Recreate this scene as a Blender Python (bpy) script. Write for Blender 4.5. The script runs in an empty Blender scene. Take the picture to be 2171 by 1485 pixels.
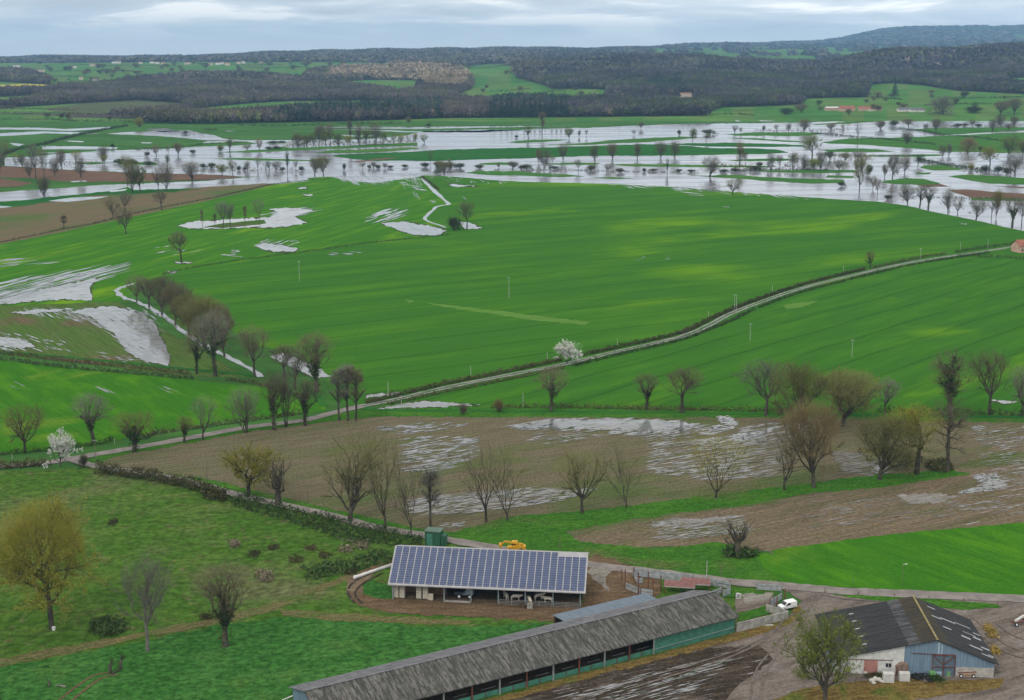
import bpy, math, random
import numpy as np
from mathutils import Vector, Matrix
R = math.radians
# ------------------------------------------------------------------ camera, sky, sun, exposure
SC = bpy.context.scene
COL = SC.collection
CAM_H = 122.0
PITCH = math.atan(647.5 / 2895.0)
cam_data = bpy.data.cameras.new('camera')
cam_data.lens = 48.0
cam_data.sensor_width = 36.0
cam_data.clip_start = 1.0
cam_data.clip_end = 60000.0
cam = bpy.data.objects.new('camera', cam_data)
COL.objects.link(cam)
cam.location = (0, 0, CAM_H)
cam.rotation_euler = (math.pi / 2 - PITCH, 0, 0)
SC.camera = cam
SC.view_settings.view_transform = 'Standard'
SC.view_settings.look = 'None'
SC.view_settings.exposure = 0.3
SC.view_settings.gamma = 1.0
SC.cycles.max_bounces = 6
SC.cycles.diffuse_bounces = 2
SC.cycles.glossy_bounces = 3
SC.cycles.transparent_max_bounces = 8
SC.cycles.volume_bounces = 0
SUN_EL, SUN_AZ = R(48), R(215)          # azimuth measured clockwise from +Y

world = bpy.data.worlds.new("World")
SC.world = world
world.use_nodes = True
wn, wl = world.node_tree.nodes, world.node_tree.links
wn.clear()


def nnode(nodes, t, **kw):
    n = nodes.new(t)
    for k, v in kw.items():
        if k.startswith('i_'):
            key = k[2:]
            key = int(key) if key.isdigit() else key.replace('_', ' ')
            n.inputs[key].default_value = v
        else:
            setattr(n, k, v)
    return n


def ramp(nodes, stops):
    r = nodes.new('ShaderNodeValToRGB')
    el = r.color_ramp.elements
    while len(el) < len(stops):
        el.new(0.5)
    for e, (p, c) in zip(el, stops):
        e.position = p
        e.color = (*c, 1) if len(c) == 3 else c
    return r


sky = nnode(wn, 'ShaderNodeTexSky', sky_type='NISHITA', sun_disc=False, sun_elevation=SUN_EL, sun_rotation=SUN_AZ, air_density=1.0, dust_density=2.0)
tc = wn.new('ShaderNodeTexCoord')
mp = wn.new('ShaderNodeMapping')
mp.inputs['Scale'].default_value = (8.5, 8.5, 72.0)
mp.inputs['Location'].default_value = (0.7, 0.2, 0.35)
wl.new(tc.outputs['Generated'], mp.inputs['Vector'])
cn = nnode(wn, 'ShaderNodeTexNoise', i_Scale=1.0, i_Detail=8.0, i_Roughness=0.58, i_Distortion=0.5)
wl.new(mp.outputs['Vector'], cn.inputs['Vector'])
cr = ramp(wn, [(0.32, (4.9, 5.5, 6.3)), (0.44, (5.8, 6.6, 7.4)), (0.53, (7.0, 7.7, 8.3)), (0.62, (10.2, 10.3, 10.2))])
wl.new(cn.outputs['Fac'], cr.inputs['Fac'])
# the overcast lightens from the band above the horizon up to the zenith
sx = wn.new('ShaderNodeSeparateXYZ')
wl.new(tc.outputs['Generated'], sx.inputs['Vector'])
el_map = nnode(wn, 'ShaderNodeMapRange', i_1=0.0, i_2=0.034, i_3=0.0, i_4=1.0)
wl.new(sx.outputs['Z'], el_map.inputs[0])
horizon = ramp(wn, [(0.0, (7.6, 8.0, 8.2)), (0.45, (6.2, 7.2, 7.9)), (1.0, (5.8, 6.9, 8.0))])
wl.new(el_map.outputs[0], horizon.inputs['Fac'])
cf = ramp(wn, [(0.0, (0.10,) * 3), (0.3, (0.5,) * 3), (0.65, (1.0,) * 3)])
wl.new(el_map.outputs[0], cf.inputs['Fac'])
cm = nnode(wn, 'ShaderNodeMix', data_type='RGBA')
wl.new(cf.outputs['Color'], cm.inputs['Factor'])
wl.new(horizon.outputs['Color'], cm.inputs['A'])
wl.new(cr.outputs['Color'], cm.inputs['B'])
zen_map = nnode(wn, 'ShaderNodeMapRange', i_1=0.05, i_2=0.5, i_3=0.0, i_4=1.0)
wl.new(sx.outputs['Z'], zen_map.inputs[0])
cz = nnode(wn, 'ShaderNodeMix', data_type='RGBA')
wl.new(zen_map.outputs[0], cz.inputs['Factor'])
wl.new(cm.outputs['Result'], cz.inputs['A'])
cz.inputs['B'].default_value = (9.2, 9.0, 8.6, 1)
mx = nnode(wn, 'ShaderNodeMix', data_type='RGBA')
mx.inputs['Factor'].default_value = 0.9
wl.new(sky.outputs['Color'], mx.inputs['A'])
ax = nnode(wn, 'ShaderNodeMapRange', i_1=-0.05, i_2=0.36, i_3=1.0, i_4=1.22)   # the cloud thins to the right
wl.new(sx.outputs['X'], ax.inputs[0])
av = wn.new('ShaderNodeVectorMath')
av.operation = 'SCALE'
wl.new(cz.outputs['Result'], av.inputs[0])
wl.new(ax.outputs[0], av.inputs['Scale'])
wl.new(av.outputs[0], mx.inputs['B'])
bg = wn.new('ShaderNodeBackground')
bg.inputs['Strength'].default_value = 0.1
wl.new(mx.outputs['Result'], bg.inputs['Color'])
wo = wn.new('ShaderNodeOutputWorld')
wl.new(bg.outputs[0], wo.inputs['Surface'])

sun_d = bpy.data.lights.new('sun', 'SUN')
sun_d.energy = 1.0
sun_d.angle = R(12)
sun_d.color = (1.0, 0.95, 0.86)
sun = bpy.data.objects.new('sun', sun_d)
COL.objects.link(sun)
sdir = Vector((math.sin(SUN_AZ) * math.cos(SUN_EL), math.cos(SUN_AZ) * math.cos(SUN_EL), math.sin(SUN_EL)))
sun.rotation_euler = sdir.to_track_quat('Z', 'Y').to_euler()
sun.location = (0, -50, 300)

# ------------------------------------------------------------------ survey: from a sight line to a place on the land
FPX, CX, CY = 2895.0, 1085.5, 742.5
ct, st = math.cos(PITCH), math.sin(PITCH)


def ray(px, py):
    a = (np.asarray(px, float) - CX) / FPX
    b = (CY - np.asarray(py, float)) / FPX
    return a, ct + b * st, -st + b * ct


def project(X, Y, Z):
    d = np.asarray(Z, float) - CAM_H
    depth = Y * ct - d * st
    up = Y * st + d * ct
    return CX + FPX * X / depth, CY - FPX * up / depth


def flat_row(Y):
    return project(0.0, Y, 0.0)[1]


Y0 = 2250.0
GY = np.array([2000.0, Y0, 2500, 2900, 3300, 3800, 4500, 5500, 7000, 9000, 12000, 16000, 17500])
PXC = np.array([-1200, 0, 350, 700, 1000, 1150, 1300, 1500, 1700, 1950, 2171, 3400], float)
f0, f1 = flat_row(2000.0), flat_row(Y0)
ROWS = np.array([
    [f0, f1, 243, 222, 200, 180, 160, 143, 133, 127, 132, 134, 135],
    [f0, f1, 243, 222, 200, 181, 161, 144, 134, 127, 132, 134, 135],
    [f0, f1, 245, 226, 204, 182, 160, 143, 132, 124, 130, 134, 135],
    [f0, f1, 247, 229, 208, 185, 162, 143, 125, 113, 121, 128, 130],
    [f0, f1, 246, 228, 204, 178, 156, 139, 120, 108, 116, 122, 126],
    [f0, f1, 245, 224, 198, 170, 142, 131, 119, 107, 112, 118, 122],
    [f0, f1, 243, 220, 192, 162, 128, 131, 119, 108, 110, 116, 120],
    [f0, f1, 238, 216, 190, 164, 134, 138, 120, 107, 99, 102, 110],
    [f0, f1, 236, 214, 192, 168, 141, 144, 122, 108, 99, 92, 100],
    [f0, f1, 232, 210, 188, 158, 114, 124, 114, 106, 97, 60, 68],
    [f0, f1, 232, 210, 188, 152, 105, 118, 111, 103, 92, 58, 66],
    [f0, f1, 232, 210, 188, 152, 105, 118, 111, 103, 92, 60, 66]])


def _ease(t):
    return t


def row_at(px, Y):
    px = np.clip(np.asarray(px, float), PXC[0], PXC[-1] - 1e-3)
    Y = np.clip(np.asarray(Y, float), GY[0], GY[-1] - 1e-3)
    px, Y = np.broadcast_arrays(px, Y)
    i = np.clip(np.searchsorted(PXC, px, side='right') - 1, 0, len(PXC) - 2)
    j = np.clip(np.searchsorted(GY, Y, side='right') - 1, 0, len(GY) - 2)
    u = (px - PXC[i]) / (PXC[i + 1] - PXC[i])
    u = u * u * (3 - 2 * u)
    v = (1 / GY[j] - 1 / Y) / (1 / GY[j] - 1 / GY[j + 1])
    # monotone-ish smoothing between the surveyed rows
    v2 = v * v * (3 - 2 * v)
    v = 0.6 * v + 0.4 * v2
    a = ROWS[i, j] * (1 - v) + ROWS[i, j + 1] * v
    b = ROWS[i + 1, j] * (1 - v) + ROWS[i + 1, j + 1] * v
    return a * (1 - u) + b * u


def undul(X, Y):
    return (np.sin(X * .0021 + Y * .0013) * np.sin(Y * .0017 - X * .0009) + .5 * np.sin(X * .0057 + 1.3) * np.sin(Y * .0049)
            + .3 * np.sin(X * .013 + Y * .004) * np.sin(Y * .011 + 2)
            + 2.2 * np.sin(X * .0085 + 1.5 * np.sin(Y * .002)) * np.sin(Y * .006 + X * .002 + 1))


def zt(X, Y):
    X, Y = np.broadcast_arrays(np.asarray(X, float), np.asarray(Y, float))
    z = np.zeros(X.shape)
    for _ in range(3):
        px = project(X, Y, z)[0]
        py = row_at(px, Y)
        a, b, c = ray(px, py)
        z = CAM_H + c * (Y / b)
    amp = np.clip((Y - Y0) / 1500, 0, 1) * np.clip(Y / 1500, 1, 4.5)
    return np.where(Y <= Y0, 0.0, z + undul(X, Y) * amp)


YS = np.concatenate([np.linspace(Y0, 4500, 260), np.linspace(4520, 17400, 300)])


def at(px, py, ymin=0.0):
    """the place on the land seen along a sight line"""
    a, b, c = ray(px, py)
    a, b, c = float(a), float(b), float(c)
    if c < -1e-6:
        t = -CAM_H / c
        if b * t <= Y0 and ymin <= 0:
            return Vector((a * t, b * t, 0.0))
    Ys = YS[YS >= ymin] if ymin > 0 else YS
    T = Ys / b
    zr = CAM_H + c * T
    zz = zt(a * T, Ys)
    hit = np.nonzero(zz >= zr)[0]
    k = hit[0] if len(hit) else int(np.argmin(zr - zz))
    if k > 0 and len(hit):
        d0, d1 = zr[k - 1] - zz[k - 1], zr[k] - zz[k]
        w = d0 / (d0 - d1 + 1e-9)
        Yh = Ys[k - 1] * (1 - w) + Ys[k] * w
    else:
        Yh = Ys[k]
    X = a * Yh / b
    return Vector((X, Yh, float(zt(X, Yh))))


def height_for(p, ty):
    """height of something standing at p whose top is seen at row ty"""
    a, b, c = ray(CX, ty)
    return CAM_H + float(c) * p.y / float(b) - p.z


def ppm(p):
    return FPX / (p.y * ct + (CAM_H - p.z) * st)


# ------------------------------------------------------------------ materials
MATS = {}


def newmat(name):
    m = bpy.data.materials.new(name)
    m.use_nodes = True
    nt = m.node_tree
    nt.nodes.clear()
    out = nt.nodes.new('ShaderNodeOutputMaterial')
    bs = nt.nodes.new('ShaderNodeBsdfPrincipled')
    nt.links.new(bs.outputs[0], out.inputs['Surface'])
    MATS[name] = m
    return m, nt.nodes, nt.links, bs, out


def mixc(nd, ln, fac, a, b, mode='MIX'):
    m = nnode(nd, 'ShaderNodeMix', data_type='RGBA', blend_type=mode)
    for k, v in (('Factor', fac), ('A', a), ('B', b)):
        if isinstance(v, (int, float)):
            m.inputs[k].default_value = v
        elif isinstance(v, tuple):
            m.inputs[k].default_value = (*v, 1)
        else:
            ln.new(v, m.inputs[k])
    return m.outputs['Result']


def noise(nd, ln, vec, scale, detail=4.0, rough=0.55, dist=0.0):
    n = nnode(nd, 'ShaderNodeTexNoise', i_Scale=scale, i_Detail=detail, i_Roughness=rough, i_Distortion=dist)
    if vec is not None:
        ln.new(vec, n.inputs['Vector'])
    return n.outputs['Fac']


def step(nd, ln, src, lo, hi, a=0.0, b=1.0):
    m = nnode(nd, 'ShaderNodeMapRange', interpolation_type='SMOOTHSTEP', i_1=lo, i_2=hi, i_3=a, i_4=b)
    ln.new(src, m.inputs[0])
    return m.outputs[0]


def plain(name, col, rough=0.6, metal=0.0, var=0.25, scale=1.5, bump=0.0, spec=0.3, col2=None, wear=None, stretch=None):
    m, nd, ln, bs, out = newmat(name)
    t = nd.new('ShaderNodeTexCoord')
    v = t.outputs['Object']
    if stretch:
        mp = nd.new('ShaderNodeMapping')
        mp.inputs['Scale'].default_value = stretch
        ln.new(v, mp.inputs['Vector'])
        v = mp.outputs['Vector']
    n = noise(nd, ln, v, scale, 5)
    dark = col2 if col2 else tuple(c * (1 - var) for c in col)
    c = mixc(nd, ln, step(nd, ln, n, 0.35, 0.65), dark, tuple(min(1, x * (1 + var * .5)) for x in col))
    if wear:
        n2 = noise(nd, ln, v, scale * 3.1, 6, .65)
        c = mixc(nd, ln, step(nd, ln, n2, 0.55, 0.68), c, wear)
    ln.new(c, bs.inputs['Base Color'])
    bs.inputs['Roughness'].default_value = rough
    bs.inputs['Metallic'].default_value = metal
    bs.inputs['Specular IOR Level'].default_value = spec
    if bump:
        b = nd.new('ShaderNodeBump')
        b.inputs['Strength'].default_value = bump
        b.inputs['Distance'].default_value = 0.1
        ln.new(noise(nd, ln, v, scale * 6, 4), b.inputs['Height'])
        ln.new(b.outputs[0], bs.inputs['Normal'])
    return m


def dirvec(nd, ln, ang, sl, sw):
    """position turned so that x runs along the furrows, and scaled to 1/sl along and 1/sw across"""
    g = nd.new('ShaderNodeNewGeometry')
    mp = nd.new('ShaderNodeMapping')
    mp.vector_type = 'TEXTURE'
    mp.inputs['Rotation'].default_value = (0, 0, ang)
    mp.inputs['Scale'].default_value = (sl, sw, 10.0)
    ln.new(g.outputs['Position'], mp.inputs['Vector'])
    return mp.outputs['Vector']


def angle_px(p0, p1):
    a, b = at(*p0), at(*p1)
    return math.atan2(b.y - a.y, b.x - a.x)


def field(name, a, b, c=None, ang=0.0, L=60.0, W=8.0, cthr=(.55, .7), cs=.03, fine=.35, fsc=1.2, bthr=(.42, .66), rows=0.0, wet=None, bump=.35, d=None, grain=(22.0, 1.1)):
    """a: main colour, b: streak colour, c: patch colour, d: small tuft colour"""
    m, nd, ln, bs, out = newmat(name)
    v = dirvec(nd, ln, ang, L, W)
    pos = nd.new('ShaderNodeNewGeometry').outputs['Position']
    col = mixc(nd, ln, step(nd, ln, noise(nd, ln, v, 1.0, 5, .6), *bthr), a, b)
    if c:
        col = mixc(nd, ln, step(nd, ln, noise(nd, ln, dirvec(nd, ln, ang, L * .9, W * 2.6), .55, 4, .55, .4), *cthr), col, c)
    if d:
        col = mixc(nd, ln, step(nd, ln, noise(nd, ln, pos, cs * 12, 6, .7), .56, .66), col, d)
    f = step(nd, ln, noise(nd, ln, pos, fsc, 6, .7), .3, .7, 1 - fine, 1 + fine * .6)
    f2 = step(nd, ln, noise(nd, ln, dirvec(nd, ln, ang, *grain), 1.0, 4, .6), .3, .7, 1 - fine * .6, 1 + fine * .4)
    mul = nnode(nd, 'ShaderNodeMath', operation='MULTIPLY')
    ln.new(f, mul.inputs[0])
    ln.new(f2, mul.inputs[1])
    fac = mul.outputs[0]
    if rows:
        w = nnode(nd, 'ShaderNodeTexWave', i_Scale=0.314 / rows, i_Distortion=1.2, i_Detail=1.0, wave_type='BANDS', bands_direction='Y')
        ln.new(dirvec(nd, ln, ang, 1.0, 1.0), w.inputs['Vector'])
        mr = step(nd, ln, w.outputs['Fac'], 0.0, 0.05, .80, 1.0)
        m3 = nnode(nd, 'ShaderNodeMath', operation='MULTIPLY')
        ln.new(fac, m3.inputs[0])
        ln.new(mr, m3.inputs[1])
        fac = m3.outputs[0]
    cx = nd.new('ShaderNodeVectorMath')
    cx.operation = 'SCALE'
    ln.new(col, cx.inputs[0])
    ln.new(fac, cx.inputs['Scale'])
    ln.new(cx.outputs[0], bs.inputs['Base Color'])
    bs.inputs['Roughness'].default_value = 0.9
    bs.inputs['Specular IOR Level'].default_value = 0.0
    if wet:
        wn_ = step(nd, ln, noise(nd, ln, dirvec(nd, ln, ang, wet[0], wet[1]), 1.0, 6, .7), wet[2], wet[2] + .05)
        wb = nnode(nd, 'ShaderNodeBsdfPrincipled', i_Roughness=.12, i_IOR=1.33)
        wb.inputs['Base Color'].default_value = (*WATER_C, 1)
        ms = nd.new('ShaderNodeMixShader')
        ln.new(wn_, ms.inputs[0])
        ln.new(bs.outputs[0], ms.inputs[1])
        ln.new(wb.outputs[0], ms.inputs[2])
        ln.new(ms.outputs[0], out.inputs['Surface'])
    if bump:
        bp = nd.new('ShaderNodeBump')
        bp.inputs['Strength'].default_value = bump
        bp.inputs['Distance'].default_value = .5
        ln.new(noise(nd, ln, pos, 1.7, 5, .65), bp.inputs['Height'])
        ln.new(bp.outputs[0], bs.inputs['Normal'])
    return m


WATER_C = (0.36, 0.35, 0.37)


def water_mat(name, col, rough=.1, deep=None, blades=(.06, .12, .03)):
    m, nd, ln, bs, out = newmat(name)
    pos = nd.new('ShaderNodeNewGeometry').outputs['Position']
    v = dirvec(nd, ln, .05, 90, 14)
    c = mixc(nd, ln, step(nd, ln, noise(nd, ln, v, 1.0, 5, .6), .35, .7), tuple(x * .8 for x in col), col)
    if deep:
        c = mixc(nd, ln, step(nd, ln, noise(nd, ln, dirvec(nd, ln, -.1, 30, 6), 1.0, 5, .6), .45, .7), c, deep)
    ln.new(c, bs.inputs['Base Color'])
    rr = step(nd, ln, noise(nd, ln, dirvec(nd, ln, .1, 160, 25), 1.0, 4), .35, .65, rough * .6, rough * 2.2)
    ln.new(rr, bs.inputs['Roughness'])
    bs.inputs['IOR'].default_value = 1.42 if deep else 1.33
    if deep:        # grass and clods standing out of shallow water
        gb = nnode(nd, 'ShaderNodeBsdfDiffuse')
        gb.inputs['Color'].default_value = (*blades, 1)
        ms = nd.new('ShaderNodeMixShader')
        ln.new(step(nd, ln, noise(nd, ln, dirvec(nd, ln, .25, 9, 1.3), 1.0, 6, .75), .55, .63), ms.inputs[0])
        ln.new(bs.outputs[0], ms.inputs[1])
        ln.new(gb.outputs[0], ms.inputs[2])
        ln.new(ms.outputs[0], out.inputs['Surface'])
    bp = nd.new('ShaderNodeBump')
    bp.inputs['Strength'].default_value = .12
    bp.inputs['Distance'].default_value = .05
    ln.new(noise(nd, ln, dirvec(nd, ln, .3, 1.6, .8), 1.0, 3), bp.inputs['Height'])
    ln.new(bp.outputs[0], bs.inputs['Normal'])
    return m


# ------------------------------------------------------------------ objects
random.seed(4)
RNG = np.random.default_rng(11)


def link(name, mesh, mats=(), parent=None, loc=None):
    o = bpy.data.objects.new(name, mesh)
    COL.objects.link(o)
    for m in mats:
        if m is not None and m.name not in [x.name for x in mesh.materials if x]:
            mesh.materials.append(m)
    if parent:
        o.parent = parent
    if loc is not None:
        o.location = loc
    return o


def mesh_np(name, V, F):
    """V (n,3), F (m,k) with k constant"""
    me = bpy.data.meshes.new(name)
    V = np.ascontiguousarray(V, dtype=np.float32)
    F = np.ascontiguousarray(F, dtype=np.int32)
    k = F.shape[1]
    me.vertices.add(len(V))
    me.vertices.foreach_set('co', V.ravel())
    me.loops.add(F.size)
    me.loops.foreach_set('vertex_index', F.ravel())
    me.polygons.add(len(F))
    me.polygons.foreach_set('loop_start', np.arange(0, F.size, k, dtype=np.int32))
    me.update(calc_edges=True)
    return me


def col_attr(me, C):
    at_ = me.attributes.new('cover', 'FLOAT_COLOR', 'POINT')
    C4 = np.ones((len(C), 4), np.float32)
    C4[:, :3] = C
    at_.data.foreach_set('color', C4.ravel())


def tag(o, label, cat=None, group=None, kind=None):
    if label:
        o['label'] = label
    if cat:
        o['category'] = cat
    if group:
        o['group'] = group
    if kind:
        o['kind'] = kind
    return o


def thing(name, label, cat, loc, rz=0.0, group=None):
    o = bpy.data.objects.new(name, None)
    o.empty_display_size = 0.5
    COL.objects.link(o)
    o.location = loc
    o.rotation_euler = (0, 0, rz)
    return tag(o, label, cat, group)


class MB:
    def __init__(s):
        s.v, s.f = [], []

    def quad(s, *p):
        n = len(s.v)
        s.v += [tuple(q) for q in p]
        s.f.append(tuple(range(n, n + len(p))))
        return s

    def box(s, x0, x1, y0, y1, z0, z1, M=None):
        n = len(s.v)
        P = [(x, y, z) for z in (z0, z1) for y in (y0, y1) for x in (x0, x1)]
        if M is not None:
            P = [tuple(M @ Vector(p)) for p in P]
        s.v += P
        s.f += [tuple(n + i for i in q) for q in ((0, 2, 3, 1), (4, 5, 7, 6), (0, 1, 5, 4), (2, 6, 7, 3), (0, 4, 6, 2), (1, 3, 7, 5))]
        return s

    def bar(s, a, b, w, h=None):
        """square bar from a to b"""
        a, b = Vector(a), Vector(b)
        d = b - a
        L = d.length
        q = d.to_track_quat('X', 'Z').to_matrix().to_4x4()
        M = Matrix.Translation(a) @ q
        h = h or w
        return s.box(0, L, -w / 2, w / 2, -h / 2, h / 2, M)

    def tube(s, a, b, r0, r1=None, k=6, cap=True):
        a, b = Vector(a), Vector(b)
        r1 = r0 if r1 is None else r1
        d = (b - a).normalized()
        u = d.orthogonal().normalized()
        w = d.cross(u)
        n = len(s.v)
        for P, r in ((a, r0), (b, r1)):
            for i in range(k):
                t = 2 * math.pi * i / k
                s.v.append(tuple(P + u * (r * math.cos(t)) + w * (r * math.sin(t))))
        for i in range(k):
            j = (i + 1) % k
            s.f.append((n + i, n + j, n + k + j, n + k + i))
        if cap:
            s.f.append(tuple(n + k + i for i in range(k)))
            s.f.append(tuple(n + k - 1 - i for i in range(k)))
        return s

    def prism(s, prof, x0, x1, axis='x'):
        """closed profile of (a, z) pairs extruded along x (a=y) or y (a=x)"""
        n = len(s.v)
        k = len(prof)
        for e in (x0, x1):
            for a, z in prof:
                s.v.append((e, a, z) if axis == 'x' else (a, e, z))
        for i in range(k):
            j = (i + 1) % k
            s.f.append((n + i, n + j, n + k + j, n + k + i))
        s.f.append(tuple(n + i for i in range(k))[::-1])
        s.f.append(tuple(n + k + i for i in range(k)))
        return s

    def ico(s, c, r, sc=(1, 1, 1), jit=0.0):
        t = (1 + 5 ** .5) / 2
        P = [(-1, t, 0), (1, t, 0), (-1, -t, 0), (1, -t, 0), (0, -1, t), (0, 1, t), (0, -1, -t), (0, 1, -t), (t, 0, -1), (t, 0, 1), (-t, 0, -1), (-t, 0, 1)]
        F = [(0, 11, 5), (0, 5, 1), (0, 1, 7), (0, 7, 10), (0, 10, 11), (1, 5, 9), (5, 11, 4), (11, 10, 2), (10, 7, 6), (7, 1, 8), (3, 9, 4), (3, 4, 2), (3, 2, 6), (3, 6, 8), (3, 8, 9), (4, 9, 5), (2, 4, 11), (6, 2, 10), (8, 6, 7), (9, 8, 1)]
        n = len(s.v)
        q = 1 / math.sqrt(1 + t * t)
        for p in P:
            j = 1 + random.uniform(-jit, jit)
            s.v.append(tuple(c[i] + p[i] * q * r * sc[i] * j for i in range(3)))
        s.f += [tuple(n + i for i in f) for f in F]
        return s

    def build(s, name, mat, parent=None, smooth=False, bevel=0.0, loc=None):
        me = bpy.data.meshes.new(name)
        me.from_pydata([tuple(map(float, p)) for p in s.v], [], s.f)
        me.update()
        o = link(name, me, [mat], parent, loc)
        if smooth:
            me.polygons.foreach_set('use_smooth', [True] * len(me.polygons))
        if bevel:
            bm = o.modifiers.new('bevel', 'BEVEL')
            bm.width = bevel
            bm.segments = 2
            bm.limit_method = 'ANGLE'
        return o


def wob(pts, amp, stepx=7.0, closed=True, rng=None):
    """ragged edge: displaced square to itself by smooth noise, so it never crosses itself"""
    rng = rng or RNG
    out = []
    n = len(pts)
    last = 0.0
    for i in range(n if closed else n - 1):
        a, b = np.array(pts[i], float), np.array(pts[(i + 1) % n], float)
        L = np.linalg.norm(b - a)
        near = (-60 < a[0] < 2250) or (-60 < b[0] < 2250)
        k = max(1, int(L / stepx)) if near else 1
        nv = np.array([-(b - a)[1], (b - a)[0]]) / (L + 1e-6)
        for j in range(k):
            p = a + (b - a) * j / k
            if k > 2 and 0 < j:
                last = .45 * last + rng.normal() * .8
                w = min(j, k - j, 3) / 3.0
                d = nv * max(-2.2, min(2.2, last)) * amp * w
                d[0] *= 1.6
                p = p + d
            out.append((p[0], p[1]))
    return out


def smooth_line(pts, k=6):
    """Catmull-Rom through pixel points"""
    P = [np.array(p, float) for p in pts]
    P = [2 * P[0] - P[1]] + P + [2 * P[-1] - P[-2]]
    out = []
    for i in range(1, len(P) - 2):
        for j in range(k):
            t = j / k
            out.append(tuple(.5 * ((2 * P[i]) + (-P[i - 1] + P[i + 1]) * t + (2 * P[i - 1] - 5 * P[i] + 4 * P[i + 1] - P[i + 2]) * t * t + (-P[i - 1] + 3 * P[i] - 3 * P[i + 1] + P[i + 2]) * t ** 3)))
    out.append(tuple(P[-2]))
    return out


def swell(pl, g):
    """the polygon grown outward by about g pixels"""
    P = np.array(pl, float)
    a = .5 * np.sum(P[:, 0] * np.roll(P[:, 1], -1) - np.roll(P[:, 0], -1) * P[:, 1])
    out = []
    n = len(P)
    for i in range(n):
        e1, e2 = P[i] - P[i - 1], P[(i + 1) % n] - P[i]
        nv = np.array([e1[1], -e1[0]]) / (np.linalg.norm(e1) + 1e-6) + np.array([e2[1], -e2[0]]) / (np.linalg.norm(e2) + 1e-6)
        nv = nv / (np.linalg.norm(nv) + 1e-6) * (1 if a > 0 else -1)
        out.append(tuple(P[i] + nv * g * np.array([2.2, 1.0])))
    return out


def sheet(name, polys, z, mat, amp=.6, stepx=7.0):
    """flat pieces of land cover lying on the valley floor"""
    me = bpy.data.meshes.new(name)
    V, F = [], []
    for pl in polys:
        q = wob(pl, amp, stepx) if amp else pl
        n = len(V)
        for p in q:
            w = at(p[0], max(p[1], 262 if amp else p[1]) if False else p[1])
            V.append((w.x, w.y, z))
        F.append(tuple(range(n, n + len(q))))
    me.from_pydata(V, [], F)
    me.update()
    o = link(name, me, [mat])
    return tag(o, None, kind='structure')


def ribbon(name, pts, width, z, mat, jitter=.12, k=8, w2=None):
    line = [at(*p) for p in smooth_line(pts, k)]
    V, F = [], []
    n = len(line)
    for i, p in enumerate(line):
        d = (line[min(i + 1, n - 1)] - line[max(i - 1, 0)])
        d.z = 0
        d.normalize()
        s = Vector((-d.y, d.x, 0))
        w = width + ((w2 - width) * i / (n - 1) if w2 else 0)
        a = p + s * (w / 2 * (1 + random.uniform(-jitter, jitter)))
        b = p - s * (w / 2 * (1 + random.uniform(-jitter, jitter)))
        V += [(a.x, a.y, z + p.z), (b.x, b.y, z + p.z)]
    for i in range(n - 1):
        F.append((2 * i, 2 * i + 1, 2 * i + 3, 2 * i + 2))
    me = bpy.data.meshes.new(name)
    me.from_pydata(V, [], F)
    me.update()
    return tag(link(name, me, [mat]), None, kind='structure')


def inside(px, py, poly):
    px, py = np.asarray(px, float), np.asarray(py, float)
    r = np.zeros(px.shape, bool)
    n = len(poly)
    for i in range(n):
        x1, y1 = poly[i]
        x2, y2 = poly[(i + 1) % n]
        if y1 == y2:
            continue
        c = ((y1 > py) != (y2 > py)) & (px < (x2 - x1) * (py - y1) / (y2 - y1) + x1)
        r ^= c
    return r


def streaks(name, regions, z, mat):
    """shallow water lying in the furrows: (polygon, furrow from, furrow to, how many, length, thickness) per region"""
    V, F = [], []
    for poly, p0, p1, n, Ls, Ws in regions:
        a = np.array(poly, float)
        lo, hi = a.min(0), a.max(0)
        d = np.array(p1, float) - np.array(p0, float)
        d /= np.linalg.norm(d)
        k = 0
        tries = 0
        while k < n and tries < n * 30:
            tries += 1
            c = RNG.uniform(lo, hi)
            if not bool(inside(c[0], c[1], poly)):
                continue
            k += 1
            L = RNG.uniform(.35, 1.0) * Ls
            W = RNG.uniform(.4, 1.0) * Ws
            m = 7
            up, dn = [], []
            ph = RNG.uniform(0, 6)
            for i in range(m + 1):
                t = i / m
                prof = math.sin(math.pi * t) ** .6 * (1 + .5 * math.sin(ph + 9 * t)) + .05
                q = c + d * (t - .5) * L
                q = q + np.array([0, RNG.normal() * Ws * .15])
                up.append((q[0], q[1] - W * prof / 2))
                dn.append((q[0], q[1] + W * prof / 2))
            ring = up + dn[::-1]
            n0 = len(V)
            for q in ring:
                w = at(*q)
                V.append((w.x, w.y, z + (k % 7) * .003))
            m1 = m + 1
            for i in range(m):
                F.append((n0 + i, n0 + i + 1, n0 + 2 * m1 - 2 - i, n0 + 2 * m1 - 1 - i))
    me = bpy.data.meshes.new(name)
    me.from_pydata(V, [], F)
    me.update()
    return tag(link(name, me, [mat]), None, kind='structure')


def clumps(C, S, per=6, flat=1.0):
    """leafy clumps: a handful of random small faces round each centre"""
    C, S = np.asarray(C, float), np.asarray(S, float)
    N = len(C)
    off = RNG.normal(size=(N, per, 3)) * .5
    off[..., 2] *= flat
    cen = C[:, None, :] + off * S[:, None, None]
    tri = RNG.normal(size=(N, per, 3, 3)) * .42 * S[:, None, None, None]
    V = (cen[:, :, None, :] + tri).reshape(-1, 3)
    F = np.arange(len(V)).reshape(-1, 3)
    return V, F

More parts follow.
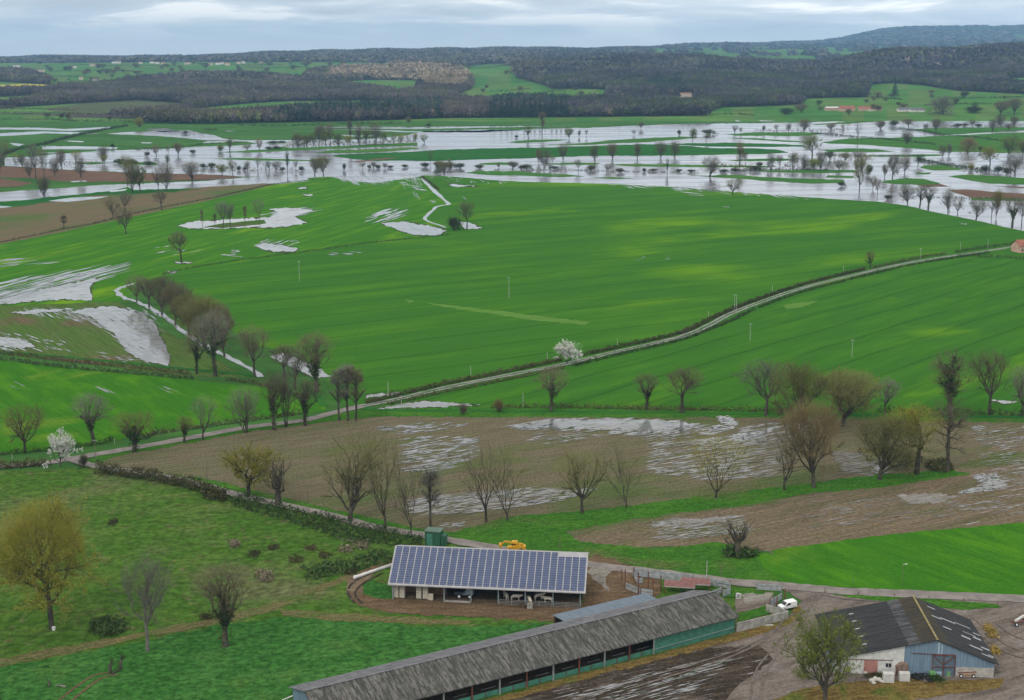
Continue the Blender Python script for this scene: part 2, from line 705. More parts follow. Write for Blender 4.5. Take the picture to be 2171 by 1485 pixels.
# ------------------------------------------------------------------ land: hills and valley floor as one sheet
MEADOWS = [
    [(-600, 133), (90, 134), (380, 132), (560, 132), (700, 132), (830, 134), (830, 140), (720, 143), (660, 150), (645, 166), (560, 160), (480, 156), (400, 158), (300, 166), (250, 172), (200, 178), (130, 180), (105, 176), (100, 165), (60, 150), (0, 147), (-600, 147)],
    [(-600, 176), (0, 174), (105, 180), (150, 184), (100, 188), (60, 189), (0, 189), (-600, 192)],
    [(-600, 206), (0, 206), (92, 201), (62, 213), (0, 221), (-600, 224)],
    [(-600, 233), (0, 230), (95, 224), (180, 219), (290, 213), (420, 222), (330, 236), (280, 241), (150, 243), (60, 240), (-600, 252)],
    [(360, 241), (440, 228), (520, 220), (620, 215), (820, 214), (866, 218), (780, 226), (650, 229), (560, 236), (480, 241)],
    [(650, 171), (720, 173), (790, 170), (888, 171), (882, 190), (850, 195), (830, 191), (790, 184), (720, 176)],
    [(960, 207), (1000, 188), (1005, 172), (985, 150), (965, 141), (1045, 136), (1085, 139), (1092, 152), (1096, 166), (1150, 180), (1168, 189), (1240, 189), (1290, 191), (1283, 207), (1200, 211), (1110, 206), (1040, 212)],
    [(1838, 190), (1850, 180), (1890, 177), (1950, 181), (2030, 193), (2171, 200), (2900, 203), (2900, 262), (1500, 262), (1500, 240), (1530, 228), (1620, 226), (1700, 222), (1705, 210), (1760, 208), (1838, 207)],
    [(2120, 168), (2171, 165), (2400, 165), (2400, 180), (2171, 178)],
]
RAPE = [(-600, 180), (0, 180), (60, 178), (125, 181), (95, 188), (55, 189), (0, 185), (-600, 186)]
SCRUB = [(90, 232), (180, 219), (290, 212), (430, 222), (340, 238), (280, 242), (150, 244)]
FRONT = [(-2600, 262), (-600, 255), (0, 243), (90, 244), (160, 250), (285, 252), (302, 262), (420, 264), (640, 260), (840, 255), (930, 251), (1190, 249), (1500, 246), (1535, 232), (1700, 223), (2171, 200), (4800, 200)]
FX, FY = np.array(FRONT, float).T


def is_meadow(px, py, Y):
    m = py > np.interp(px, FX, FY)
    for q in MEADOWS:
        m |= inside(px, py, q) & (Y < 9000)
    # patchwork of small fields beyond the wooded ridge
    far = (Y > 5200) & (px > 1380) & (Y < 11000)
    m |= far & (np.sin(px * .07 + Y * .004) + np.sin(Y * .0031 + px * .023) + .6 * np.sin(px * .19) > -1.0)
    mt = (Y >= 11000) & (px > 1500)
    m |= mt & (np.sin(px * .09 + Y * .002) + np.sin(Y * .0033 + px * .021) > 1.25)
    return m


def rnd_tone(px, Y, s1, s2):
    return .5 + .25 * np.sin(px / s1 + np.floor(Y / s2) * 2.3) + .25 * np.sin(Y / s2 * 2.1 + px / s1 * .7)


cols = np.concatenate([np.linspace(-2600, -200, 60), np.linspace(-196, 2370, 900), np.linspace(2400, 4800, 60)])
rows = np.concatenate([np.linspace(Y0, 4600, 190), np.linspace(4620, 9500, 130), np.linspace(9550, 17400, 90)])
PXg, Yg = np.meshgrid(cols, rows)
Zg = np.zeros_like(PXg)
rg = row_at(PXg, Yg)
a_, b_, c_ = ray(PXg, rg)
Xg = a_ * Yg / b_
for _ in range(2):
    Zg = zt(Xg, Yg)
Zg[0, :] = 0
pxg, pyg = project(Xg, Yg, Zg)
mead = is_meadow(pxg, pyg, Yg)
tone = rnd_tone(pxg, Yg, 70, 420)[..., None]
G1, G2, G3 = np.array([.05, .15, .03]), np.array([.085, .19, .04]), np.array([.12, .165, .05])
cov = G1 * (1 - tone) + G2 * tone
patch = (np.sin(np.floor(pxg / 47) * 2.9 + np.floor(Yg / 330) * 1.7) > .35)[..., None]
cov = np.where(patch, G3 * .5 + cov * .5, cov)
cov = np.where(inside(pxg, pyg, RAPE)[..., None] & (Yg < 9000)[..., None], np.array([.42, .36, .06]), cov)
cov = np.where(inside(pxg, pyg, SCRUB)[..., None], np.array([.085, .10, .05]), cov)
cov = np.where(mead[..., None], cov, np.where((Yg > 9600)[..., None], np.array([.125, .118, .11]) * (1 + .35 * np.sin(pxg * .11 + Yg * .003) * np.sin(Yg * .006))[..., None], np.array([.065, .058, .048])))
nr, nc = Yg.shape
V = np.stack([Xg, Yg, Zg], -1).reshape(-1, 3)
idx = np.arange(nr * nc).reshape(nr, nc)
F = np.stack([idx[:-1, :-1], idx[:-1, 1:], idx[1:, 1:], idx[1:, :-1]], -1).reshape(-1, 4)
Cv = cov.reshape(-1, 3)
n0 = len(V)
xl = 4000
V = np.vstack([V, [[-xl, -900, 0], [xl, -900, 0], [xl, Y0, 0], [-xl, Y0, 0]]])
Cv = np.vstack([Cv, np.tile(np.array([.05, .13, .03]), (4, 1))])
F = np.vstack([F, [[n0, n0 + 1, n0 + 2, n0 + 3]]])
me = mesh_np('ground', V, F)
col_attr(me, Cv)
gm, nd, ln, bs, out = newmat('land')
atn = nnode(nd, 'ShaderNodeAttribute', attribute_name='cover')
pos = nd.new('ShaderNodeNewGeometry').outputs['Position']
f1n = step(nd, ln, noise(nd, ln, pos, .013, 6, .65), .3, .7, .8, 1.15)
f2n = step(nd, ln, noise(nd, ln, dirvec(nd, ln, .1, 120, 14), 1.0, 5, .65), .3, .7, .8, 1.15)
mm = nnode(nd, 'ShaderNodeMath', operation='MULTIPLY')
ln.new(f1n, mm.inputs[0])
ln.new(f2n, mm.inputs[1])
sv = nnode(nd, 'ShaderNodeVectorMath', operation='SCALE')
ln.new(atn.outputs['Color'], sv.inputs[0])
ln.new(mm.outputs[0], sv.inputs['Scale'])
ln.new(sv.outputs[0], bs.inputs['Base Color'])
bs.inputs['Roughness'].default_value = .95
bs.inputs['Specular IOR Level'].default_value = .0
tag(link('ground', me, [gm]), None, kind='structure')

# ------------------------------------------------------------------ fields, water, tracks on the valley floor
A_W = angle_px((1300, 640), (2000, 560))
wheat = field('wheat', (.038, .132, .016), (.062, .172, .013), (.115, .25, .010), ang=A_W, L=110, W=20, bthr=(.40, .75), cthr=(.52, .72), fine=.12, fsc=.8, grain=(30, 2.2), rows=24)
wheat_r = field('wheat_right', (.038, .130, .016), (.055, .165, .014), (.10, .225, .012), ang=angle_px((1500, 840), (2100, 650)), L=60, W=8, bthr=(.40, .75), cthr=(.56, .75), fine=.14, grain=(40, 1.6), rows=20)
wheat_l = field('wheat_left', (.040, .145, .013), (.080, .205, .012), (.14, .27, .010), ang=angle_px((0, 640), (250, 575)), L=70, W=6, bthr=(.42, .7), cthr=(.56, .74), fine=.16)
wheat_s = field('wheat_lane', (.039, .145, .011), (.070, .20, .011), (.115, .21, .02), ang=angle_px((200, 820), (245, 845)), L=25, W=8, bthr=(.45, .7), cthr=(.6, .75), fine=.2)
meadow_far = field('meadow_flood', (.045, .135, .025), (.065, .17, .028), (.09, .16, .035), ang=.03, L=160, W=22, fine=.2)
meadow_lush = field('meadow_lush', (.022, .105, .022), (.035, .13, .022), None, ang=.03, L=120, W=22, fine=.18)
pasture = field('pasture', (.060, .135, .020), (.092, .155, .032), (.125, .135, .062), ang=.3, L=26, W=11, cthr=(.52, .68), fine=.42, fsc=.55, d=(.13, .125, .06), cs=.02, bump=.8, grain=(3.2, 2.2))
lush = field('lush_grass', (.042, .140, .028), (.060, .170, .038), (.085, .175, .04), ang=.35, L=12, W=6, fine=.45, fsc=.7, d=(.03, .10, .02), cs=.03, bump=.9, grain=(1.8, 1.2))
verge = field('verge_grass', (.045, .140, .018), (.065, .17, .02), (.095, .125, .04), ang=.2, L=16, W=5, fine=.4, fsc=1.2, bump=.7, grain=(2.5, 1.2))
A_B = angle_px((820, 932), (1000, 905))
brown = field('ploughed_brown', (.143, .122, .078), (.115, .120, .058), (.085, .122, .040), ang=A_B, L=38, W=8, cthr=(.50, .68), fine=.35, fsc=1.3, wet=(16, 1.8, .66), grain=(14, 1.0))
brown2 = field('ploughed_grey', (.165, .128, .086), (.125, .112, .062), (.095, .118, .045), ang=A_B, L=30, W=6, cthr=(.55, .68), fine=.35, fsc=.9, wet=(22, 2.5, .66))
red_soil = field('red_soil', (.135, .085, .06), (.155, .10, .07), None, ang=.0, L=70, W=9, fine=.2)
stubble = field('stubble', (.15, .115, .07), (.11, .12, .05), (.085, .125, .04), ang=angle_px((0, 480), (300, 430)), L=110, W=16, cthr=(.48, .62), fine=.22)
wet_green = field('wet_green', (.075, .135, .03), (.09, .125, .04), (.13, .10, .06), ang=angle_px((150, 665), (355, 776)), L=30, W=9, fine=.35, wet=(16, 1.6, .68))
water = water_mat('flood_water', (.20, .20, .22))
pond = water_mat('puddle', (.24, .245, .255), .04, deep=(.17, .16, .14))
rim = field('wet_rim', (.055, .085, .030), (.075, .085, .040), None, ang=.1, L=9, W=2, fine=.3)
mud = field('mud', (.060, .047, .035), (.09, .07, .052), (.14, .115, .095), ang=angle_px((1200, 1480), (1500, 1420)), L=12, W=1.6, fine=.5, fsc=1.5, wet=(9, .55, .60), bump=1.0, grain=(9.0, .7))
yard = field('yard_gravel', (.19, .16, .14), (.13, .107, .09), (.25, .225, .21), ang=.5, L=14, W=3, fine=.3, fsc=1.4, wet=(7, 2.0, .71), bump=.6, grain=(8.0, 1.2))
dirt = field('dirt', (.16, .11, .065), (.11, .075, .045), (.21, .16, .11), ang=.1, L=9, W=2, fine=.35, fsc=1.6, bump=.8, grain=(4.0, .9))
straw = field('straw_litter', (.20, .145, .05), (.15, .10, .035), (.11, .13, .03), ang=.2, L=6, W=1.6, fine=.45, fsc=1.8, bump=.9, grain=(2.0, .9))
tan_grass = field('dry_grass', (.155, .135, .06), (.10, .125, .045), (.08, .13, .03), ang=angle_px((0, 1400), (500, 1300)), L=10, W=1.6, fine=.4, fsc=1.4, bump=.8, grain=(3.0, .8))
gravel = plain('track_gravel', (.26, .235, .225), .85, var=.3, scale=.4, wear=(.16, .14, .12))
tar = plain('lane_tarmac', (.20, .175, .16), .75, var=.25, scale=.3, wear=(.15, .13, .11))
wetroad = plain('wet_track', (.19, .185, .175), .5, var=.4, scale=.25, wear=(.36, .36, .37))

SHORE = [(650, 378), (700, 375), (740, 384), (800, 388), (870, 378), (900, 372), (960, 375), (1040, 382), (1110, 386), (1200, 388), (1300, 391), (1448, 398), (1600, 411), (1700, 418), (1790, 424), (1860, 428), (1920, 436), (1990, 452), (2070, 468), (2140, 484), (2180, 492), (2600, 520)]
ROAD_R = [(768, 862), (840, 848), (950, 822), (1100, 792), (1202, 772), (1300, 748), (1440, 716), (1500, 692), (1545, 668), (1600, 646), (1700, 612), (1840, 577), (1950, 554), (2110, 530), (2200, 518), (2500, 492)]
LANE = [(-150, 992), (0, 990), (100, 982), (160, 972), (260, 955), (400, 930), (520, 908), (640, 893), (700, 878), (768, 862)]
LANE2 = [(150, 975), (205, 990), (350, 1012), (430, 1030), (500, 1050), (600, 1072), (700, 1094), (790, 1118), (900, 1137), (1000, 1155), (1120, 1175), (1260, 1200), (1400, 1216), (1540, 1234), (1650, 1243), (1780, 1254), (1950, 1262), (2171, 1272), (2400, 1286)]

# flood water of the river plain
STRIP = [(515, 377), (560, 376), (652, 371), (656, 386), (600, 392), (480, 395), (380, 401), (290, 403), (230, 409), (150, 419), (60, 428), (0, 428), (-200, 442), (-200, 422), (0, 408), (100, 401), (200, 394), (270, 391), (380, 386), (440, 384)]
sheet('water', [[(10, 334), (60, 333), (110, 328), (190, 322), (280, 318), (400, 311), (440, 300), (520, 298), (620, 297), (760, 296), (860, 288), (900, 278), (1080, 276), (1180, 273), (1300, 269), (1420, 264), (1560, 262), (1700, 260), (1860, 257), (2060, 257), (2171, 255), (2600, 252), (2600, 525)] + SHORE[::-1][1:] + [(515, 375), (450, 371), (380, 369), (300, 367), (200, 363), (90, 357), (10, 352)],
                ], .05, water, .5)
sheet('water', [STRIP], .062, water, .5)
FAR_W = [[(-200, 283), (0, 283), (90, 279), (170, 281), (215, 284), (150, 285), (100, 283), (60, 286), (0, 289), (-200, 294)],
         [(-200, 271), (0, 271), (80, 271), (140, 274), (235, 269), (230, 273), (150, 278), (90, 276), (0, 275), (-200, 275)],
         [(225, 284), (260, 281), (330, 278), (400, 277), (430, 283), (455, 287), (472, 294), (520, 298), (440, 298), (400, 294), (340, 289), (280, 286)],
         [(308, 274), (350, 272), (382, 279), (340, 280)], [(20, 303), (52, 306), (40, 310), (28, 308)], [(138, 298), (178, 300), (175, 302), (140, 300)],
         [(88, 310), (180, 311), (250, 313), (245, 317), (150, 317), (90, 317)], [(300, 302), (325, 303), (318, 304.5), (300, 304)],
         [(650, 270), (760, 269), (870, 270), (1050, 268), (1220, 267), (1060, 270.5), (880, 274), (760, 273)],
         [(640, 274), (760, 275), (880, 279), (1020, 275), (1120, 276), (1020, 281), (880, 281), (760, 277)], [(720, 286), (800, 288), (770, 290.5), (730, 289)],
         [(1530, 248.5), (1640, 247.5), (1610, 250.5), (1560, 250)], [(1556, 253), (1572, 258), (1562, 258)], [(1608, 255), (1645, 257), (1612, 257.5)],
         [(474, 277.5), (500, 278), (485, 279.5)], [(615, 276), (634, 276.5), (625, 278)], [(80, 324), (130, 324), (110, 326)], [(200, 319), (212, 318), (208, 320.5)]]
sheet('water', FAR_W, .05, water, .3)

ISL = [
    [(1075, 302), (1120, 297), (1180, 296), (1207, 296.5), (1160, 301), (1100, 304)],
    [(1140, 308), (1250, 303), (1290, 298), (1360, 294), (1450, 290), (1490, 292), (1430, 297), (1370, 302), (1300, 304), (1240, 308)],
    [(985, 367), (1010, 363), (1100, 363), (1140, 367), (1200, 370), (1240, 375), (1180, 376), (1110, 373), (1040, 372)],
    [(1015, 347), (1060, 344.5), (1100, 347), (1080, 350), (1020, 349.5)], [(1150, 347), (1220, 345), (1275, 346), (1260, 350), (1180, 349.5)],
    [(1290, 350), (1320, 348), (1480, 350), (1620, 352), (1640, 355), (1500, 355.5), (1330, 353)],
    [(1540, 285), (1600, 281), (1700, 281), (1750, 283), (1720, 288), (1650, 289), (1560, 288)], [(1540, 293), (1600, 293), (1650, 297), (1700, 300), (1712, 303), (1660, 301), (1600, 297)],
    [(1460, 372), (1500, 373), (1560, 371), (1620, 376), (1700, 379), (1790, 382), (1790, 389), (1720, 390), (1640, 385), (1590, 381), (1510, 376)],
    [(1540, 340), (1640, 336), (1690, 338), (1660, 342), (1560, 342)], [(1580, 362.5), (1720, 361), (1810, 361), (1820, 366), (1740, 368), (1650, 366)],
    [(1720, 264), (1850, 255), (1870, 257), (1800, 263), (1730, 265.5)],
    [(1930, 274), (1990, 272), (2171, 270), (2500, 266), (2500, 275), (2171, 277), (2080, 282), (2000, 287), (1960, 280)],
    [(1740, 302), (1800, 294), (1900, 292), (1990, 289), (2100, 284), (2171, 281), (2500, 276), (2500, 322), (2171, 325), (2000, 322), (1960, 317), (1890, 312), (1840, 308), (1760, 305)],
    [(1740, 318), (1800, 315), (1860, 317), (1900, 322), (1860, 323), (1760, 322.5)], [(1830, 331), (1900, 329), (1990, 328), (2005, 330), (1950, 333), (1850, 332.5)],
    [(1960, 351), (2000, 351), (2040, 358), (2035, 361), (1980, 362), (1950, 356)], [(1880, 383), (1920, 378), (1960, 380), (1990, 388), (1996, 392), (1950, 393), (1900, 391), (1868, 388)],
    [(2010, 375), (2040, 371), (2120, 374), (2171, 378), (2500, 386), (2500, 402), (2171, 392), (2100, 390), (2060, 384), (2030, 378)],
    [(2060, 419), (2171, 422), (2400, 430), (2400, 440), (2171, 427), (2060, 425)], [(1940, 367), (1975, 366), (1970, 370), (1945, 370)], [(1755, 372), (1810, 374), (1810, 378), (1750, 377)],
    [(455, 324), (530, 319), (620, 314), (700, 311), (800, 306), (885, 303), (885, 309), (800, 312), (720, 316), (650, 318), (540, 324)], [(665, 324), (700, 319), (780, 317), (870, 313), (895, 316), (800, 323), (720, 325)],
    [(450, 337), (520, 335.5), (620, 338.5), (710, 340), (640, 342), (540, 341)], [(300, 312), (430, 304), (520, 300), (545, 305), (500, 309), (430, 311), (330, 316)],
    [(560, 303), (600, 300), (612, 303), (570, 305)], [(560, 316), (600, 311), (612, 315), (575, 317)], [(150, 347), (200, 344), (240, 346), (200, 349)], [(240, 343), (330, 345), (335, 350), (260, 350)], [(1250, 377), (1300, 376), (1345, 379), (1300, 380)]]
sheet('meadow', ISL, .10, meadow_far, .4)
LUSH_I = [[(860, 323), (930, 318), (1050, 315), (1200, 312), (1300, 308), (1400, 306), (1460, 310), (1500, 314), (1600, 315), (1650, 318), (1672, 324), (1620, 327), (1540, 328), (1450, 330), (1350, 331), (1250, 331), (1190, 333), (1120, 336), (1040, 338), (980, 340), (900, 342), (780, 341), (700, 331), (720, 328), (800, 325)],
          [(1400, 305), (1480, 304), (1560, 303), (1620, 305), (1700, 308), (1714, 311), (1620, 312), (1520, 311.5), (1450, 308)]]
sheet('meadow', LUSH_I, .11, meadow_lush, .4)
sheet('field', [[(2010, 403), (2050, 402), (2100, 407), (2171, 411), (2400, 416), (2400, 428), (2171, 422), (2100, 420), (2060, 419), (2030, 411)], [(1945, 393), (1996, 391), (2012, 396), (1960, 397)], [(2100, 394), (2171, 397), (2400, 402), (2400, 405), (2171, 400)],
                [(10, 353), (90, 357.5), (200, 363.5), (300, 367.5), (380, 369.5), (450, 371), (515, 376), (440, 382), (380, 383), (270, 386), (130, 385), (60, 378), (-200, 374), (-200, 352)], [(-200, 379), (0, 379), (70, 389), (40, 396), (-200, 402)], [(740, 344), (800, 337), (820, 335), (850, 335), (800, 340), (760, 345)]], .125, red_soil, .4)
sheet('field', [[(-200, 441), (0, 436), (60, 428), (150, 419), (230, 413), (300, 411), (400, 400), (480, 394.5), (560, 389), (585, 391), (450, 424), (280, 460), (130, 493), (0, 518), (-200, 560)]], .08, stubble, .6)
sheet('meadow', [[(-200, 455), (0, 428), (60, 424), (150, 414), (230, 406), (270, 397), (290, 405), (350, 402), (430, 402), (300, 411), (200, 414), (60, 436), (0, 442)]], .135, meadow_lush, .8)
sheet('water', [[(100, 427), (150, 420), (230, 417), (200, 423), (140, 429)], [(-60, 441), (0, 437), (28, 439), (0, 442)], [(230, 405), (270, 401), (265, 405), (235, 408)], [(148, 385), (180, 383), (185, 386), (155, 387)]], .14, pond, .4)

# wheat either side of the long ditch
sheet('field', [[(956, 499), (945, 483), (902, 466), (925, 438), (950, 433), (915, 400), (898, 378)] + [p for p in SHORE[5:]] + [(2600, 485), (2500, 492)] + ROAD_R[::-1][1:] + [(700, 850), (690, 800), (600, 745), (520, 725), (440, 662), (385, 622), (345, 583), (640, 538), (800, 513)]], .06, wheat, .35, 9)
sheet('field', [[(585, 391), (656, 384), (652, 378), (700, 375), (740, 384), (800, 388), (870, 378), (898, 378), (915, 400), (950, 433), (925, 438), (902, 466), (945, 483), (956, 499), (800, 513), (640, 538), (345, 583), (250, 640), (0, 650), (-200, 655), (-200, 560), (0, 518), (130, 493), (280, 460), (450, 424)]], .07, wheat_l, .3, 9)
sheet('field', [ROAD_R[1:] + [(2600, 560), (2600, 900), (2171, 882), (1700, 872), (1300, 868), (1000, 866), (900, 866), (800, 866)]], .065, wheat_r, .3, 9)
sheet('field', [[(-200, 655), (0, 650), (250, 640), (330, 690), (400, 730), (480, 775), (520, 800), (400, 800), (180, 772), (0, 752), (-200, 740)]], .06, wet_green, .5)
sheet('field', [[(-200, 752), (0, 765), (180, 784), (400, 806), (560, 822), (690, 850), (690, 872), (500, 890), (300, 922), (200, 945), (0, 965), (-200, 985)]], .06, wheat_s, .5)
sheet('field', [[(215, 972), (320, 950), (520, 915), (700, 892), (800, 884), (1000, 880), (1600, 880), (2171, 893), (2600, 905), (2600, 1120), (2171, 1108), (1900, 1133), (1640, 1168), (1560, 1150), (1420, 1150), (1050, 1165), (900, 1132), (760, 1100), (600, 1062), (430, 1022), (300, 1000), (205, 985)]], .07, brown, .9)
sheet('field', [[(1180, 1150), (1300, 1118), (1480, 1088), (1700, 1062), (1850, 1040), (2000, 1008), (2100, 950), (2171, 900), (2600, 905), (2600, 1122), (2171, 1110), (1900, 1135), (1640, 1170), (1500, 1160), (1400, 1160), (1250, 1165)]], .09, brown2, 1.2)
sheet('grass_strip', [[(300, 1003), (420, 1012), (560, 1045), (700, 1080), (880, 1120), (960, 1130), (1030, 1110), (1060, 1098), (1240, 1085), (1400, 1065), (1520, 1048), (1680, 1030), (1820, 1012), (1940, 1002), (2010, 996), (2060, 1006), (1900, 1030), (1700, 1050), (1560, 1075), (1350, 1100), (1200, 1128), (1230, 1150), (1400, 1165), (1520, 1150), (1640, 1175), (1650, 1238), (1540, 1229), (1400, 1211), (1260, 1195), (1120, 1170), (1000, 1150), (900, 1131), (790, 1112), (600, 1066), (430, 1024), (330, 1006)]], .11, verge, 1.2)
sheet('grass_strip', [[(205, 985), (240, 970), (520, 918), (700, 895), (800, 884), (1200, 886), (1600, 886), (2171, 897), (2500, 904), (2500, 880), (2171, 876), (1500, 866), (1000, 862), (800, 868), (700, 880), (560, 905), (300, 948), (200, 965), (190, 985)]], .10, verge, 1.0)
sheet('field', [[(1600, 1180), (1660, 1163), (1900, 1133), (2171, 1109), (2600, 1070), (2600, 1290), (2171, 1264), (1950, 1254), (1780, 1246), (1660, 1237), (1630, 1215)]], .12, wheat_s, .8)
sheet('pasture', [[(-300, 1000), (0, 1000), (190, 992), (350, 1020), (500, 1056), (700, 1100), (900, 1144), (1120, 1180), (1260, 1206), (1400, 1222), (1640, 1250), (1700, 1500), (-300, 1520)]], .05, pasture, .8)
sheet('meadow', [[(-300, 1460), (0, 1415), (300, 1362), (480, 1325), (620, 1308), (760, 1316), (900, 1330), (1000, 1330), (1160, 1322), (1000, 1420), (600, 1520), (-300, 1560)], [(740, 1262), (790, 1230), (830, 1245), (830, 1268), (780, 1276)]], .08, lush, 1.5)
sheet('dirt_path', [[(-300, 1442), (0, 1398), (160, 1368), (300, 1342), (420, 1318), (550, 1288), (650, 1250), (745, 1215), (760, 1224), (690, 1250), (560, 1302), (430, 1330), (300, 1354), (160, 1384), (0, 1416), (-300, 1458)],
                    [(590, 1292), (700, 1300), (830, 1308), (1000, 1318), (990, 1326), (830, 1322), (700, 1318), (600, 1306)]], .11, tan_grass, 1.5)
sheet('farm_yard', [[(735, 1228), (800, 1197), (840, 1186), (840, 1200), (795, 1216), (768, 1240), (770, 1262), (800, 1270), (830, 1272), (1000, 1274), (1236, 1280), (1240, 1195), (1262, 1176), (1345, 1203), (1400, 1222), (1400, 1262), (1300, 1292), (1170, 1318), (1000, 1310), (850, 1302), (760, 1286), (735, 1260)]], .13, dirt, 1.5)
sheet('farm_yard', [[(1640, 1240), (1780, 1250), (1950, 1262), (2171, 1270), (2600, 1292), (2600, 1600), (700, 1600), (1010, 1495), (1200, 1440), (1400, 1390), (1558, 1345), (1670, 1310), (1700, 1275)], [(1560, 1262), (1640, 1262), (1650, 1285), (1560, 1300)]], .12, yard, 1.0)
sheet('farm_yard', [[(1000, 1500), (1200, 1450), (1400, 1400), (1500, 1376), (1610, 1370), (1640, 1400), (1560, 1460), (1500, 1520), (900, 1600)]], .15, mud, 2.0)
sheet('straw_litter', [[(1010, 1492), (1200, 1440), (1400, 1388), (1558, 1343), (1672, 1311), (1700, 1300), (1690, 1318), (1600, 1350), (1400, 1400), (1200, 1452), (1030, 1500)], [(1600, 1500), (1700, 1462), (1830, 1445), (2000, 1445), (2130, 1440), (2120, 1460), (1900, 1490), (1750, 1520)], [(1678, 1285), (1700, 1288), (1706, 1302), (1680, 1300)]], .17, straw, 1.4)
sheet('grass_strip', [[(1745, 1256), (1900, 1262), (2040, 1277), (2110, 1282), (2125, 1290), (2040, 1295), (1920, 1284), (1800, 1268)], [(1560, 1250), (1650, 1262), (1600, 1272), (1530, 1266)], [(1560, 1310), (1620, 1285), (1640, 1300), (1570, 1318)]], .16, verge, 1.0)

ribbon('road', LANE, 4.2, .20, tar)
ribbon('road', LANE2, 3.4, .22, tar, w2=4.4)
ribbon('track', ROAD_R, 3.6, .20, wetroad, w2=3.2)
ribbon('grass_strip', ROAD_R[:-1], .9, .22, verge, .6)
ribbon('track', [(768, 866), (850, 871), (1000, 872), (1400, 876), (1700, 880), (2171, 886), (2400, 890)], 3.0, .14, meadow_lush)
ribbon('farm_yard', [(690, 862), (650, 820), (560, 800), (380, 782), (180, 762), (0, 747), (-150, 738)], 3.2, .16, meadow_lush)
ribbon('wheel_rut', [(100, 1510), (150, 1466), (200, 1434), (240, 1428)], .55, .16, dirt)
ribbon('wheel_rut', [(128, 1510), (175, 1468), (215, 1440), (250, 1432)], .55, .16, dirt)
rut_m = plain('yard_rut', (.13, .105, .088), .8, var=.35, scale=.6)
for i_q, q in enumerate(([(1712, 1258), (1702, 1290), (1672, 1335), (1632, 1385), (1600, 1430), (1590, 1490)], [(1726, 1258), (1716, 1292), (1688, 1338), (1650, 1388), (1622, 1432), (1612, 1490)], [(1668, 1300), (1640, 1340), (1560, 1382), (1450, 1415), (1330, 1450), (1200, 1492)], [(1660, 1318), (1620, 1360), (1540, 1398), (1440, 1430), (1330, 1464)],
          [(1740, 1262), (1790, 1272), (1850, 1276), (1900, 1280)], [(2200, 1392), (2140, 1372), (2095, 1340), (2060, 1310)], [(2200, 1406), (2130, 1384), (2080, 1350), (2046, 1318)], [(2200, 1368), (2150, 1350), (2110, 1322)])):
    ribbon('wheel_rut', q, .42, .205 + .006 * i_q, rut_m, .5)
for q in ([(752, 1280), (738, 1258), (752, 1234), (800, 1212)], [(768, 1282), (753, 1262), (768, 1240), (812, 1216)]):
    ribbon('wheel_rut', q, .6, .20, mud)

# ditches and standing water in the fields
PUD1 = ([[(375, 480), (400, 472), (440, 469), (500, 465), (570, 462), (592, 450), (570, 444), (620, 442), (664, 446), (640, 455), (625, 460), (652, 473), (620, 478), (590, 482), (560, 484), (520, 483), (470, 485), (420, 486)],
                [(540, 522), (560, 516), (600, 521), (632, 528), (625, 534), (590, 535), (560, 530)], [(808, 474), (830, 472), (860, 471), (920, 482), (947, 490), (930, 499), (880, 499), (850, 491)],
                [(970, 470), (1000, 475), (1023, 484), (985, 486)], [(-60, 645), (60, 622), (130, 606), (205, 590), (190, 610), (195, 638), (130, 635), (60, 641), (0, 646)],
                [(150, 664), (180, 655), (240, 650), (300, 665), (330, 690), (345, 722), (360, 760), (356, 777), (310, 768), (275, 750), (258, 730), (240, 705), (210, 688), (200, 674)],
                [(20, 663), (80, 657), (160, 655), (120, 662), (60, 667)], [(-40, 712), (0, 715), (30, 718), (55, 724), (75, 736), (50, 739), (0, 734)], [(572, 757), (600, 750), (650, 770), (705, 800), (665, 802), (620, 780)],
                [(778, 839), (850, 832), (840, 838), (775, 846)], [(800, 868), (850, 858), (900, 851), (950, 855), (1020, 860), (930, 864), (850, 867)], [(2098, 850), (2160, 852), (2130, 858)],
                [(370, 556), (410, 556), (400, 560), (375, 559)], [(355, 576), (376, 577), (370, 580), (356, 579)], [(1442, 704), (1468, 692), (1470, 697), (1450, 708)], [(638, 398), (650, 397), (648, 401), (630, 401)], [(640, 412), (665, 414), (650, 416)],
                [(945, 390), (980, 393), (1015, 396), (960, 396)],
                [(1110, 905), (1180, 893), (1340, 891), (1440, 894), (1470, 902), (1400, 916), (1280, 912), (1180, 908)]])
sheet('wet_ground', [swell(q, 1.6) for q in PUD1], .155, rim, 1.2, 3.5)
sheet('water', PUD1, .17, pond, 1.2, 3.5)
pale_mud = field('pale_mud', (.25, .235, .205), (.20, .18, .15), (.31, .30, .28), ang=.4, L=6, W=1.5, fine=.3, fsc=1.5, wet=(6, 1.5, .66))
sheet('farm_yard', [[(1300, 1210), (1258, 1203), (1244, 1213), (1265, 1235), (1292, 1256), (1284, 1226)], [(1900, 1052), (1990, 1046), (2030, 1054), (1990, 1068), (1930, 1070)], [(1420, 1105), (1560, 1098), (1540, 1108), (1430, 1114)], [(1570, 1262), (1640, 1258), (1630, 1274), (1580, 1282)]], .165, pale_mud, 1.5, 4)
ribbon('water', [(896, 378), (915, 400), (934, 418), (951, 433), (930, 438), (916, 448), (902, 466), (945, 483)], 4.6, .18, pond, .5, 4, 2.0)
ribbon('water', [(285, 602), (262, 609), (247, 617), (262, 632), (290, 641), (320, 655), (345, 670), (400, 712), (450, 742), (500, 766), (556, 800)], 2.9, .18, pond, .6, 6, 2.4)
fd = ((820, 932), (1000, 905))
dull = water_mat('furrow_water', (.25, .235, .215), .12, deep=(.19, .165, .135))
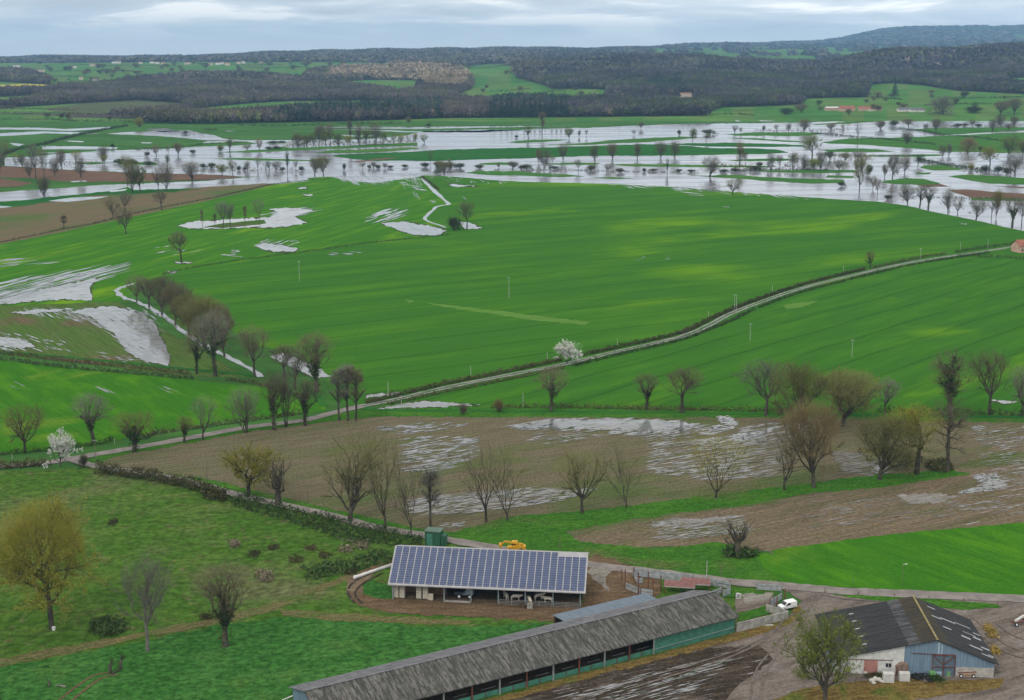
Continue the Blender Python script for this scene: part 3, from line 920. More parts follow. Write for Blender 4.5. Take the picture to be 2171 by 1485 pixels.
FIELD_W = [([(1523, 884), (1545, 884), (1567, 904), (1530, 900)], *fd, 60, 22, 3.0), ([(1542, 925), (1620, 914), (1640, 905), (1610, 938), (1560, 935)], *fd, 120, 34, 3.0), ([(2062, 1008), (2105, 1006), (2140, 1028), (2100, 1042), (2030, 1048), (2085, 1028)], *fd, 120, 34, 3.0),
    ([(1060, 905), (1160, 890), (1350, 889), (1500, 900), (1560, 906), (1520, 922), (1380, 927), (1250, 917), (1130, 912)], *fd, 210, 60, 2.6),
    ([(800, 905), (960, 895), (990, 905), (850, 925)], *fd, 40, 50, 2.0), ([(860, 925), (1030, 930), (1010, 965), (930, 1005), (850, 1000)], *fd, 130, 60, 2.0),
    ([(860, 1082), (870, 1060), (1000, 1045), (1130, 1035), (1260, 1040), (1180, 1065), (1000, 1090), (900, 1092)], *fd, 210, 60, 2.4),
    ([(1380, 930), (1640, 925), (1680, 1010), (1500, 1020), (1380, 1000)], *fd, 190, 70, 2.2), ([(1760, 955), (1850, 965), (1920, 990), (1860, 1012), (1790, 1005)], *fd, 90, 40, 2.4),
    ([(2060, 905), (2300, 900), (2300, 1050), (2100, 1040)], *fd, 130, 60, 2.0), ([(1380, 1105), (1560, 1095), (1600, 1130), (1400, 1150)], *fd, 80, 60, 2.2), ([(1700, 1060), (2171, 1050), (2171, 1090), (1700, 1120)], *fd, 70, 60, 1.8),
    ([(940, 1110), (990, 1108), (980, 1120), (930, 1120)], *fd, 12, 30, 2.0), ([(1100, 930), (1150, 915), (1290, 925), (1150, 945)], *fd, 30, 40, 1.6),
    ([(1560, 905), (1740, 890), (1700, 930), (1600, 950)], *fd, 60, 60, 2.2)]
streaks('water', [(q, a_1, b_1, int(n_1 * 1.5), l_1 * .8, w_1 * .72) for q, a_1, b_1, n_1, l_1, w_1 in FIELD_W[:6]], .19, pond)
streaks('water', [(q, a_1, b_1, int(n_1 * 1.9), l_1 * .75, w_1 * .66) for q, a_1, b_1, n_1, l_1, w_1 in FIELD_W[6:]], .19, dull)
streaks('water', [(q, a_1, b_1, int(n_1 * .35), l_1 * .8, w_1 * .6) for q, a_1, b_1, n_1, l_1, w_1 in FIELD_W[6:]], .21, pond)
fl = ((0, 640), (250, 575))
streaks('water', [
    ([(-60, 640), (0, 600), (120, 580), (260, 565), (250, 580), (200, 600), (120, 615), (0, 645)], *fl, 110, 130, 1.7), ([(0, 545), (120, 545), (110, 560), (0, 568)], (0, 558), (120, 545), 10, 90, 1.2),
    ([(780, 475), (800, 450), (860, 444), (850, 465)], (790, 472), (856, 450), 24, 60, 2.0), ([(520, 528), (560, 508), (640, 512), (620, 520)], (525, 526), (560, 513), 20, 30, 1.4), ([(450, 545), (500, 530), (515, 546)], (455, 540), (512, 545), 8, 30, 1.4),
    ([(560, 452), (660, 440), (680, 452), (600, 478), (560, 470)], (570, 462), (660, 444), 30, 50, 1.4), ([(310, 530), (350, 515), (420, 525), (400, 560)], (310, 528), (350, 518), 8, 30, 1.2)], .19, pond)
streaks('water', [([(1230, 1480), (1330, 1440), (1480, 1405), (1560, 1400), (1520, 1440), (1420, 1490)], (1250, 1480), (1500, 1415), 90, 60, 2.0), ([(1120, 1490), (1260, 1450), (1300, 1480), (1200, 1500)], (1120, 1490), (1300, 1450), 16, 50, 1.6)], .20, pond)
streaks('water', [([(700, 372), (880, 368), (900, 385), (740, 392)], (800, 372), (830, 388), 90, 22, 1.1), ([(870, 378), (900, 378), (890, 420), (880, 425), (850, 390)], (868, 380), (890, 420), 26, 22, 1.3), ([(905, 372), (1080, 384), (1070, 392), (960, 385), (910, 390)], (1050, 380), (1072, 391), 22, 16, 1.0),
    ([(1130, 362), (1200, 368), (1190, 374), (1040, 370), (1030, 364)], (1045, 362), (1060, 374), 14, 14, .9), ([(1290, 388), (1700, 415), (1720, 424), (1300, 396)], (1300, 388), (1330, 396), 60, 30, 1.0), ([(0, 820), (60, 812), (20, 826)], (0, 813), (28, 826), 3, 34, 1.4), ([(190, 822), (250, 826), (245, 846), (200, 832)], (197, 822), (248, 845), 4, 50, 1.6), ([(335, 816), (380, 820), (385, 836), (345, 834)], (340, 816), (384, 834), 4, 44, 1.4),
    ([(975, 416), (992, 420), (990, 426)], (978, 417), (990, 425), 3, 14, 1.0), ([(845, 385), (895, 395), (900, 405), (860, 398)], (850, 392), (895, 400), 10, 25, 1.4), ([(905, 425), (925, 425), (920, 432)], (905, 432), (925, 426), 5, 14, 1.0), ([(1300, 545), (1430, 545), (1425, 556), (1300, 552)], (1400, 556), (1427, 549), 3, 28, .9), ([(1440, 403), (1500, 413), (1480, 419)], (1440, 414), (1500, 417), 3, 40, 1.0), ([(1530, 438), (1560, 443)] + [(1545, 440)], (1530, 440), (1550, 441), 1, 20, 1.0), ([(2038, 475), (2056, 476), (2050, 478)], (2038, 475), (2056, 476), 1, 18, 1.2),
    ([(660, 538), (760, 535), (720, 546)], (670, 541), (710, 544), 5, 30, 1.2)], .20, pond)
streaks('water', [([(30, 660), (330, 655), (360, 760), (300, 770), (200, 690)], (150, 665), (355, 776), 260, 34, 2.0), ([(90, 720), (150, 725), (150, 745), (95, 745)], (100, 725), (150, 745), 16, 22, 1.8), ([(210, 745), (300, 760), (290, 772), (220, 765)], (210, 750), (300, 770), 14, 30, 1.5), ([(0, 705), (75, 715), (85, 745), (0, 742)], (0, 712), (75, 738), 34, 30, 2.0)], .20, pond)
# pale strip where the crop failed in the middle of the wheat, and a darker islet in the pond
failed = field('thin_wheat', (.085, .20, .03), (.12, .22, .05), None, ang=0, L=30, W=3, fine=.2)
sheet('thin_crop', [[(900, 642), (960, 648), (1080, 662), (1250, 684), (1240, 690), (1120, 678), (1000, 660), (940, 652)], [(855, 636), (880, 638), (870, 643)], [(1660, 648), (1700, 641), (1735, 638), (1700, 652), (1668, 656)]], .09, failed, .9)
sheet('bank', [[(430, 483), (470, 475), (520, 470), (560, 467), (564, 474), (520, 480), (470, 484)]], .30, pasture, .8)

# ------------------------------------------------------------------ trees
def leafmat(name, a, b, rough=.85, trans=0.0):
    m, nd, ln, bs, out = newmat(name)
    oi = nd.new('ShaderNodeObjectInfo')
    pos = nd.new('ShaderNodeNewGeometry').outputs['Position']
    c = mixc(nd, ln, step(nd, ln, noise(nd, ln, pos, .9, 4, .6), .35, .65), a, b)
    hs = nd.new('ShaderNodeHueSaturation')
    ln.new(step(nd, ln, oi.outputs['Random'], 0, 1, .8, 1.25), hs.inputs['Value'])
    ln.new(c, hs.inputs['Color'])
    ln.new(hs.outputs[0], bs.inputs['Base Color'])
    bs.inputs['Roughness'].default_value = rough
    bs.inputs['Specular IOR Level'].default_value = .15
    return m


bark = leafmat('bark', (.045, .038, .028), (.09, .08, .062))
bark_pale = leafmat('bark_pale', (.13, .12, .105), (.21, .195, .175))
tw_brown = leafmat('twigs_brown', (.120, .102, .058), (.17, .148, .088))
tw_grey = leafmat('twigs_grey', (.145, .138, .105), (.195, .19, .15))
tw_olive = leafmat('twigs_olive', (.13, .128, .045), (.18, .175, .062))
tw_green = leafmat('buds_green', (.12, .16, .028), (.19, .22, .04))
tw_yellow = leafmat('buds_yellow', (.18, .175, .025), (.25, .23, .04))
tw_bright = leafmat('leaves_bright', (.07, .14, .012), (.13, .21, .02))
tw_red = leafmat('buds_red', (.155, .118, .055), (.21, .165, .075))
ivy_m = leafmat('ivy', (.030, .055, .016), (.065, .095, .03))
white_m = leafmat('blossom', (.55, .56, .50), (.75, .75, .70))
conif_m = leafmat('needles', (.012, .034, .022), (.025, .055, .034))
hedge_m = leafmat('hedge_brown', (.055, .060, .020), (.095, .092, .038))
hedge_g = leafmat('hedge_green', (.028, .055, .014), (.065, .095, .03))
bramble_m = leafmat('bramble', (.032, .075, .016), (.075, .105, .035))
reed_m = leafmat('dead_stalks', (.14, .12, .075), (.23, .20, .14))


def tubes(segs):
    """segments (p0, p1, r0, r1, sides) to one mesh"""
    V, F = [], []
    for p0, p1, r0, r1, k in segs:
        d = p1 - p0
        L = np.linalg.norm(d)
        if L < 1e-6:
            continue
        d = d / L
        u = np.cross(d, (0.3, 0.1, 1.0) if abs(d[2]) < .9 else (1.0, 0, 0))
        u /= np.linalg.norm(u)
        w = np.cross(d, u)
        n = len(V)
        e = d * min(r0, L * .2)
        for P, r in ((p0 - e, r0), (p1 + e * .3, r1)):
            for i in range(k):
                t = 2 * math.pi * i / k
                V.append(P + u * (r * math.cos(t)) + w * (r * math.sin(t)))
        for i in range(k):
            j = (i + 1) % k
            F.append((n + i, n + j, n + k + j, n + k + i))
    return np.array(V), np.array(F)


def nrm(v):
    return v / (np.linalg.norm(v) + 1e-9)


class Proto:
    pass


def grow(seed, H=15.0, trunk=.30, limbs=7, spread=.9, up=.25, n2=5, n3=4, tw=20, tl=1.3, twd=.045, r=.42, leaves=0, ls=.22, multi=1, lean=0.0, ratio=.62, crook=.28, ivy=0.0, ivy_top=.5, low=0.72, drop=0.0, haze=2500):
    tw, twd, tl, r, spread, up = int(tw * 1.3), twd * .85, tl, r * 1.22, spread * .86, up * 1.2
    rng = np.random.default_rng(seed)
    segs, tips = [], []
    trunkline = []

    def branch(p, d, L, rad, level, k):
        ns = (5, 4, 3, 2)[level]
        pts, dirs = [p], [d]
        for i in range(ns):
            d = nrm(d + rng.normal(size=3) * crook * (.16 if level == 0 else .9) + np.array([0, 0, up * (.35 if level else .1) - (drop if level > 1 else 0)]))
            q = p + d * (L / ns)
            r1 = rad * (1 - .55 * (i + 1) / ns) if level else rad * (1 - .38 * (i + 1) / ns)
            r0 = rad * (1 - .55 * i / ns) if level else rad * (1 - .38 * i / ns)
            segs.append((p, q, r0, r1, k))
            if level == 0:
                trunkline.append((p, q, r0))
            p = q
            pts.append(p)
            dirs.append(d)
        rad_end = rad * (.45 if level else .62)
        if level == 3:
            tips.append((np.array(pts), np.array(dirs)))
            return
        nch = (limbs, n2, n3)[level]
        az0 = rng.uniform(0, 6.28)
        for c in range(nch):
            t = (rng.uniform(low, 1.0) if level == 0 else rng.uniform(.25, 1.0)) if c < nch - 1 else 1.0
            f = t * ns
            i = min(int(f), ns - 1)
            s = pts[i] + (pts[i + 1] - pts[i]) * (f - i)
            base = dirs[i + 1]
            az = az0 + c * 2.4 + rng.normal() * .3
            o = nrm(np.cross(base, (math.cos(az), math.sin(az), .2)))
            o2 = np.cross(base, o)
            o = o * math.cos(az) + o2 * math.sin(az)
            a = (spread if level == 0 else .75) * rng.uniform(.6, 1.15)
            if t == 1.0:
                a *= .35
            nd_ = nrm(base * math.cos(a) + o * math.sin(a))
            rr = rad_end * (.72 if level == 0 else .75) * rng.uniform(.75, 1.1)
            if level == 0:
                LL = H * (1 - trunk) * ratio * rng.uniform(.8, 1.1) * (1.0 - .35 * max(0, .55 - t))
            else:
                LL = L * rng.uniform(.45, .75)
            branch(s, nd_, LL, max(rr, .045), level + 1, (5, 4, 3)[level])

    for m in range(multi):
        d0 = nrm(np.array([rng.normal() * .12 * (multi > 1) + lean, rng.normal() * .22 * (multi > 1), 1.0]))
        off = np.array([rng.normal() * .5, rng.normal() * .5, 0.0]) if multi > 1 else np.zeros(3)
        branch(off + np.array([0, 0, -.25]), d0, H * trunk * rng.uniform(.9, 1.1), r, 0, 7)
    V, F = tubes(segs)
    # fine twigs: thin tapering blades
    TV = []
    LV = []
    for pts, dirs in tips:
        n = tw
        t = rng.uniform(0, 1, n) * (len(pts) - 1)
        i = np.minimum(t.astype(int), len(pts) - 2)
        s = pts[i] + (pts[i + 1] - pts[i]) * (t - i)[:, None]
        d = dirs[i + 1] + rng.normal(size=(n, 3)) * .75 + np.array([0, 0, .22 - drop])
        d /= np.linalg.norm(d, axis=1)[:, None]
        L = rng.uniform(.5, 1.1, n)[:, None] * tl
        sd = np.cross(d, rng.normal(size=(n, 3)))
        sd /= np.linalg.norm(sd, axis=1)[:, None]
        w = twd * rng.uniform(.7, 1.3, n)[:, None]
        TV.append(np.stack([s - sd * w / 2, s + sd * w / 2, s + d * L], 1))
        if leaves:
            m = leaves
            j = rng.integers(0, n, m)
            c = s[j] + d[j] * L[j] * rng.uniform(.3, 1.0, m)[:, None]
            LV.append(c[:, None, :] + rng.normal(size=(m, 3, 3)) * ls * .5)
    TV = np.concatenate(TV).reshape(-1, 3)
    CV = np.concatenate([TV] + ([np.concatenate(LV).reshape(-1, 3)] if LV else []))
    P = Proto()
    # the outermost twigs: a fine haze filling the rounded envelope of the crown
    tp = np.concatenate([q[0][-1:] for q in tips])
    cxy = np.median(tp[:, :2], axis=0)
    rad = np.quantile(np.linalg.norm(tp[:, :2] - cxy, axis=1), .86) * 1.12 + .3
    zlo, zhi = np.quantile(tp[:, 2], .06), np.quantile(tp[:, 2], .97) + .9
    zc, rz_ = zlo * .55 + zhi * .45, (zhi - zlo) * .55
    n = int(haze)
    u = rng.normal(size=(n, 3))
    u /= np.linalg.norm(u, axis=1)[:, None]
    u[:, 2] = np.where(u[:, 2] < 0, u[:, 2] * np.where(rng.uniform(size=n) < .6, -1, 1), u[:, 2])
    ang_ = np.arctan2(u[:, 1], u[:, 0])
    lump = 1 + .13 * np.sin(ang_ * 2 + seed * 1.7) + .10 * np.sin(ang_ * 3 + seed) * np.cos(2 * u[:, 2] + seed) + .09 * np.sin(ang_ * 5 + 2 * seed) * np.sin(5 * u[:, 2] + seed)
    rr_ = (rng.uniform(.18, 1.0, n) ** .42 * lump)[:, None]
    s = np.array([cxy[0], cxy[1], zc]) + u * rr_ * np.array([rad * .94, rad * .94, rz_ * .94])
    d = u * np.array([1, 1, .8]) + rng.normal(size=(n, 3)) * .45 + np.array([0, 0, .35])
    d /= np.linalg.norm(d, axis=1)[:, None]
    L = rng.uniform(.5, 1.1, n)[:, None] * tl * 1.15
    sd = np.cross(d, rng.normal(size=(n, 3)))
    sd /= np.linalg.norm(sd, axis=1)[:, None]
    w = twd * rng.uniform(.6, 1.1, n)[:, None]
    CV = np.concatenate([CV, np.stack([s - sd * w / 2, s + sd * w / 2, s + d * L], 1).reshape(-1, 3)])
    zs = CV[:, 2]
    ztop = zc + rz_ * 1.04
    ctr = np.array([np.median(CV[:, 0]), np.median(CV[:, 1])]) * (1 if not lean else 1)
    P.height = ztop
    rr = np.abs(CV[:, 0])
    P.width = 2 * rad * 1.04
    P.wood = mesh_np('tree_trunk', V, F)
    P.wood.polygons.foreach_set('use_smooth', [True] * len(F))
    P.wood.materials.append(bark)
    P.crown = mesh_np('tree_crown', CV, np.arange(len(CV)).reshape(-1, 3))
    P.crown.materials.append(tw_brown)
    P.ivy = None
    if ivy:
        C, S = [], []
        pool = [s_ for s_ in segs if s_[0][2] < H * ivy_top and s_[2] > (.15 if ivy_top < .9 else .09)]
        for s_ in pool:
            L = np.linalg.norm(s_[1] - s_[0])
            for q in range(max(2, int(L * 9 * ivy))):
                t = rng.uniform()
                C.append(s_[0] + (s_[1] - s_[0]) * t + rng.normal(size=3) * (s_[2] * .7 + .12))
                S.append(rng.uniform(.25, .5))
        iv, if_ = clumps(C, S, 5)
        P.ivy = mesh_np('tree_ivy', iv, if_)
        P.ivy.materials.append(ivy_m)
    return P


PR = {
    'oakA': grow(1, 15, .30, 8, .95, .28, 5, 5, 19, 1.2, r=.45),
    'oakB': grow(2, 15, .26, 9, 1.05, .22, 6, 4, 19, 1.2, r=.5, low=.35),
    'oakC': grow(3, 16, .34, 7, .85, .35, 5, 5, 19, 1.2, r=.42),
    'oakD': grow(4, 14, .40, 6, .9, .3, 5, 5, 17, 1.1, r=.40),
    'vee': grow(5, 17, .22, 4, .55, .45, 5, 5, 22, 1.25, r=.40, ratio=.85, crook=.22),
    'vee2': grow(16, 17, .16, 4, .62, .40, 6, 5, 20, 1.2, r=.38, ratio=.9, crook=.24),
    'stout': grow(6, 13, .33, 6, .75, .45, 4, 4, 14, .9, .04, r=.7, ratio=.6),
    'tall': grow(7, 22, .78, 15, 1.2, .1, 4, 4, 13, 1.0, r=.5, ratio=.9, low=.38, crook=.22, haze=3000),
    'slim': grow(8, 18, .8, 16, .7, .4, 3, 3, 15, 1.0, r=.2, ratio=.6, low=.35, crook=.15, haze=2200),
    'clump': grow(9, 13, .3, 4, .5, .4, 4, 3, 13, 1.1, r=.2, multi=6, ratio=.75),
    'big': grow(33, 24, .46, 18, 1.15, .16, 6, 5, 26, 1.6, .06, r=.55, haze=15000, leaves=22, ls=.26, low=.30, ratio=.66, drop=.03),
    'budA': grow(11, 15, .34, 8, 1.0, .22, 6, 5, 15, 1.1, r=.42, leaves=28, ls=.24, low=.5),
    'budB': grow(12, 16, .3, 8, .85, .35, 6, 5, 15, 1.1, r=.42, leaves=30, ls=.22, low=.5),
    'fuzzA': grow(13, 16, .26, 9, .95, .25, 6, 5, 27, 1.4, .055, r=.5, low=.3, haze=8500),
    'fuzzB': grow(14, 17, .3, 8, .8, .4, 6, 5, 27, 1.4, .055, r=.5, low=.2, haze=8500),
    'ivyA': grow(15, 14, .45, 7, .8, .35, 4, 4, 16, 1.1, r=.45, ivy=1.0, ivy_top=.55),
    'ivyB': grow(17, 14, .4, 7, .7, .5, 4, 4, 14, 1.0, r=.42, ivy=1.1, ivy_top=.95),
    'ivyT': grow(18, 24, .8, 16, 1.1, .12, 4, 4, 15, 1.1, r=.55, ratio=.95, low=.35, ivy=1.2, ivy_top=.95, crook=.2),
    'ivyC': grow(19, 15, .35, 7, .6, .55, 5, 4, 16, 1.1, r=.5, ivy=.8, ivy_top=.6, ratio=.7),
    'snag': grow(20, 9, .42, 9, .85, .35, 4, 3, 7, .6, .035, r=.55, ratio=.6, crook=.25, haze=500),
    'blossom': grow(21, 8, .2, 8, .9, .3, 4, 4, 6, .7, r=.18, leaves=60, ls=.24, low=.3, haze=800),
    'shrub': grow(22, 5, .1, 5, .8, .3, 4, 4, 16, .7, .05, r=.12, multi=4, leaves=8, ls=.2, ratio=.7),
    'scrubA': grow(24, 12, .16, 5, .8, .3, 5, 4, 14, 1.1, .05, r=.22, multi=4, low=.5, haze=3600),
    'scrubB': grow(25, 13, .2, 7, .95, .25, 5, 4, 14, 1.1, .05, r=.26, multi=2, low=.35, haze=3800),
    'scrubC': grow(26, 13, .22, 6, .8, .35, 5, 4, 14, 1.1, .05, r=.26, multi=3, low=.4, haze=2600),
    'round': grow(23, 15, .2, 10, 1.05, .2, 6, 5, 34, 1.5, .07, r=.5, low=.2, ratio=.7, haze=11000),
}


def conifer_proto(seed, H=20.0):
    rng = np.random.default_rng(seed)
    C, S = [], []
    for i in range(460):
        z = H * (.08 + .92 * rng.uniform() ** .8)
        rad = (1 - z / H) * H * .17 * rng.uniform(.35, 1.05) + .1
        a = rng.uniform(0, 6.28)
        C.append((rad * math.cos(a), rad * math.sin(a), z - rad * .3))
        S.append(.75 * (1.25 - z / H))
    V, F = clumps(C, S, 4, .6)
    P = Proto()
    P.height, P.width, P.ivy = H, H * .30, None
    v, f = tubes([(np.array([0, 0, -.3]), np.array([0, 0, H * .9]), .3, .05, 5)])
    P.wood = mesh_np('tree_trunk', v, f)
    P.wood.materials.append(bark)
    P.crown = mesh_np('tree_crown', V, F)
    P.crown.materials.append(conif_m)
    return P


PR['conifer'] = conifer_proto(5)


def put(o, m):
    if o.data.materials[0] is not m:
        o.material_slots[0].link = 'OBJECT'
        o.material_slots[0].material = m


def tree(kind, bx, by, ty, w, label, mat=None, group=None, cat='tree', name='tree', wood=None, rz=None, ymin=0.0, sink=0.0):
    P = PR[kind]
    p = at(bx, by, ymin)
    h = max(1.0, height_for(p, ty) * 1.08)
    wm = w * (1.2 if by > 440 else 1.12) / ppm(p)
    sxy = wm / P.width
    sz = h / P.height
    e = thing(name, label, cat, p, rz if rz is not None else random.uniform(0, 6.28), group)
    e.scale = (sxy, sxy, sz)
    t = link('trunk', P.wood, (), e)
    if wood:
        put(t, wood)
    c = link('crown', P.crown, (), e)
    if mat:
        put(c, mat)
    if P.ivy:
        link('ivy', P.ivy, (), e)
    return e


B, G_, O, GR, Y_, BR, RD = tw_brown, tw_grey, tw_olive, tw_green, tw_yellow, tw_bright, tw_red
NEAR = [
    ('big', 110, 1334, 1088, 195, Y_, 'huge spreading oak with yellow-green spring buds in the lower left pasture'),
    ('oakC', 313, 1382, 1195, 105, G_, 'bare grey tree just right of the huge budding oak', bark_pale),
    ('ivyC', 478, 1371, 1205, 105, B, 'bare tree with ivy up its trunk, nearest the long shed on the pasture'),
    ('budA', 1748, 1512, 1318, 142, GR, 'leafing green tree in front of the dark-roofed barn, trunk cut by the frame'),
    ('snag', 1563, 1178, 1098, 70, B, 'stubby pollarded tree alone on the grass beyond the cattle pens'),
    ('budA', 527, 1052, 948, 112, Y_, 'yellow-green budding tree, first of the row along the lane'),
    ('snag', 590, 1070, 968, 72, B, 'gnarled bare tree just right of the yellow-green one by the lane'),
    ('oakB', 742, 1106, 940, 128, O, 'broad dark-limbed bare tree beside the lane left of the forked trees'),
    ('vee', 817, 1121, 935, 92, O, 'olive forked tree with three long stems beside the lane'),
    ('vee2', 871, 1131, 968, 84, B, 'wide forked tree with two thin stems beside the green cabin'),
    ('slim', 913, 1118, 1000, 42, G_, 'thin bare tree right behind the green cabin'),
    ('vee', 1031, 1108, 955, 98, B, 'bare fan-shaped tree, the left one of the pair in the middle'),
    ('vee2', 1076, 1104, 966, 110, O, 'spreading bare tree, the right one of the pair in the middle'),
    ('oakA', 1234, 1088, 958, 112, O, 'rounded olive tree with a straight trunk, left of two in the strip centre'),
    ('vee2', 1328, 1077, 950, 92, O, 'upright bare tree with a thick dark foot in the strip centre'),
    ('vee2', 1517, 1056, 922, 132, Y_, 'budding tree with pale forked trunk alone between the field halves'),
    ('vee', 1662, 1040, 918, 78, B, 'narrow bare tree left of the big fan-shaped one'),
    ('fuzzA', 1725, 1034, 866, 124, RD, 'large brown fan-shaped tree in the grass strip of the field'),
    ('fuzzB', 1865, 1018, 892, 112, O, 'dense brown-green tree with a short pale foot in the strip'),
    ('oakD', 1943, 1005, 868, 116, Y_, 'olive-green crooked-limbed tree next to the tall bare trunk'),
    ('tall', 2008, 1001, 850, 84, B, 'tall bare dead-looking tree standing at the bramble heap'),
    ('ivyA', 1168, 872, 785, 64, B, 'lone tree with leafy dark trunk on the hedge below the blossom tree'),
    ('ivyA', 1371, 870, 798, 50, B, 'small tree with dark ivy stem, left of two on the hedge'),
    ('oakD', 1447, 876, 790, 76, B, 'bare tree right of the small ivy-stemmed one on the hedge'),
    ('oakC', 1624, 882, 770, 92, G_, 'grey bare tree at the left end of the hedge-side group'),
    ('fuzzB', 1702, 905, 778, 104, O, 'hazy olive tree second in the hedge-side group'),
    ('fuzzA', 1786, 905, 792, 124, O, 'wide domed olive tree third in the hedge-side group'),
    ('oakC', 1876, 880, 806, 50, G_, 'small faint grey tree on the hedge right of the domed tree'),
    ('ivyT', 2016, 886, 752, 96, B, 'tallest tree on the hedge, trunk wrapped high in ivy'),
    ('oakC', 2097, 880, 752, 80, B, 'brown tree with pale stems right of the ivy-wrapped giant'),
    ('oakA', 2166, 884, 778, 66, G_, 'grey tree cut by the right edge on the hedge line'),
    ('fuzzA', 1800, 870, 815, 70, O, 'low hazy tree tucked behind the wide domed tree'),
    ('oakA', 53, 960, 862, 96, RD, 'brown spreading tree at the far left of the lane hedge'),
    ('ivyA', 198, 941, 842, 72, G_, 'grey tree with ivy on its trunk on the lane hedge'),
    ('ivyB', 284, 958, 878, 80, O, 'bushy ivy-filled tree standing at the lane edge'),
    ('ivyB', 391, 939, 888, 38, O, 'two dark ivy columns with thin tops beside the lane'),
    ('vee', 430, 933, 845, 60, G_, 'pale grey forked tree beside the lane between ivy columns and thicket'),
    ('clump', 520, 918, 828, 78, G_, 'grey many-stemmed tree growing from a dark bush by the lane'),
    ('ivyC', 581, 912, 800, 58, B, 'dark-stemmed tree with ivy arms left of the crossroads'),
    ('clump', 607, 906, 790, 54, G_, 'thin multi-stemmed tree near the crossroads'),
    ('ivyC', 647, 903, 812, 56, B, 'twisted ivy tree closest to the crossroads'),
    ('slim', 720, 893, 788, 34, G_, 'slender grey tree, left of the trio at the crossroads'),
    ('slim', 738, 893, 780, 36, G_, 'slender grey tree, middle of the trio at the crossroads'),
    ('slim', 754, 893, 784, 36, B, 'slender grey tree, right of the trio at the crossroads'),
    ('ivyA', 417, 793, 705, 50, B, 'ivy-trunked tree with a bent arm at the end of the grass track'),
    ('ivyA', 457, 798, 670, 78, G_, 'tall grey tree with an ivy trunk beside the bent-armed one'),
    ('oakC', 540, 799, 700, 72, B, 'bare tree with bushy crown beside the flooded ditch'),
    ('oakD', 604, 803, 738, 60, B, 'low bare tree leaning over the pool by the wheat'),
    ('oakC', 626, 828, 750, 52, G_, 'thin pale tree in front of the pool by the wheat'),
    ('ivyC', 671, 832, 715, 78, B, 'broom-shaped ivy tree at the corner of the wheat'),
    ('oakA', 290, 642, 586, 46, B, 'dark tree at the bend of the flooded ditch'),
    ('oakC', 316, 652, 590, 48, B, 'second tree from the bend of the flooded ditch'),
    ('fuzzB', 344, 668, 592, 58, B, 'third tree from the bend of the flooded ditch'),
    ('fuzzA', 372, 690, 606, 60, B, 'fourth tree from the bend, brown and round'),
    ('fuzzB', 402, 712, 630, 74, O, 'olive hazy tree in the middle of the ditch row'),
    ('fuzzA', 436, 738, 638, 92, O, 'broadest olive tree of the ditch row'),
    ('fuzzB', 476, 758, 656, 60, B, 'brown hazy tree at the near end of the ditch row'),
    ('oakD', 385, 557, 495, 36, B, 'lone bare tree in a puddle in the left wheat'),
    ('oakA', 267, 496, 440, 42, B, 'bare tree inside the wheat edge below the stubble field'),
    ('oakA', 240, 464, 420, 34, B, 'small round bare tree on the stubble boundary, left one of two'),
    ('oakC', 265, 450, 410, 30, G_, 'grey bare tree on the stubble field, right one of two'),
    ('oakD', 343, 446, 408, 28, B, 'bare tree on the stubble boundary near the brown slope'),
    ('slim', 136, 485, 458, 14, B, 'thin sapling on the edge of the stubble field'),
    ('slim', 429, 480, 446, 7, B, 'thin pole-like trunk at the left end of the pond islet'),
    ('slim', 456, 481, 455, 8, B, 'short thin trunk on the pond islet'),
    ('oakC', 474, 482, 430, 28, G_, 'left one of the two full bare trees on the pond islet'),
    ('oakC', 488, 481, 434, 24, G_, 'right one of the two full bare trees on the pond islet'),
    ('slim', 520, 474, 438, 9, B, 'thin bare trunk in the middle of the pond islet'),
    ('vee', 551, 468, 424, 28, G_, 'fan-shaped bare tree at the right end of the pond islet'),
    ('oakC', 990, 484, 430, 34, B, 'bare tree by the white puddle in mid-wheat'),
    ('ivyB', 1846, 570, 536, 20, RD, 'short stout ivy-covered tree on the upper road verge'),
    ('oakA', 1553, 414, 380, 40, O, 'round oak alone on the wheat shore of the flood'),
]
for t in NEAR:
    tree(t[0], t[1], t[2], t[3], t[4], t[6], t[5], wood=t[7] if len(t) > 7 else None)
tree('blossom', 1202, 771, 724, 58, 'white blossoming tree beside the straight road', white_m, name='blossom_tree')
tree('blossom', 128, 990, 917, 56, 'white blossoming tree at the lane junction on the left', white_m, name='blossom_tree')
tree('shrub', 962, 489, 461, 30, 'dark rounded bush next to the bare tree in mid-wheat', hedge_g, cat='bush', name='bush')
tree('shrub', 1060, 874, 848, 22, 'small rust-coloured bush on the hedge in the middle', tw_red, cat='bush', name='bush')
tree('shrub', 983, 880, 856, 16, 'small dark sapling on the hedge left of the rust bush', B, cat='bush', name='bush')
tree('shrub', 175, 992, 966, 20, 'brown thorny bush at the lane junction', hedge_m, cat='bush', name='bush')


def nth(i):
    s = 'th' if 10 <= i % 100 <= 20 else {1: 'st', 2: 'nd', 3: 'rd'}.get(i % 10, 'th')
    return f'{i}{s}'


DESC = {id(B): 'brown bare', id(G_): 'grey bare', id(O): 'olive hazy', id(GR): 'green-budding', id(Y_): 'yellow-green', id(BR): 'bright green', id(RD): 'rusty brown', id(hedge_g): 'dark green', id(hedge_m): 'brown', id(conif_m): 'dark', id(ivy_m): 'ivy-dark'}


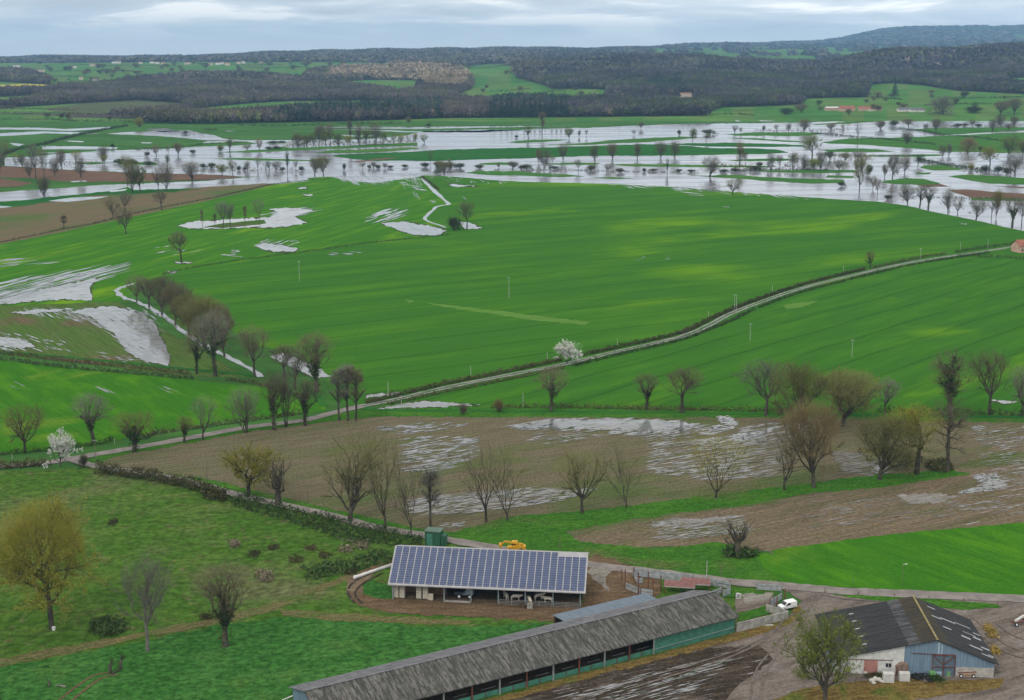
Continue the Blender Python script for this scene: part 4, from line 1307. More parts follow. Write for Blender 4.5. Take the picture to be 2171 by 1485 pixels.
def belt(items, where, group):
    """trees of one belt, told apart by colour, kind and their order from the left"""
    items = sorted(items, key=lambda q: q[1])
    for i, (k, x, by, ty, w, m) in enumerate(items):
        bush = k == 'shrub'
        if k in ('oakA', 'oakC', 'oakD', 'fuzzA', 'fuzzB', 'vee', 'budB') and (i * 7 + len(items)) % 5 < 3:
            k = ('scrubA', 'scrubB', 'scrubC')[i % 3]
            w = w * 1.15
        tree(k, x, by, ty, w, f"{DESC[id(m)]} {'bush' if bush else 'tree'}, {nth(i + 1)} from the left {where}", m, group, 'bush' if bush else 'tree', 'bush' if bush else 'tree')


H_, HB, IV = hedge_g, hedge_m, tw_green
belt([('oakC', 8, 350, 300, 34, O), ('oakA', 0, 368, 325, 28, G_), ('vee', 34, 354, 325, 22, Y_), ('vee', 47, 356, 328, 16, O), ('oakC', 64, 379, 338, 22, B), ('oakC', 76, 380, 308, 28, G_), ('oakC', 94, 383, 318, 24, B), ('vee', 116, 373, 334, 20, B), ('oakC', 130, 359, 320, 20, RD),
      ('oakC', 160, 346, 322, 24, Y_), ('oakA', 172, 376, 332, 22, B), ('oakA', 93, 420, 378, 28, B), ('oakC', 281, 410, 338, 32, O), ('budA', 297, 408, 353, 34, BR), ('oakC', 270, 393, 332, 24, O), ('oakA', 336, 405, 358, 24, B), ('fuzzB', 354, 405, 345, 32, B), ('ivyT', 355, 352, 328, 12, B), ('oakA', 407, 383, 345, 34, B)],
     'on the left bank of the flood', 'trees on the left bank of the flood')
belt([('oakA', 218, 346, 312, 22, B), ('fuzzA', 222, 347, 330, 16, Y_), ('oakC', 332, 331, 308, 15, RD), ('shrub', 312, 332, 322, 12, HB), ('vee', 358, 329, 308, 11, G_), ('vee', 378, 329, 304, 18, RD), ('shrub', 250, 347, 337, 26, H_), ('shrub', 283, 348, 338, 26, H_), ('shrub', 318, 350, 342, 26, H_), ('shrub', 408, 326, 318, 14, HB),
      ('ivyT', 487, 322, 293, 17, IV), ('shrub', 466, 322, 308, 16, GR), ('fuzzA', 525, 319, 304, 20, GR), ('oakC', 551, 319, 295, 14, RD), ('budA', 471, 373, 349, 27, GR), ('oakC', 494, 374, 344, 22, O), ('oakC', 525, 362, 342, 14, G_), ('vee', 546, 361, 332, 16, G_), ('shrub', 507, 362, 352, 10, H_), ('vee', 563, 362, 342, 14, G_), ('ivyB', 571, 362, 343, 12, H_), ('fuzzA', 585, 362, 342, 22, B), ('ivyT', 609, 367, 320, 11, H_), ('oakC', 627, 362, 342, 12, G_), ('shrub', 641, 363, 353, 13, H_), ('shrub', 518, 362, 355, 10, HB), ('shrub', 598, 363, 355, 12, H_),
      ('oakC', 668, 372, 335, 22, O), ('fuzzA', 686, 373, 335, 32, O), ('shrub', 432, 357, 347, 16, H_), ('shrub', 447, 357, 346, 20, H_), ('shrub', 240, 314, 305, 10, H_)],
     'among the trees standing in the left flood water', 'trees standing in the left flood water')
belt([('round', 633, 311, 285, 28, O), ('oakC', 651, 310, 288, 20, O), ('fuzzB', 676, 309, 268, 26, B), ('budB', 664, 310, 282, 20, GR), ('budA', 690, 309, 276, 22, GR), ('oakC', 701, 311, 263, 22, B), ('budB', 719, 310, 282, 22, GR), ('slim', 742, 309, 257, 12, B), ('budA', 738, 310, 288, 22, Y_), ('oakC', 763, 309, 262, 18, B), ('budB', 776, 308, 275, 26, GR), ('oakC', 797, 307, 262, 26, B),
      ('budA', 812, 306, 280, 20, GR), ('oakA', 834, 305, 282, 20, GR), ('vee', 850, 304, 285, 16, Y_), ('vee', 865, 303, 283, 16, Y_), ('vee', 880, 302, 284, 12, Y_), ('vee', 645, 311, 295, 18, GR), ('budB', 900, 303, 286, 16, GR), ('shrub', 572, 318, 311, 18, HB), ('shrub', 588, 317, 310, 18, HB), ('shrub', 580, 304, 299, 22, HB), ('shrub', 598, 303, 299, 16, HB)],
     'in the leafy belt across the flood', 'trees in the leafy belt across the flood')
belt([('shrub', 729, 361, 347, 9, H_), ('oakC', 769, 359, 345, 17, B), ('shrub', 784, 358, 350, 10, HB), ('oakC', 792, 357, 344, 12, G_), ('shrub', 803, 358, 350, 14, H_), ('oakC', 817, 358, 346, 12, G_), ('shrub', 828, 357, 351, 14, HB), ('shrub', 860, 356, 349, 16, H_), ('vee', 913, 349, 318, 14, B), ('conifer', 928, 369, 344, 16, H_), ('shrub', 903, 355, 345, 22, H_), ('fuzzA', 941, 371, 343, 22, O), ('ivyB', 951, 350, 337, 10, B), ('shrub', 935, 357, 342, 30, O),
      ('shrub', 958, 358, 344, 30, O), ('shrub', 976, 357, 346, 22, H_), ('shrub', 1018, 358, 349, 22, HB), ('oakA', 1088, 359, 343, 24, B), ('shrub', 1117, 360, 349, 26, HB), ('shrub', 1106, 360, 352, 14, HB), ('oakC', 1153, 363, 320, 26, B), ('fuzzB', 1141, 346, 317, 14, B), ('oakA', 1172, 346, 330, 14, GR), ('oakC', 1058, 356, 345, 8, G_), ('oakC', 1226, 364, 339, 16, B), ('shrub', 1250, 362, 351, 22, HB),
      ('vee', 1167, 362, 350, 8, B), ('shrub', 1178, 360, 353, 18, H_), ('oakC', 1290, 364, 348, 16, G_), ('shrub', 1317, 367, 357, 22, HB), ('shrub', 1365, 365, 357, 10, H_), ('shrub', 1382, 364, 358, 22, HB), ('ivyB', 1415, 369, 338, 8, H_), ('shrub', 1437, 365, 359, 18, H_), ('shrub', 1465, 366, 360, 20, HB), ('oakA', 1504, 375, 332, 38, B)],
     'on the drowned hedge beyond the wheat', 'trees on the drowned hedge beyond the wheat')
belt([('slim', 1149, 286, 240, 16, B), ('ivyA', 1120, 296, 268, 16, IV), ('shrub', 1094, 293, 287, 9, H_), ('fuzzA', 1207, 295, 274, 20, GR), ('oakC', 1228, 291, 277, 7, G_), ('oakC', 1243, 291, 276, 9, G_), ('oakA', 1195, 341, 307, 20, B), ('oakA', 1262, 341, 308, 20, B), ('oakA', 1298, 339, 305, 22, B), ('oakC', 1351, 338, 303, 16, B), ('vee', 1401, 336, 301, 28, B), ('oakD', 1430, 334, 300, 22, B), ('fuzzA', 1359, 274, 260, 12, B), ('oakA', 1344, 287, 276, 12, B),
      ('budA', 1468, 303, 273, 18, IV), ('oakD', 1497, 301, 284, 14, IV), ('shrub', 1506, 286, 275, 32, HB), ('ivyA', 1558, 284, 267, 14, B), ('oakC', 1571, 284, 271, 10, B), ('shrub', 1441, 287, 276, 10, HB), ('vee', 1619, 281, 267, 8, B), ('oakC', 1646, 280, 265, 12, B), ('oakC', 1672, 279, 262, 12, G_), ('fuzzB', 1705, 279, 254, 24, B), ('vee', 865, 262, 248, 14, B), ('shrub', 908, 268, 262, 10, HB), ('shrub', 297, 270, 250, 20, Y_), ('shrub', 392, 284, 278, 14, H_)],
     'dotted over the middle flood meadows', 'trees dotted over the middle flood meadows')
belt([('oakC', 1567, 353, 300, 18, RD), ('oakC', 1580, 351, 322, 13, B), ('oakA', 1635, 361, 325, 18, G_), ('ivyB', 1628, 361, 344, 7, H_), ('oakC', 1652, 356, 330, 16, B), ('budA', 1680, 357, 325, 26, O), ('oakC', 1702, 361, 328, 20, G_), ('fuzzA', 1724, 363, 338, 24, GR), ('budA', 1722, 333, 287, 40, GR), ('oakC', 1740, 362, 322, 20, B), ('fuzzA', 1759, 340, 322, 24, H_), ('fuzzA', 1792, 342, 325, 24, O), ('fuzzB', 1818, 338, 320, 26, G_), ('budB', 1822, 406, 333, 32, O), ('vee', 1850, 402, 374, 14, RD), ('oakC', 1860, 416, 380, 18, RD), ('fuzzB', 1892, 379, 330, 32, G_),
      ('fuzzB', 1918, 367, 328, 22, B), ('budA', 1946, 352, 330, 22, H_), ('fuzzA', 1780, 362, 340, 22, G_), ('shrub', 1600, 362, 352, 26, HB), ('shrub', 1612, 353, 344, 16, HB), ('shrub', 1840, 372, 350, 18, H_), ('vee', 1876, 376, 350, 14, B), ('shrub', 1786, 396, 386, 18, HB), ('vee', 1680, 363, 342, 16, B), ('shrub', 1560, 364, 356, 20, HB), ('shrub', 1535, 366, 359, 18, HB)],
     'in the thicket standing in the right flood', 'trees in the thicket in the right flood')
belt([('vee', 1761, 276, 262, 22, B), ('oakC', 1786, 276, 264, 7, B), ('vee', 1818, 300, 258, 18, B), ('fuzzA', 1868, 273, 257, 14, B), ('oakD', 1866, 275, 258, 20, B), ('shrub', 1892, 268, 256, 24, HB), ('fuzzA', 1926, 270, 253, 26, B), ('fuzzA', 1984, 282, 254, 20, B), ('oakD', 1923, 306, 282, 24, B), ('fuzzB', 2104, 280, 254, 16, B), ('fuzzB', 2122, 270, 244, 22, B), ('fuzzB', 2150, 269, 248, 18, B), ('oakC', 1999, 333, 309, 18, B), ('oakC', 2011, 331, 304, 12, G_), ('round', 2051, 323, 293, 36, RD), ('oakC', 2078, 322, 310, 12, RD), ('budA', 2099, 351, 313, 36, Y_), ('fuzzA', 2138, 331, 290, 36, O),
      ('fuzzA', 2168, 330, 300, 26, O), ('vee', 2151, 373, 322, 36, G_), ('shrub', 2060, 362, 348, 14, Y_), ('shrub', 2092, 366, 351, 22, HB), ('shrub', 2115, 367, 352, 20, H_), ('shrub', 2135, 371, 356, 20, HB), ('shrub', 2028, 270, 262, 22, H_), ('oakC', 2062, 268, 254, 12, B), ('shrub', 2045, 268, 262, 14, HB), ('vee', 1962, 276, 263, 12, B), ('shrub', 2076, 270, 263, 16, H_), ('oakC', 2140, 275, 262, 14, B)],
     'on the far right flood meadows', 'trees on the far right flood meadows')
belt([('oakA', 1925, 434, 392, 34, G_), ('ivyA', 1950, 441, 395, 26, G_), ('ivyA', 1968, 446, 395, 32, B), ('vee', 2012, 450, 400, 22, G_), ('oakA', 2030, 457, 418, 28, B), ('oakA', 2070, 465, 420, 34, B), ('vee', 2102, 462, 413, 26, G_), ('oakC', 2112, 462, 405, 20, Y_), ('ivyA', 2146, 483, 420, 40, B), ('oakC', 2166, 480, 422, 26, G_), ('vee', 1890, 424, 396, 10, RD), ('shrub', 1882, 424, 414, 20, HB)],
     'along the near right shore', 'trees along the near right shore')


# ------------------------------------------------------------------ hedges, bushes, brambles
def hedge(pts, h, w, mat, label, dens=9, group=None, name='hedge', k=5, ymin=0.0, cat='hedge', rag=.35, cs=.55):
    line = [at(p[0], p[1], ymin) for p in smooth_line(pts, k)]
    C, S = [], []
    for a, b in zip(line[:-1], line[1:]):
        L = (b - a).length
        n = max(1, int(L * dens))
        t = RNG.uniform(0, 1, n)
        s = np.array([-(b - a).y, (b - a).x, 0]) / (L + 1e-6)
        P = np.array(a)[None] + (np.array(b) - np.array(a))[None] * t[:, None]
        P = P + s[None] * RNG.uniform(-.5, .5, n)[:, None] * w
        ph = P[:, 0] * .37 + P[:, 1] * .23
        hh = h * (1 + rag * np.sin(ph) * np.sin(ph * 2.7 + 1))
        P[:, 2] += RNG.uniform(.05, 1, n) * hh
        C.append(P)
        S.append(RNG.uniform(.6, 1.2, n) * cs)
    V, F = clumps(np.concatenate(C), np.concatenate(S), 4)
    org = np.array(line[len(line) // 2])
    o = link(name, mesh_np(name, V - org, F), [mat], loc=tuple(org))
    return tag(o, label, cat, group)


LN = 'hedges along the roads and fields'
hedge([(775, 858), (840, 841), (950, 815), (1100, 785), (1192, 764)], 1.4, 1.6, hedge_m, 'clipped brown hedge on the far side of the straight road, lower half', 16, group=LN)
hedge([(1210, 760), (1300, 741), (1440, 709), (1488, 688), (1530, 668), (1590, 643), (1700, 606), (1835, 572)], 1.4, 1.6, hedge_m, 'long brown hedge on the wheat side of the winding road', 14, group=LN)
hedge([(1850, 570), (1950, 548), (2006, 540)], 1.3, 1.5, hedge_m, 'brown hedge piece beyond the ivy-covered tree on the road', 7, group=LN)
hedge([(2022, 537), (2100, 525), (2160, 518)], 1.5, 1.6, hedge_g, 'dark hedge running up to the pink farmhouse', 7, group=LN)
hedge([(820, 860), (950, 832), (1100, 802), (1195, 782)], 1.1, 1.4, hedge_m, 'low ragged hedge on the near side of the straight road', 8, group=LN)
hedge([(1215, 778), (1300, 757), (1440, 724), (1490, 706), (1545, 684), (1600, 657)], 1.1, 1.3, hedge_g, 'low green hedge on the near side where the road bends', 8, group=LN)
hedge([(1605, 655), (1700, 621), (1840, 585), (1950, 560), (2100, 537)], 1.0, 1.3, hedge_g, 'low green hedge on the near side of the upper road', 7, group=LN)
hedge([(2030, 543), (2100, 547), (2200, 551)], 1.6, 1.8, hedge_g, 'dark hedge below the farmhouse garden at the right edge', 7, group=LN)
hedge([(1040, 866), (1200, 866), (1400, 870), (1560, 872), (1690, 876)], 1.4, 1.6, hedge_m, 'brown hedge between the wheat and the green track, middle part', 8, group=LN)
hedge([(1860, 874), (1960, 877), (2060, 880), (2180, 882)], 2.0, 2.2, hedge_g, 'thicker green hedge under the ivy-wrapped giant', 9, group=LN)
hedge([(-60, 756), (0, 751), (120, 765), (250, 778), (400, 795)], 1.5, 1.8, hedge_m, 'upper brown hedge of the grass track on the left', 8, group=LN)
hedge([(-60, 770), (0, 764), (120, 779), (250, 791), (410, 805)], 1.5, 1.8, hedge_g, 'lower dark hedge of the grass track on the left', 8, group=LN)
hedge([(480, 806), (560, 820), (620, 838), (655, 850)], 1.2, 1.4, hedge_m, 'short hedge curving to the crossroads behind the grey trees', 8, group=LN)
hedge([(-60, 974), (0, 966), (90, 957), (180, 947), (240, 936)], 1.2, 1.3, hedge_g, 'trimmed hedge behind the white blossom tree on the left', 10, group=LN)
hedge([(300, 927), (360, 917), (440, 906), (540, 892), (640, 878)], 1.2, 1.3, hedge_m, 'trimmed hedge between the bright field and the lane', 10, group=LN)
hedge([(-60, 998), (0, 994), (60, 990), (105, 987)], 2.0, 2.4, hedge_m, 'brown hedge at the left edge under the lane', 26, group=LN)
hedge([(205, 1002), (260, 1010), (330, 1020), (420, 1040), (480, 1058)], 2.9, 2.8, hedge_m, 'thick brown hedge on the pasture side of the diagonal lane', 34, group=LN)
hedge([(345, 583), (380, 574), (440, 563), (520, 551), (640, 536), (760, 519), (860, 508), (956, 498)], .6, 1.2, bramble_m, 'grassy bank along the ditch across the wheat', 6, group=LN, name='bank_growth', cat='bank')
hedge([(-60, 520), (0, 515), (60, 503), (130, 488), (200, 475), (280, 455), (350, 440), (450, 421)], .9, 1.4, hedge_g, 'dark hedge between the stubble and the left wheat', 5, group=LN)
hedge([(455, 420), (520, 405), (580, 392), (650, 384), (700, 380)], 1.0, 1.4, hedge_g, 'dark hedge between the brown slope and the wheat', 5, group=LN)
hedge([(895, 376), (915, 391), (930, 404)], 1.2, 1.6, hedge_m, 'scrubby bank at the top of the flooded ditch', 6, group=LN)
hedge([(0, 333), (40, 318), (90, 308), (130, 297), (180, 285), (230, 275), (270, 268)], 3.0, 3.5, hedge_g, 'tall diagonal hedge across the left flood meadows', 4, group=LN, cs=1.1)
hedge([(280, 318), (340, 315), (400, 311), (440, 306), (520, 303)], 1.6, 2.5, hedge_g, 'dark bank along the far edge of the left flood', 3, group=LN, cs=1.0)
hedge([(1720, 283), (1800, 290), (1900, 299), (1985, 308)], 2.0, 2.2, hedge_g, 'long dark hedge slanting through the right flood meadows', 4, group=LN, cs=.9)
hedge([(1905, 273), (1960, 280), (2000, 287), (2060, 292), (2125, 300)], 2.0, 2.2, hedge_g, 'dark hedge slanting down to the right edge trees', 4, group=LN, cs=.9)
hedge([(1680, 341), (1760, 345), (1800, 347)], 1.4, 2.0, hedge_g, 'drowned hedge behind the olive poplar', 4, group=LN, cs=.8)
hedge([(1730, 328), (1850, 331), (1960, 330)], 1.2, 2.0, hedge_g, 'low hedge in the water behind the thicket', 4, group=LN, cs=.8)
hedge([(1945, 340), (1985, 348), (2030, 355), (2085, 363)], 2.6, 3.0, hedge_g, 'bushy hedge running down the right flood bank', 6, group=LN, cs=1.0)
hedge([(1525, 365), (1600, 362), (1700, 361), (1760, 362)], 1.3, 2.0, hedge_g, 'dark flooded hedge under the right thicket', 5, group=LN, cs=.8)
hedge([(1050, 361), (1200, 361), (1300, 364), (1480, 367)], .8, 1.2, hedge_m, 'broken flooded hedge beyond the wheat shore', 1.6, group=LN, cs=.9)
hedge([(600, 311), (680, 310), (760, 309), (885, 303)], 5.0, 5.0, tw_olive, 'low olive scrub under the leafy belt across the flood', 3, group=LN, cs=1.3, name='scrub', cat='scrub')
hedge([(1530, 358), (1620, 360), (1700, 360), (1800, 358)], 5.0, 6.0, tw_brown, 'brown scrub standing in water inside the right thicket', 2.4, group=LN, cs=1.3, name='scrub', cat='scrub')
hedge([(430, 356), (445, 357), (500, 362), (640, 363)], 2.6, 3.0, tw_brown, 'thin brown hedge rising from the left flood water', 1.8, group=LN, cs=1.0)
hedge([(1740, 335), (1800, 338), (1850, 334)], 4.0, 6.0, tw_olive, 'olive scrub behind the right thicket in the flood', 2, group=LN, cs=1.3, name='scrub', cat='scrub')
hedge([(1930, 268), (2000, 269), (2080, 270), (2171, 269)], 3.5, 5.0, tw_brown, 'brown hedgerow along the far right flood edge', 2, group=LN, cs=1.2)
hedge([(1600, 279), (1700, 279), (1800, 277)], 3.0, 3.0, tw_brown, 'sparse drowned hedge across the far right water', 2.2, group=LN, cs=1.1)
hedge([(0, 345), (80, 350), (160, 347), (215, 347)], 3.0, 3.0, tw_brown, 'brown hedge behind the tall left bank trees', 1.6, group=LN, cs=1.1)
hedge([(1960, 419), (2060, 421), (2171, 425)], .8, 1.2, hedge_m, 'reedy edge behind the shore trees', 3, group=LN, cs=.7)


def thicket(poly, n, hmax, mat, label, cat='bramble thicket', name='bramble_thicket', cs=.8, per=6):
    a = np.array(poly, float)
    lo, hi = a.min(0), a.max(0)
    C, S = [], []
    while len(C) < n:
        c = RNG.uniform(lo, hi)
        if not bool(inside(c[0], c[1], poly)):
            continue
        w = at(*c)
        k = math.sin(w.x * .31 + w.y * .12) * math.sin(w.y * .27 - w.x * .08)
        z = hmax * (.45 + .55 * max(0, k)) * RNG.uniform(.05, 1)
        C.append((w.x + RNG.normal() * .3, w.y + RNG.normal() * .6, z))
        S.append(cs * RNG.uniform(.6, 1.2))
    V, F = clumps(C, S, per)
    org = np.array([*np.mean(np.array(C)[:, :2], 0), 0])
    return tag(link(name, mesh_np(name, V - org, F), [mat], loc=tuple(org)), label, cat)


thicket([(480, 1058), (520, 1052), (620, 1078), (740, 1106), (860, 1130), (893, 1140), (893, 1160), (840, 1158), (740, 1150), (650, 1120), (560, 1095), (500, 1075)], 1500, 1.0, bramble_m, 'dark green bramble thicket filling the bank below the diagonal lane', cs=.55)
thicket([(640, 1205), (700, 1195), (740, 1190), (800, 1170), (832, 1175), (825, 1196), (740, 1215), (660, 1235)], 420, 1.0, bramble_m, 'olive bramble patch left of the solar-roofed barn')
thicket([(190, 1325), (230, 1315), (270, 1322), (260, 1345), (210, 1348)], 260, 1.3, bramble_m, 'low green bramble clump between the oak and the grey tree')
thicket([(1968, 985), (2000, 978), (2018, 996), (1998, 1002), (1970, 998)], 420, 2.0, hedge_m, 'brown bramble heap at the foot of the tall bare tree')
thicket([(1820, 960), (1905, 950), (1960, 975), (1930, 1000), (1850, 985)], 260, 2.6, tw_olive, 'hazy olive scrub between the strip trees')
thicket([(430, 1046), (470, 1050), (478, 1062), (440, 1060)], 220, 1.8, hedge_m, 'dark brown scrub lump at the lane hedge end')
thicket([(1535, 1170), (1600, 1172), (1592, 1184), (1540, 1182)], 240, 1.0, bramble_m, 'green nettles round the stubby pollarded tree')
for i, (x, y, s) in enumerate([(540, 1178, 9), (626, 1190, 12), (498, 1157, 8), (560, 1220, 16), (732, 1168, 14), (580, 1163, 8), (660, 1165, 9), (565, 1230, 12), (745, 1215, 10), (240, 1110, 7), (770, 1160, 12), (440, 1310, 12), (690, 1180, 10)]):
    thicket([(x - s, y - s * .5), (x + s, y - s * .5), (x + s, y + s * .4), (x - s, y + s * .4)], 85, 1.0, reed_m if i in (2, 3, 4, 7, 10) else hedge_m, f'{"pale dead-stalk" if i in (2, 3, 4, 7, 10) else "brown"} tussock {["right of the pasture centre", "beside the dark bramble bank", "near the lane scrub", "left of the dirt bank", "right under the thicket", "below the yellow-budded tree", "above the olive patch", "just beside the dirt bank", "next to the white pipe", "in the open upper pasture", "near the solar barn corner", "by the ivy tree trunk", "above the olive bramble patch"][i]}', 'tussock', 'tussock', .5, 5)

# ------------------------------------------------------------------ woods on the hills
def wood_mat(name):
    m, nd, ln, bs, out = newmat(name)
    atn = nnode(nd, 'ShaderNodeAttribute', attribute_name='cover')
    ln.new(atn.outputs['Color'], bs.inputs['Base Color'])
    bs.inputs['Roughness'].default_value = .9
    bs.inputs['Specular IOR Level'].default_value = .08
    return m


woodm = wood_mat('wood_crowns')


def crown_template(seed, nt, size):
    rng = np.random.default_rng(seed)
    V, F = [], []
    for i in range(nt):
        a, e = rng.uniform(0, 6.28), math.asin(rng.uniform(-.25, 1))
        r = rng.uniform(.65, 1.0)
        c = np.array([math.cos(a) * math.cos(e) * r, math.sin(a) * math.cos(e) * r, .62 + .40 * math.sin(e) * r])
        V += list(c + rng.normal(size=(3, 3)) * size * np.array([1, 1, .7]))
        F.append((3 * i, 3 * i + 1, 3 * i + 2))
    return np.array(V), np.array(F)


T_NEAR = [crown_template(s, 64, .26) for s in (1, 2, 3)]
T_FAR = [crown_template(s, 20, .42) for s in (4, 5)]


def plant(P, rad, hgt, colr, T):
    """P (n,3) ground points -> vertices, faces, colours"""
    V, F, C = [], [], []
    off = 0
    sel = RNG.integers(0, len(T), len(P))
    for k, (tv, tf) in enumerate(T):
        q = np.nonzero(sel == k)[0]
        if not len(q):
            continue
        a = RNG.uniform(0, 6.28, len(q))
        ca, sa = np.cos(a), np.sin(a)
        x = tv[None, :, 0] * ca[:, None] - tv[None, :, 1] * sa[:, None]
        y = tv[None, :, 0] * sa[:, None] + tv[None, :, 1] * ca[:, None]
        z = np.repeat(tv[None, :, 2], len(q), 0)
        v = np.stack([x * rad[q, None], y * rad[q, None], z * hgt[q, None]], -1) + P[q][:, None, :]
        V.append(v.reshape(-1, 3))
        F.append((tf[None] + (np.arange(len(q)) * len(tv))[:, None, None] + off).reshape(-1, 3))
        j = RNG.uniform(.85, 1.15, (len(q), len(tv), 1))
        C.append((colr[q][:, None, :] * j).reshape(-1, 3))
        off += len(q) * len(tv)
    return np.concatenate(V), np.concatenate(F), np.concatenate(C)


def scatter(y0, y1, step_, grow_=0.0):
    out = []
    y = y0
    while y < y1:
        s = step_ * (1 + grow_ * (y - y0) / 1000)
        half = y * .42
        n = int(2 * half / s)
        x = (np.arange(n) + RNG.uniform(0, 1, n)) * s - half
        out.append(np.stack([x, y + RNG.uniform(-.5, .5, n) * s], -1))
        y += s
    return np.concatenate(out)


SUNLIT_PATCH = [(690, 168), (700, 150), (735, 138), (790, 134), (850, 138), (900, 140), (985, 150), (1000, 172), (980, 190), (905, 188), (880, 172), (800, 170)]
CONS = [[(575, 262), (600, 238), (650, 222), (720, 218), (840, 218), (935, 222), (935, 256)], [(1040, 252), (1045, 212), (1120, 206), (1200, 215), (1212, 250)], [(1885, 200), (1888, 184), (1908, 184), (1910, 205)], [(1365, 190), (1400, 165), (1440, 170), (1450, 195)]]


def woods(name, label, xr, yr, spacing, rads, hgts, T, g=0.0):
    S = scatter(yr[0], yr[1], spacing, g)
    z = zt(S[:, 0], S[:, 1])
    gx, gy = project(S[:, 0], S[:, 1], z)
    tx, ty = project(S[:, 0], S[:, 1], z + 7.0)
    ok = (gx > max(xr[0], -70)) & (gx <= min(xr[1], 2240)) & ~is_meadow(tx, ty, S[:, 1]) & ~is_meadow(gx, gy, S[:, 1])
    ok &= ~((gx > 1436) & (gx < 1478) & (gy > 200) & (gy < 226))      # garden in front of the tan house
    ok &= ~inside(gx, gy, RAPE) | (S[:, 1] > 9000)
    S, z, gx, gy = S[ok], z[ok], gx[ok], gy[ok]
    n = len(S)
    base = np.tile(np.array([.084, .077, .070]), (n, 1))
    patch = np.sin(S[:, 0] * .011 + 1) * np.sin(S[:, 1] * .009) + RNG.normal(size=n) * .35
    base[patch > .35] = (.080, .084, .050)
    base[patch < -.45] = (.058, .054, .054)
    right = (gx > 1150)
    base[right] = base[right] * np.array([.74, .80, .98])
    lowr = right & (gy > 165) & (patch > .1)
    base[lowr] = (.050, .070, .038)
    base[RNG.uniform(size=n) < .03] = (.12, .11, .08)
    pl = inside(gx, gy, SUNLIT_PATCH)
    base[pl] = np.array([.20, .175, .12])  # sunshine on this part of the wood, put into paler crown colour
    green = RNG.uniform(size=n) < .07
    base[green] = (.075, .095, .035)
    hg = RNG.uniform(hgts[0], hgts[1], n)
    rd = RNG.uniform(rads[0], rads[1], n)
    con = np.zeros(n, bool)
    for q in CONS:
        con |= inside(gx, gy, q)
    con &= (RNG.uniform(size=n) < .45) & (patch > -.3)
    base[con] = (.022, .042, .032)
    hg[con] *= 1.15
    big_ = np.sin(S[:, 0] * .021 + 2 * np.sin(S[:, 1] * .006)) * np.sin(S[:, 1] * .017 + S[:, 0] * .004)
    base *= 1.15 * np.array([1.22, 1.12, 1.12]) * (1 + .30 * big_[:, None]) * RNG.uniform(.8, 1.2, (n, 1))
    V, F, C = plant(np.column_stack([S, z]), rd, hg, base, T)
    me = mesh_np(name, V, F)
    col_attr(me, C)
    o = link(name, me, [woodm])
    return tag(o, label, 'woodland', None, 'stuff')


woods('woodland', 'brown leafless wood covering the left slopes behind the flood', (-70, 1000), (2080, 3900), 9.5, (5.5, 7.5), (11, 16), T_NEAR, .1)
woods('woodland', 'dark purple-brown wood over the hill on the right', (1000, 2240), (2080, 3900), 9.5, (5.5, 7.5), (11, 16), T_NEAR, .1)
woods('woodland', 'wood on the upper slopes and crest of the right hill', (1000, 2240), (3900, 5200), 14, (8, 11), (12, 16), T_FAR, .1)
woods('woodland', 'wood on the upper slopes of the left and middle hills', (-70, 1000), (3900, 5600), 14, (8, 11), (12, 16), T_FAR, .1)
woods('woodland', 'distant blue-grey wood along the skyline ridge', (-70, 2240), (5600, 9600), 24, (13, 18), (11, 16), T_FAR, .05)

woods('woodland', 'faint wooded flank of the far mountain on the right', (1330, 2240), (9700, 16600), 62, (34, 48), (14, 24), T_FAR, .0)

# rows of bushes and hedges between the hillside meadows
HH = [([(0, 240), (60, 240), (110, 241), (180, 243), (260, 243)], 'lowest hedge of the left hillside, above the striped flood water'), ([(0, 255), (50, 254), (110, 255), (170, 258), (300, 259)], 'hedge line just above the left striped flood water'),
      ([(0, 232), (60, 232), (110, 233), (160, 235)], 'dark hedge under the scrubby field on the left'), ([(100, 152), (170, 151), (250, 151), (300, 153)], 'hedge below the first village houses on the left'),
      ([(160, 137), (240, 140), (290, 139), (380, 142)], 'hedge through the upper village meadows, left part'), ([(420, 136), (520, 138), (600, 139)], 'hedge behind the village houses in the middle'),
      ([(500, 143), (580, 144), (650, 143)], 'dark straight hedge in the village meadow, upper one'), ([(590, 161), (640, 160), (690, 161)], 'short hedge by the red-roofed farm on the left hill'),
      ([(105, 162), (160, 164), (210, 166)], 'hedge beside the round wooded knoll'), ([(975, 143), (1020, 140), (1070, 136)], 'upper hedge across the bright meadow dip'), ([(985, 148), (1030, 145), (1075, 139)], 'second hedge across the bright meadow dip'),
      ([(1040, 195), (1080, 193), (1125, 189)], 'hedge in the sloping meadow behind the belt of firs'), ([(1140, 199), (1200, 191), (1290, 189)], 'curved hedge at the foot of the right wood'),
      ([(1800, 206), (1850, 207), (1912, 212)], 'hedge line above the right-hand farm'), ([(2010, 210), (2080, 209), (2171, 207)], 'hedge across the upper right meadows'), ([(1960, 224), (2060, 221), (2171, 223)], 'hedge right of the big round tree'),
      ([(430, 278), (446, 277), (460, 276)], 'short reed line at the left water edge'), ([(505, 266), (600, 268), (700, 264), (850, 262)], 'dark ditch line below the left fir belt'), ([(1500, 244), (1560, 243), (1600, 246)], 'scrubby hedge under the right wood corner')]
for pts, lab in HH:
    hedge(pts, 2.4, 3.0, hedge_g, lab, 1.6, group='hedges between the hillside meadows', cs=1.6)
cons = []
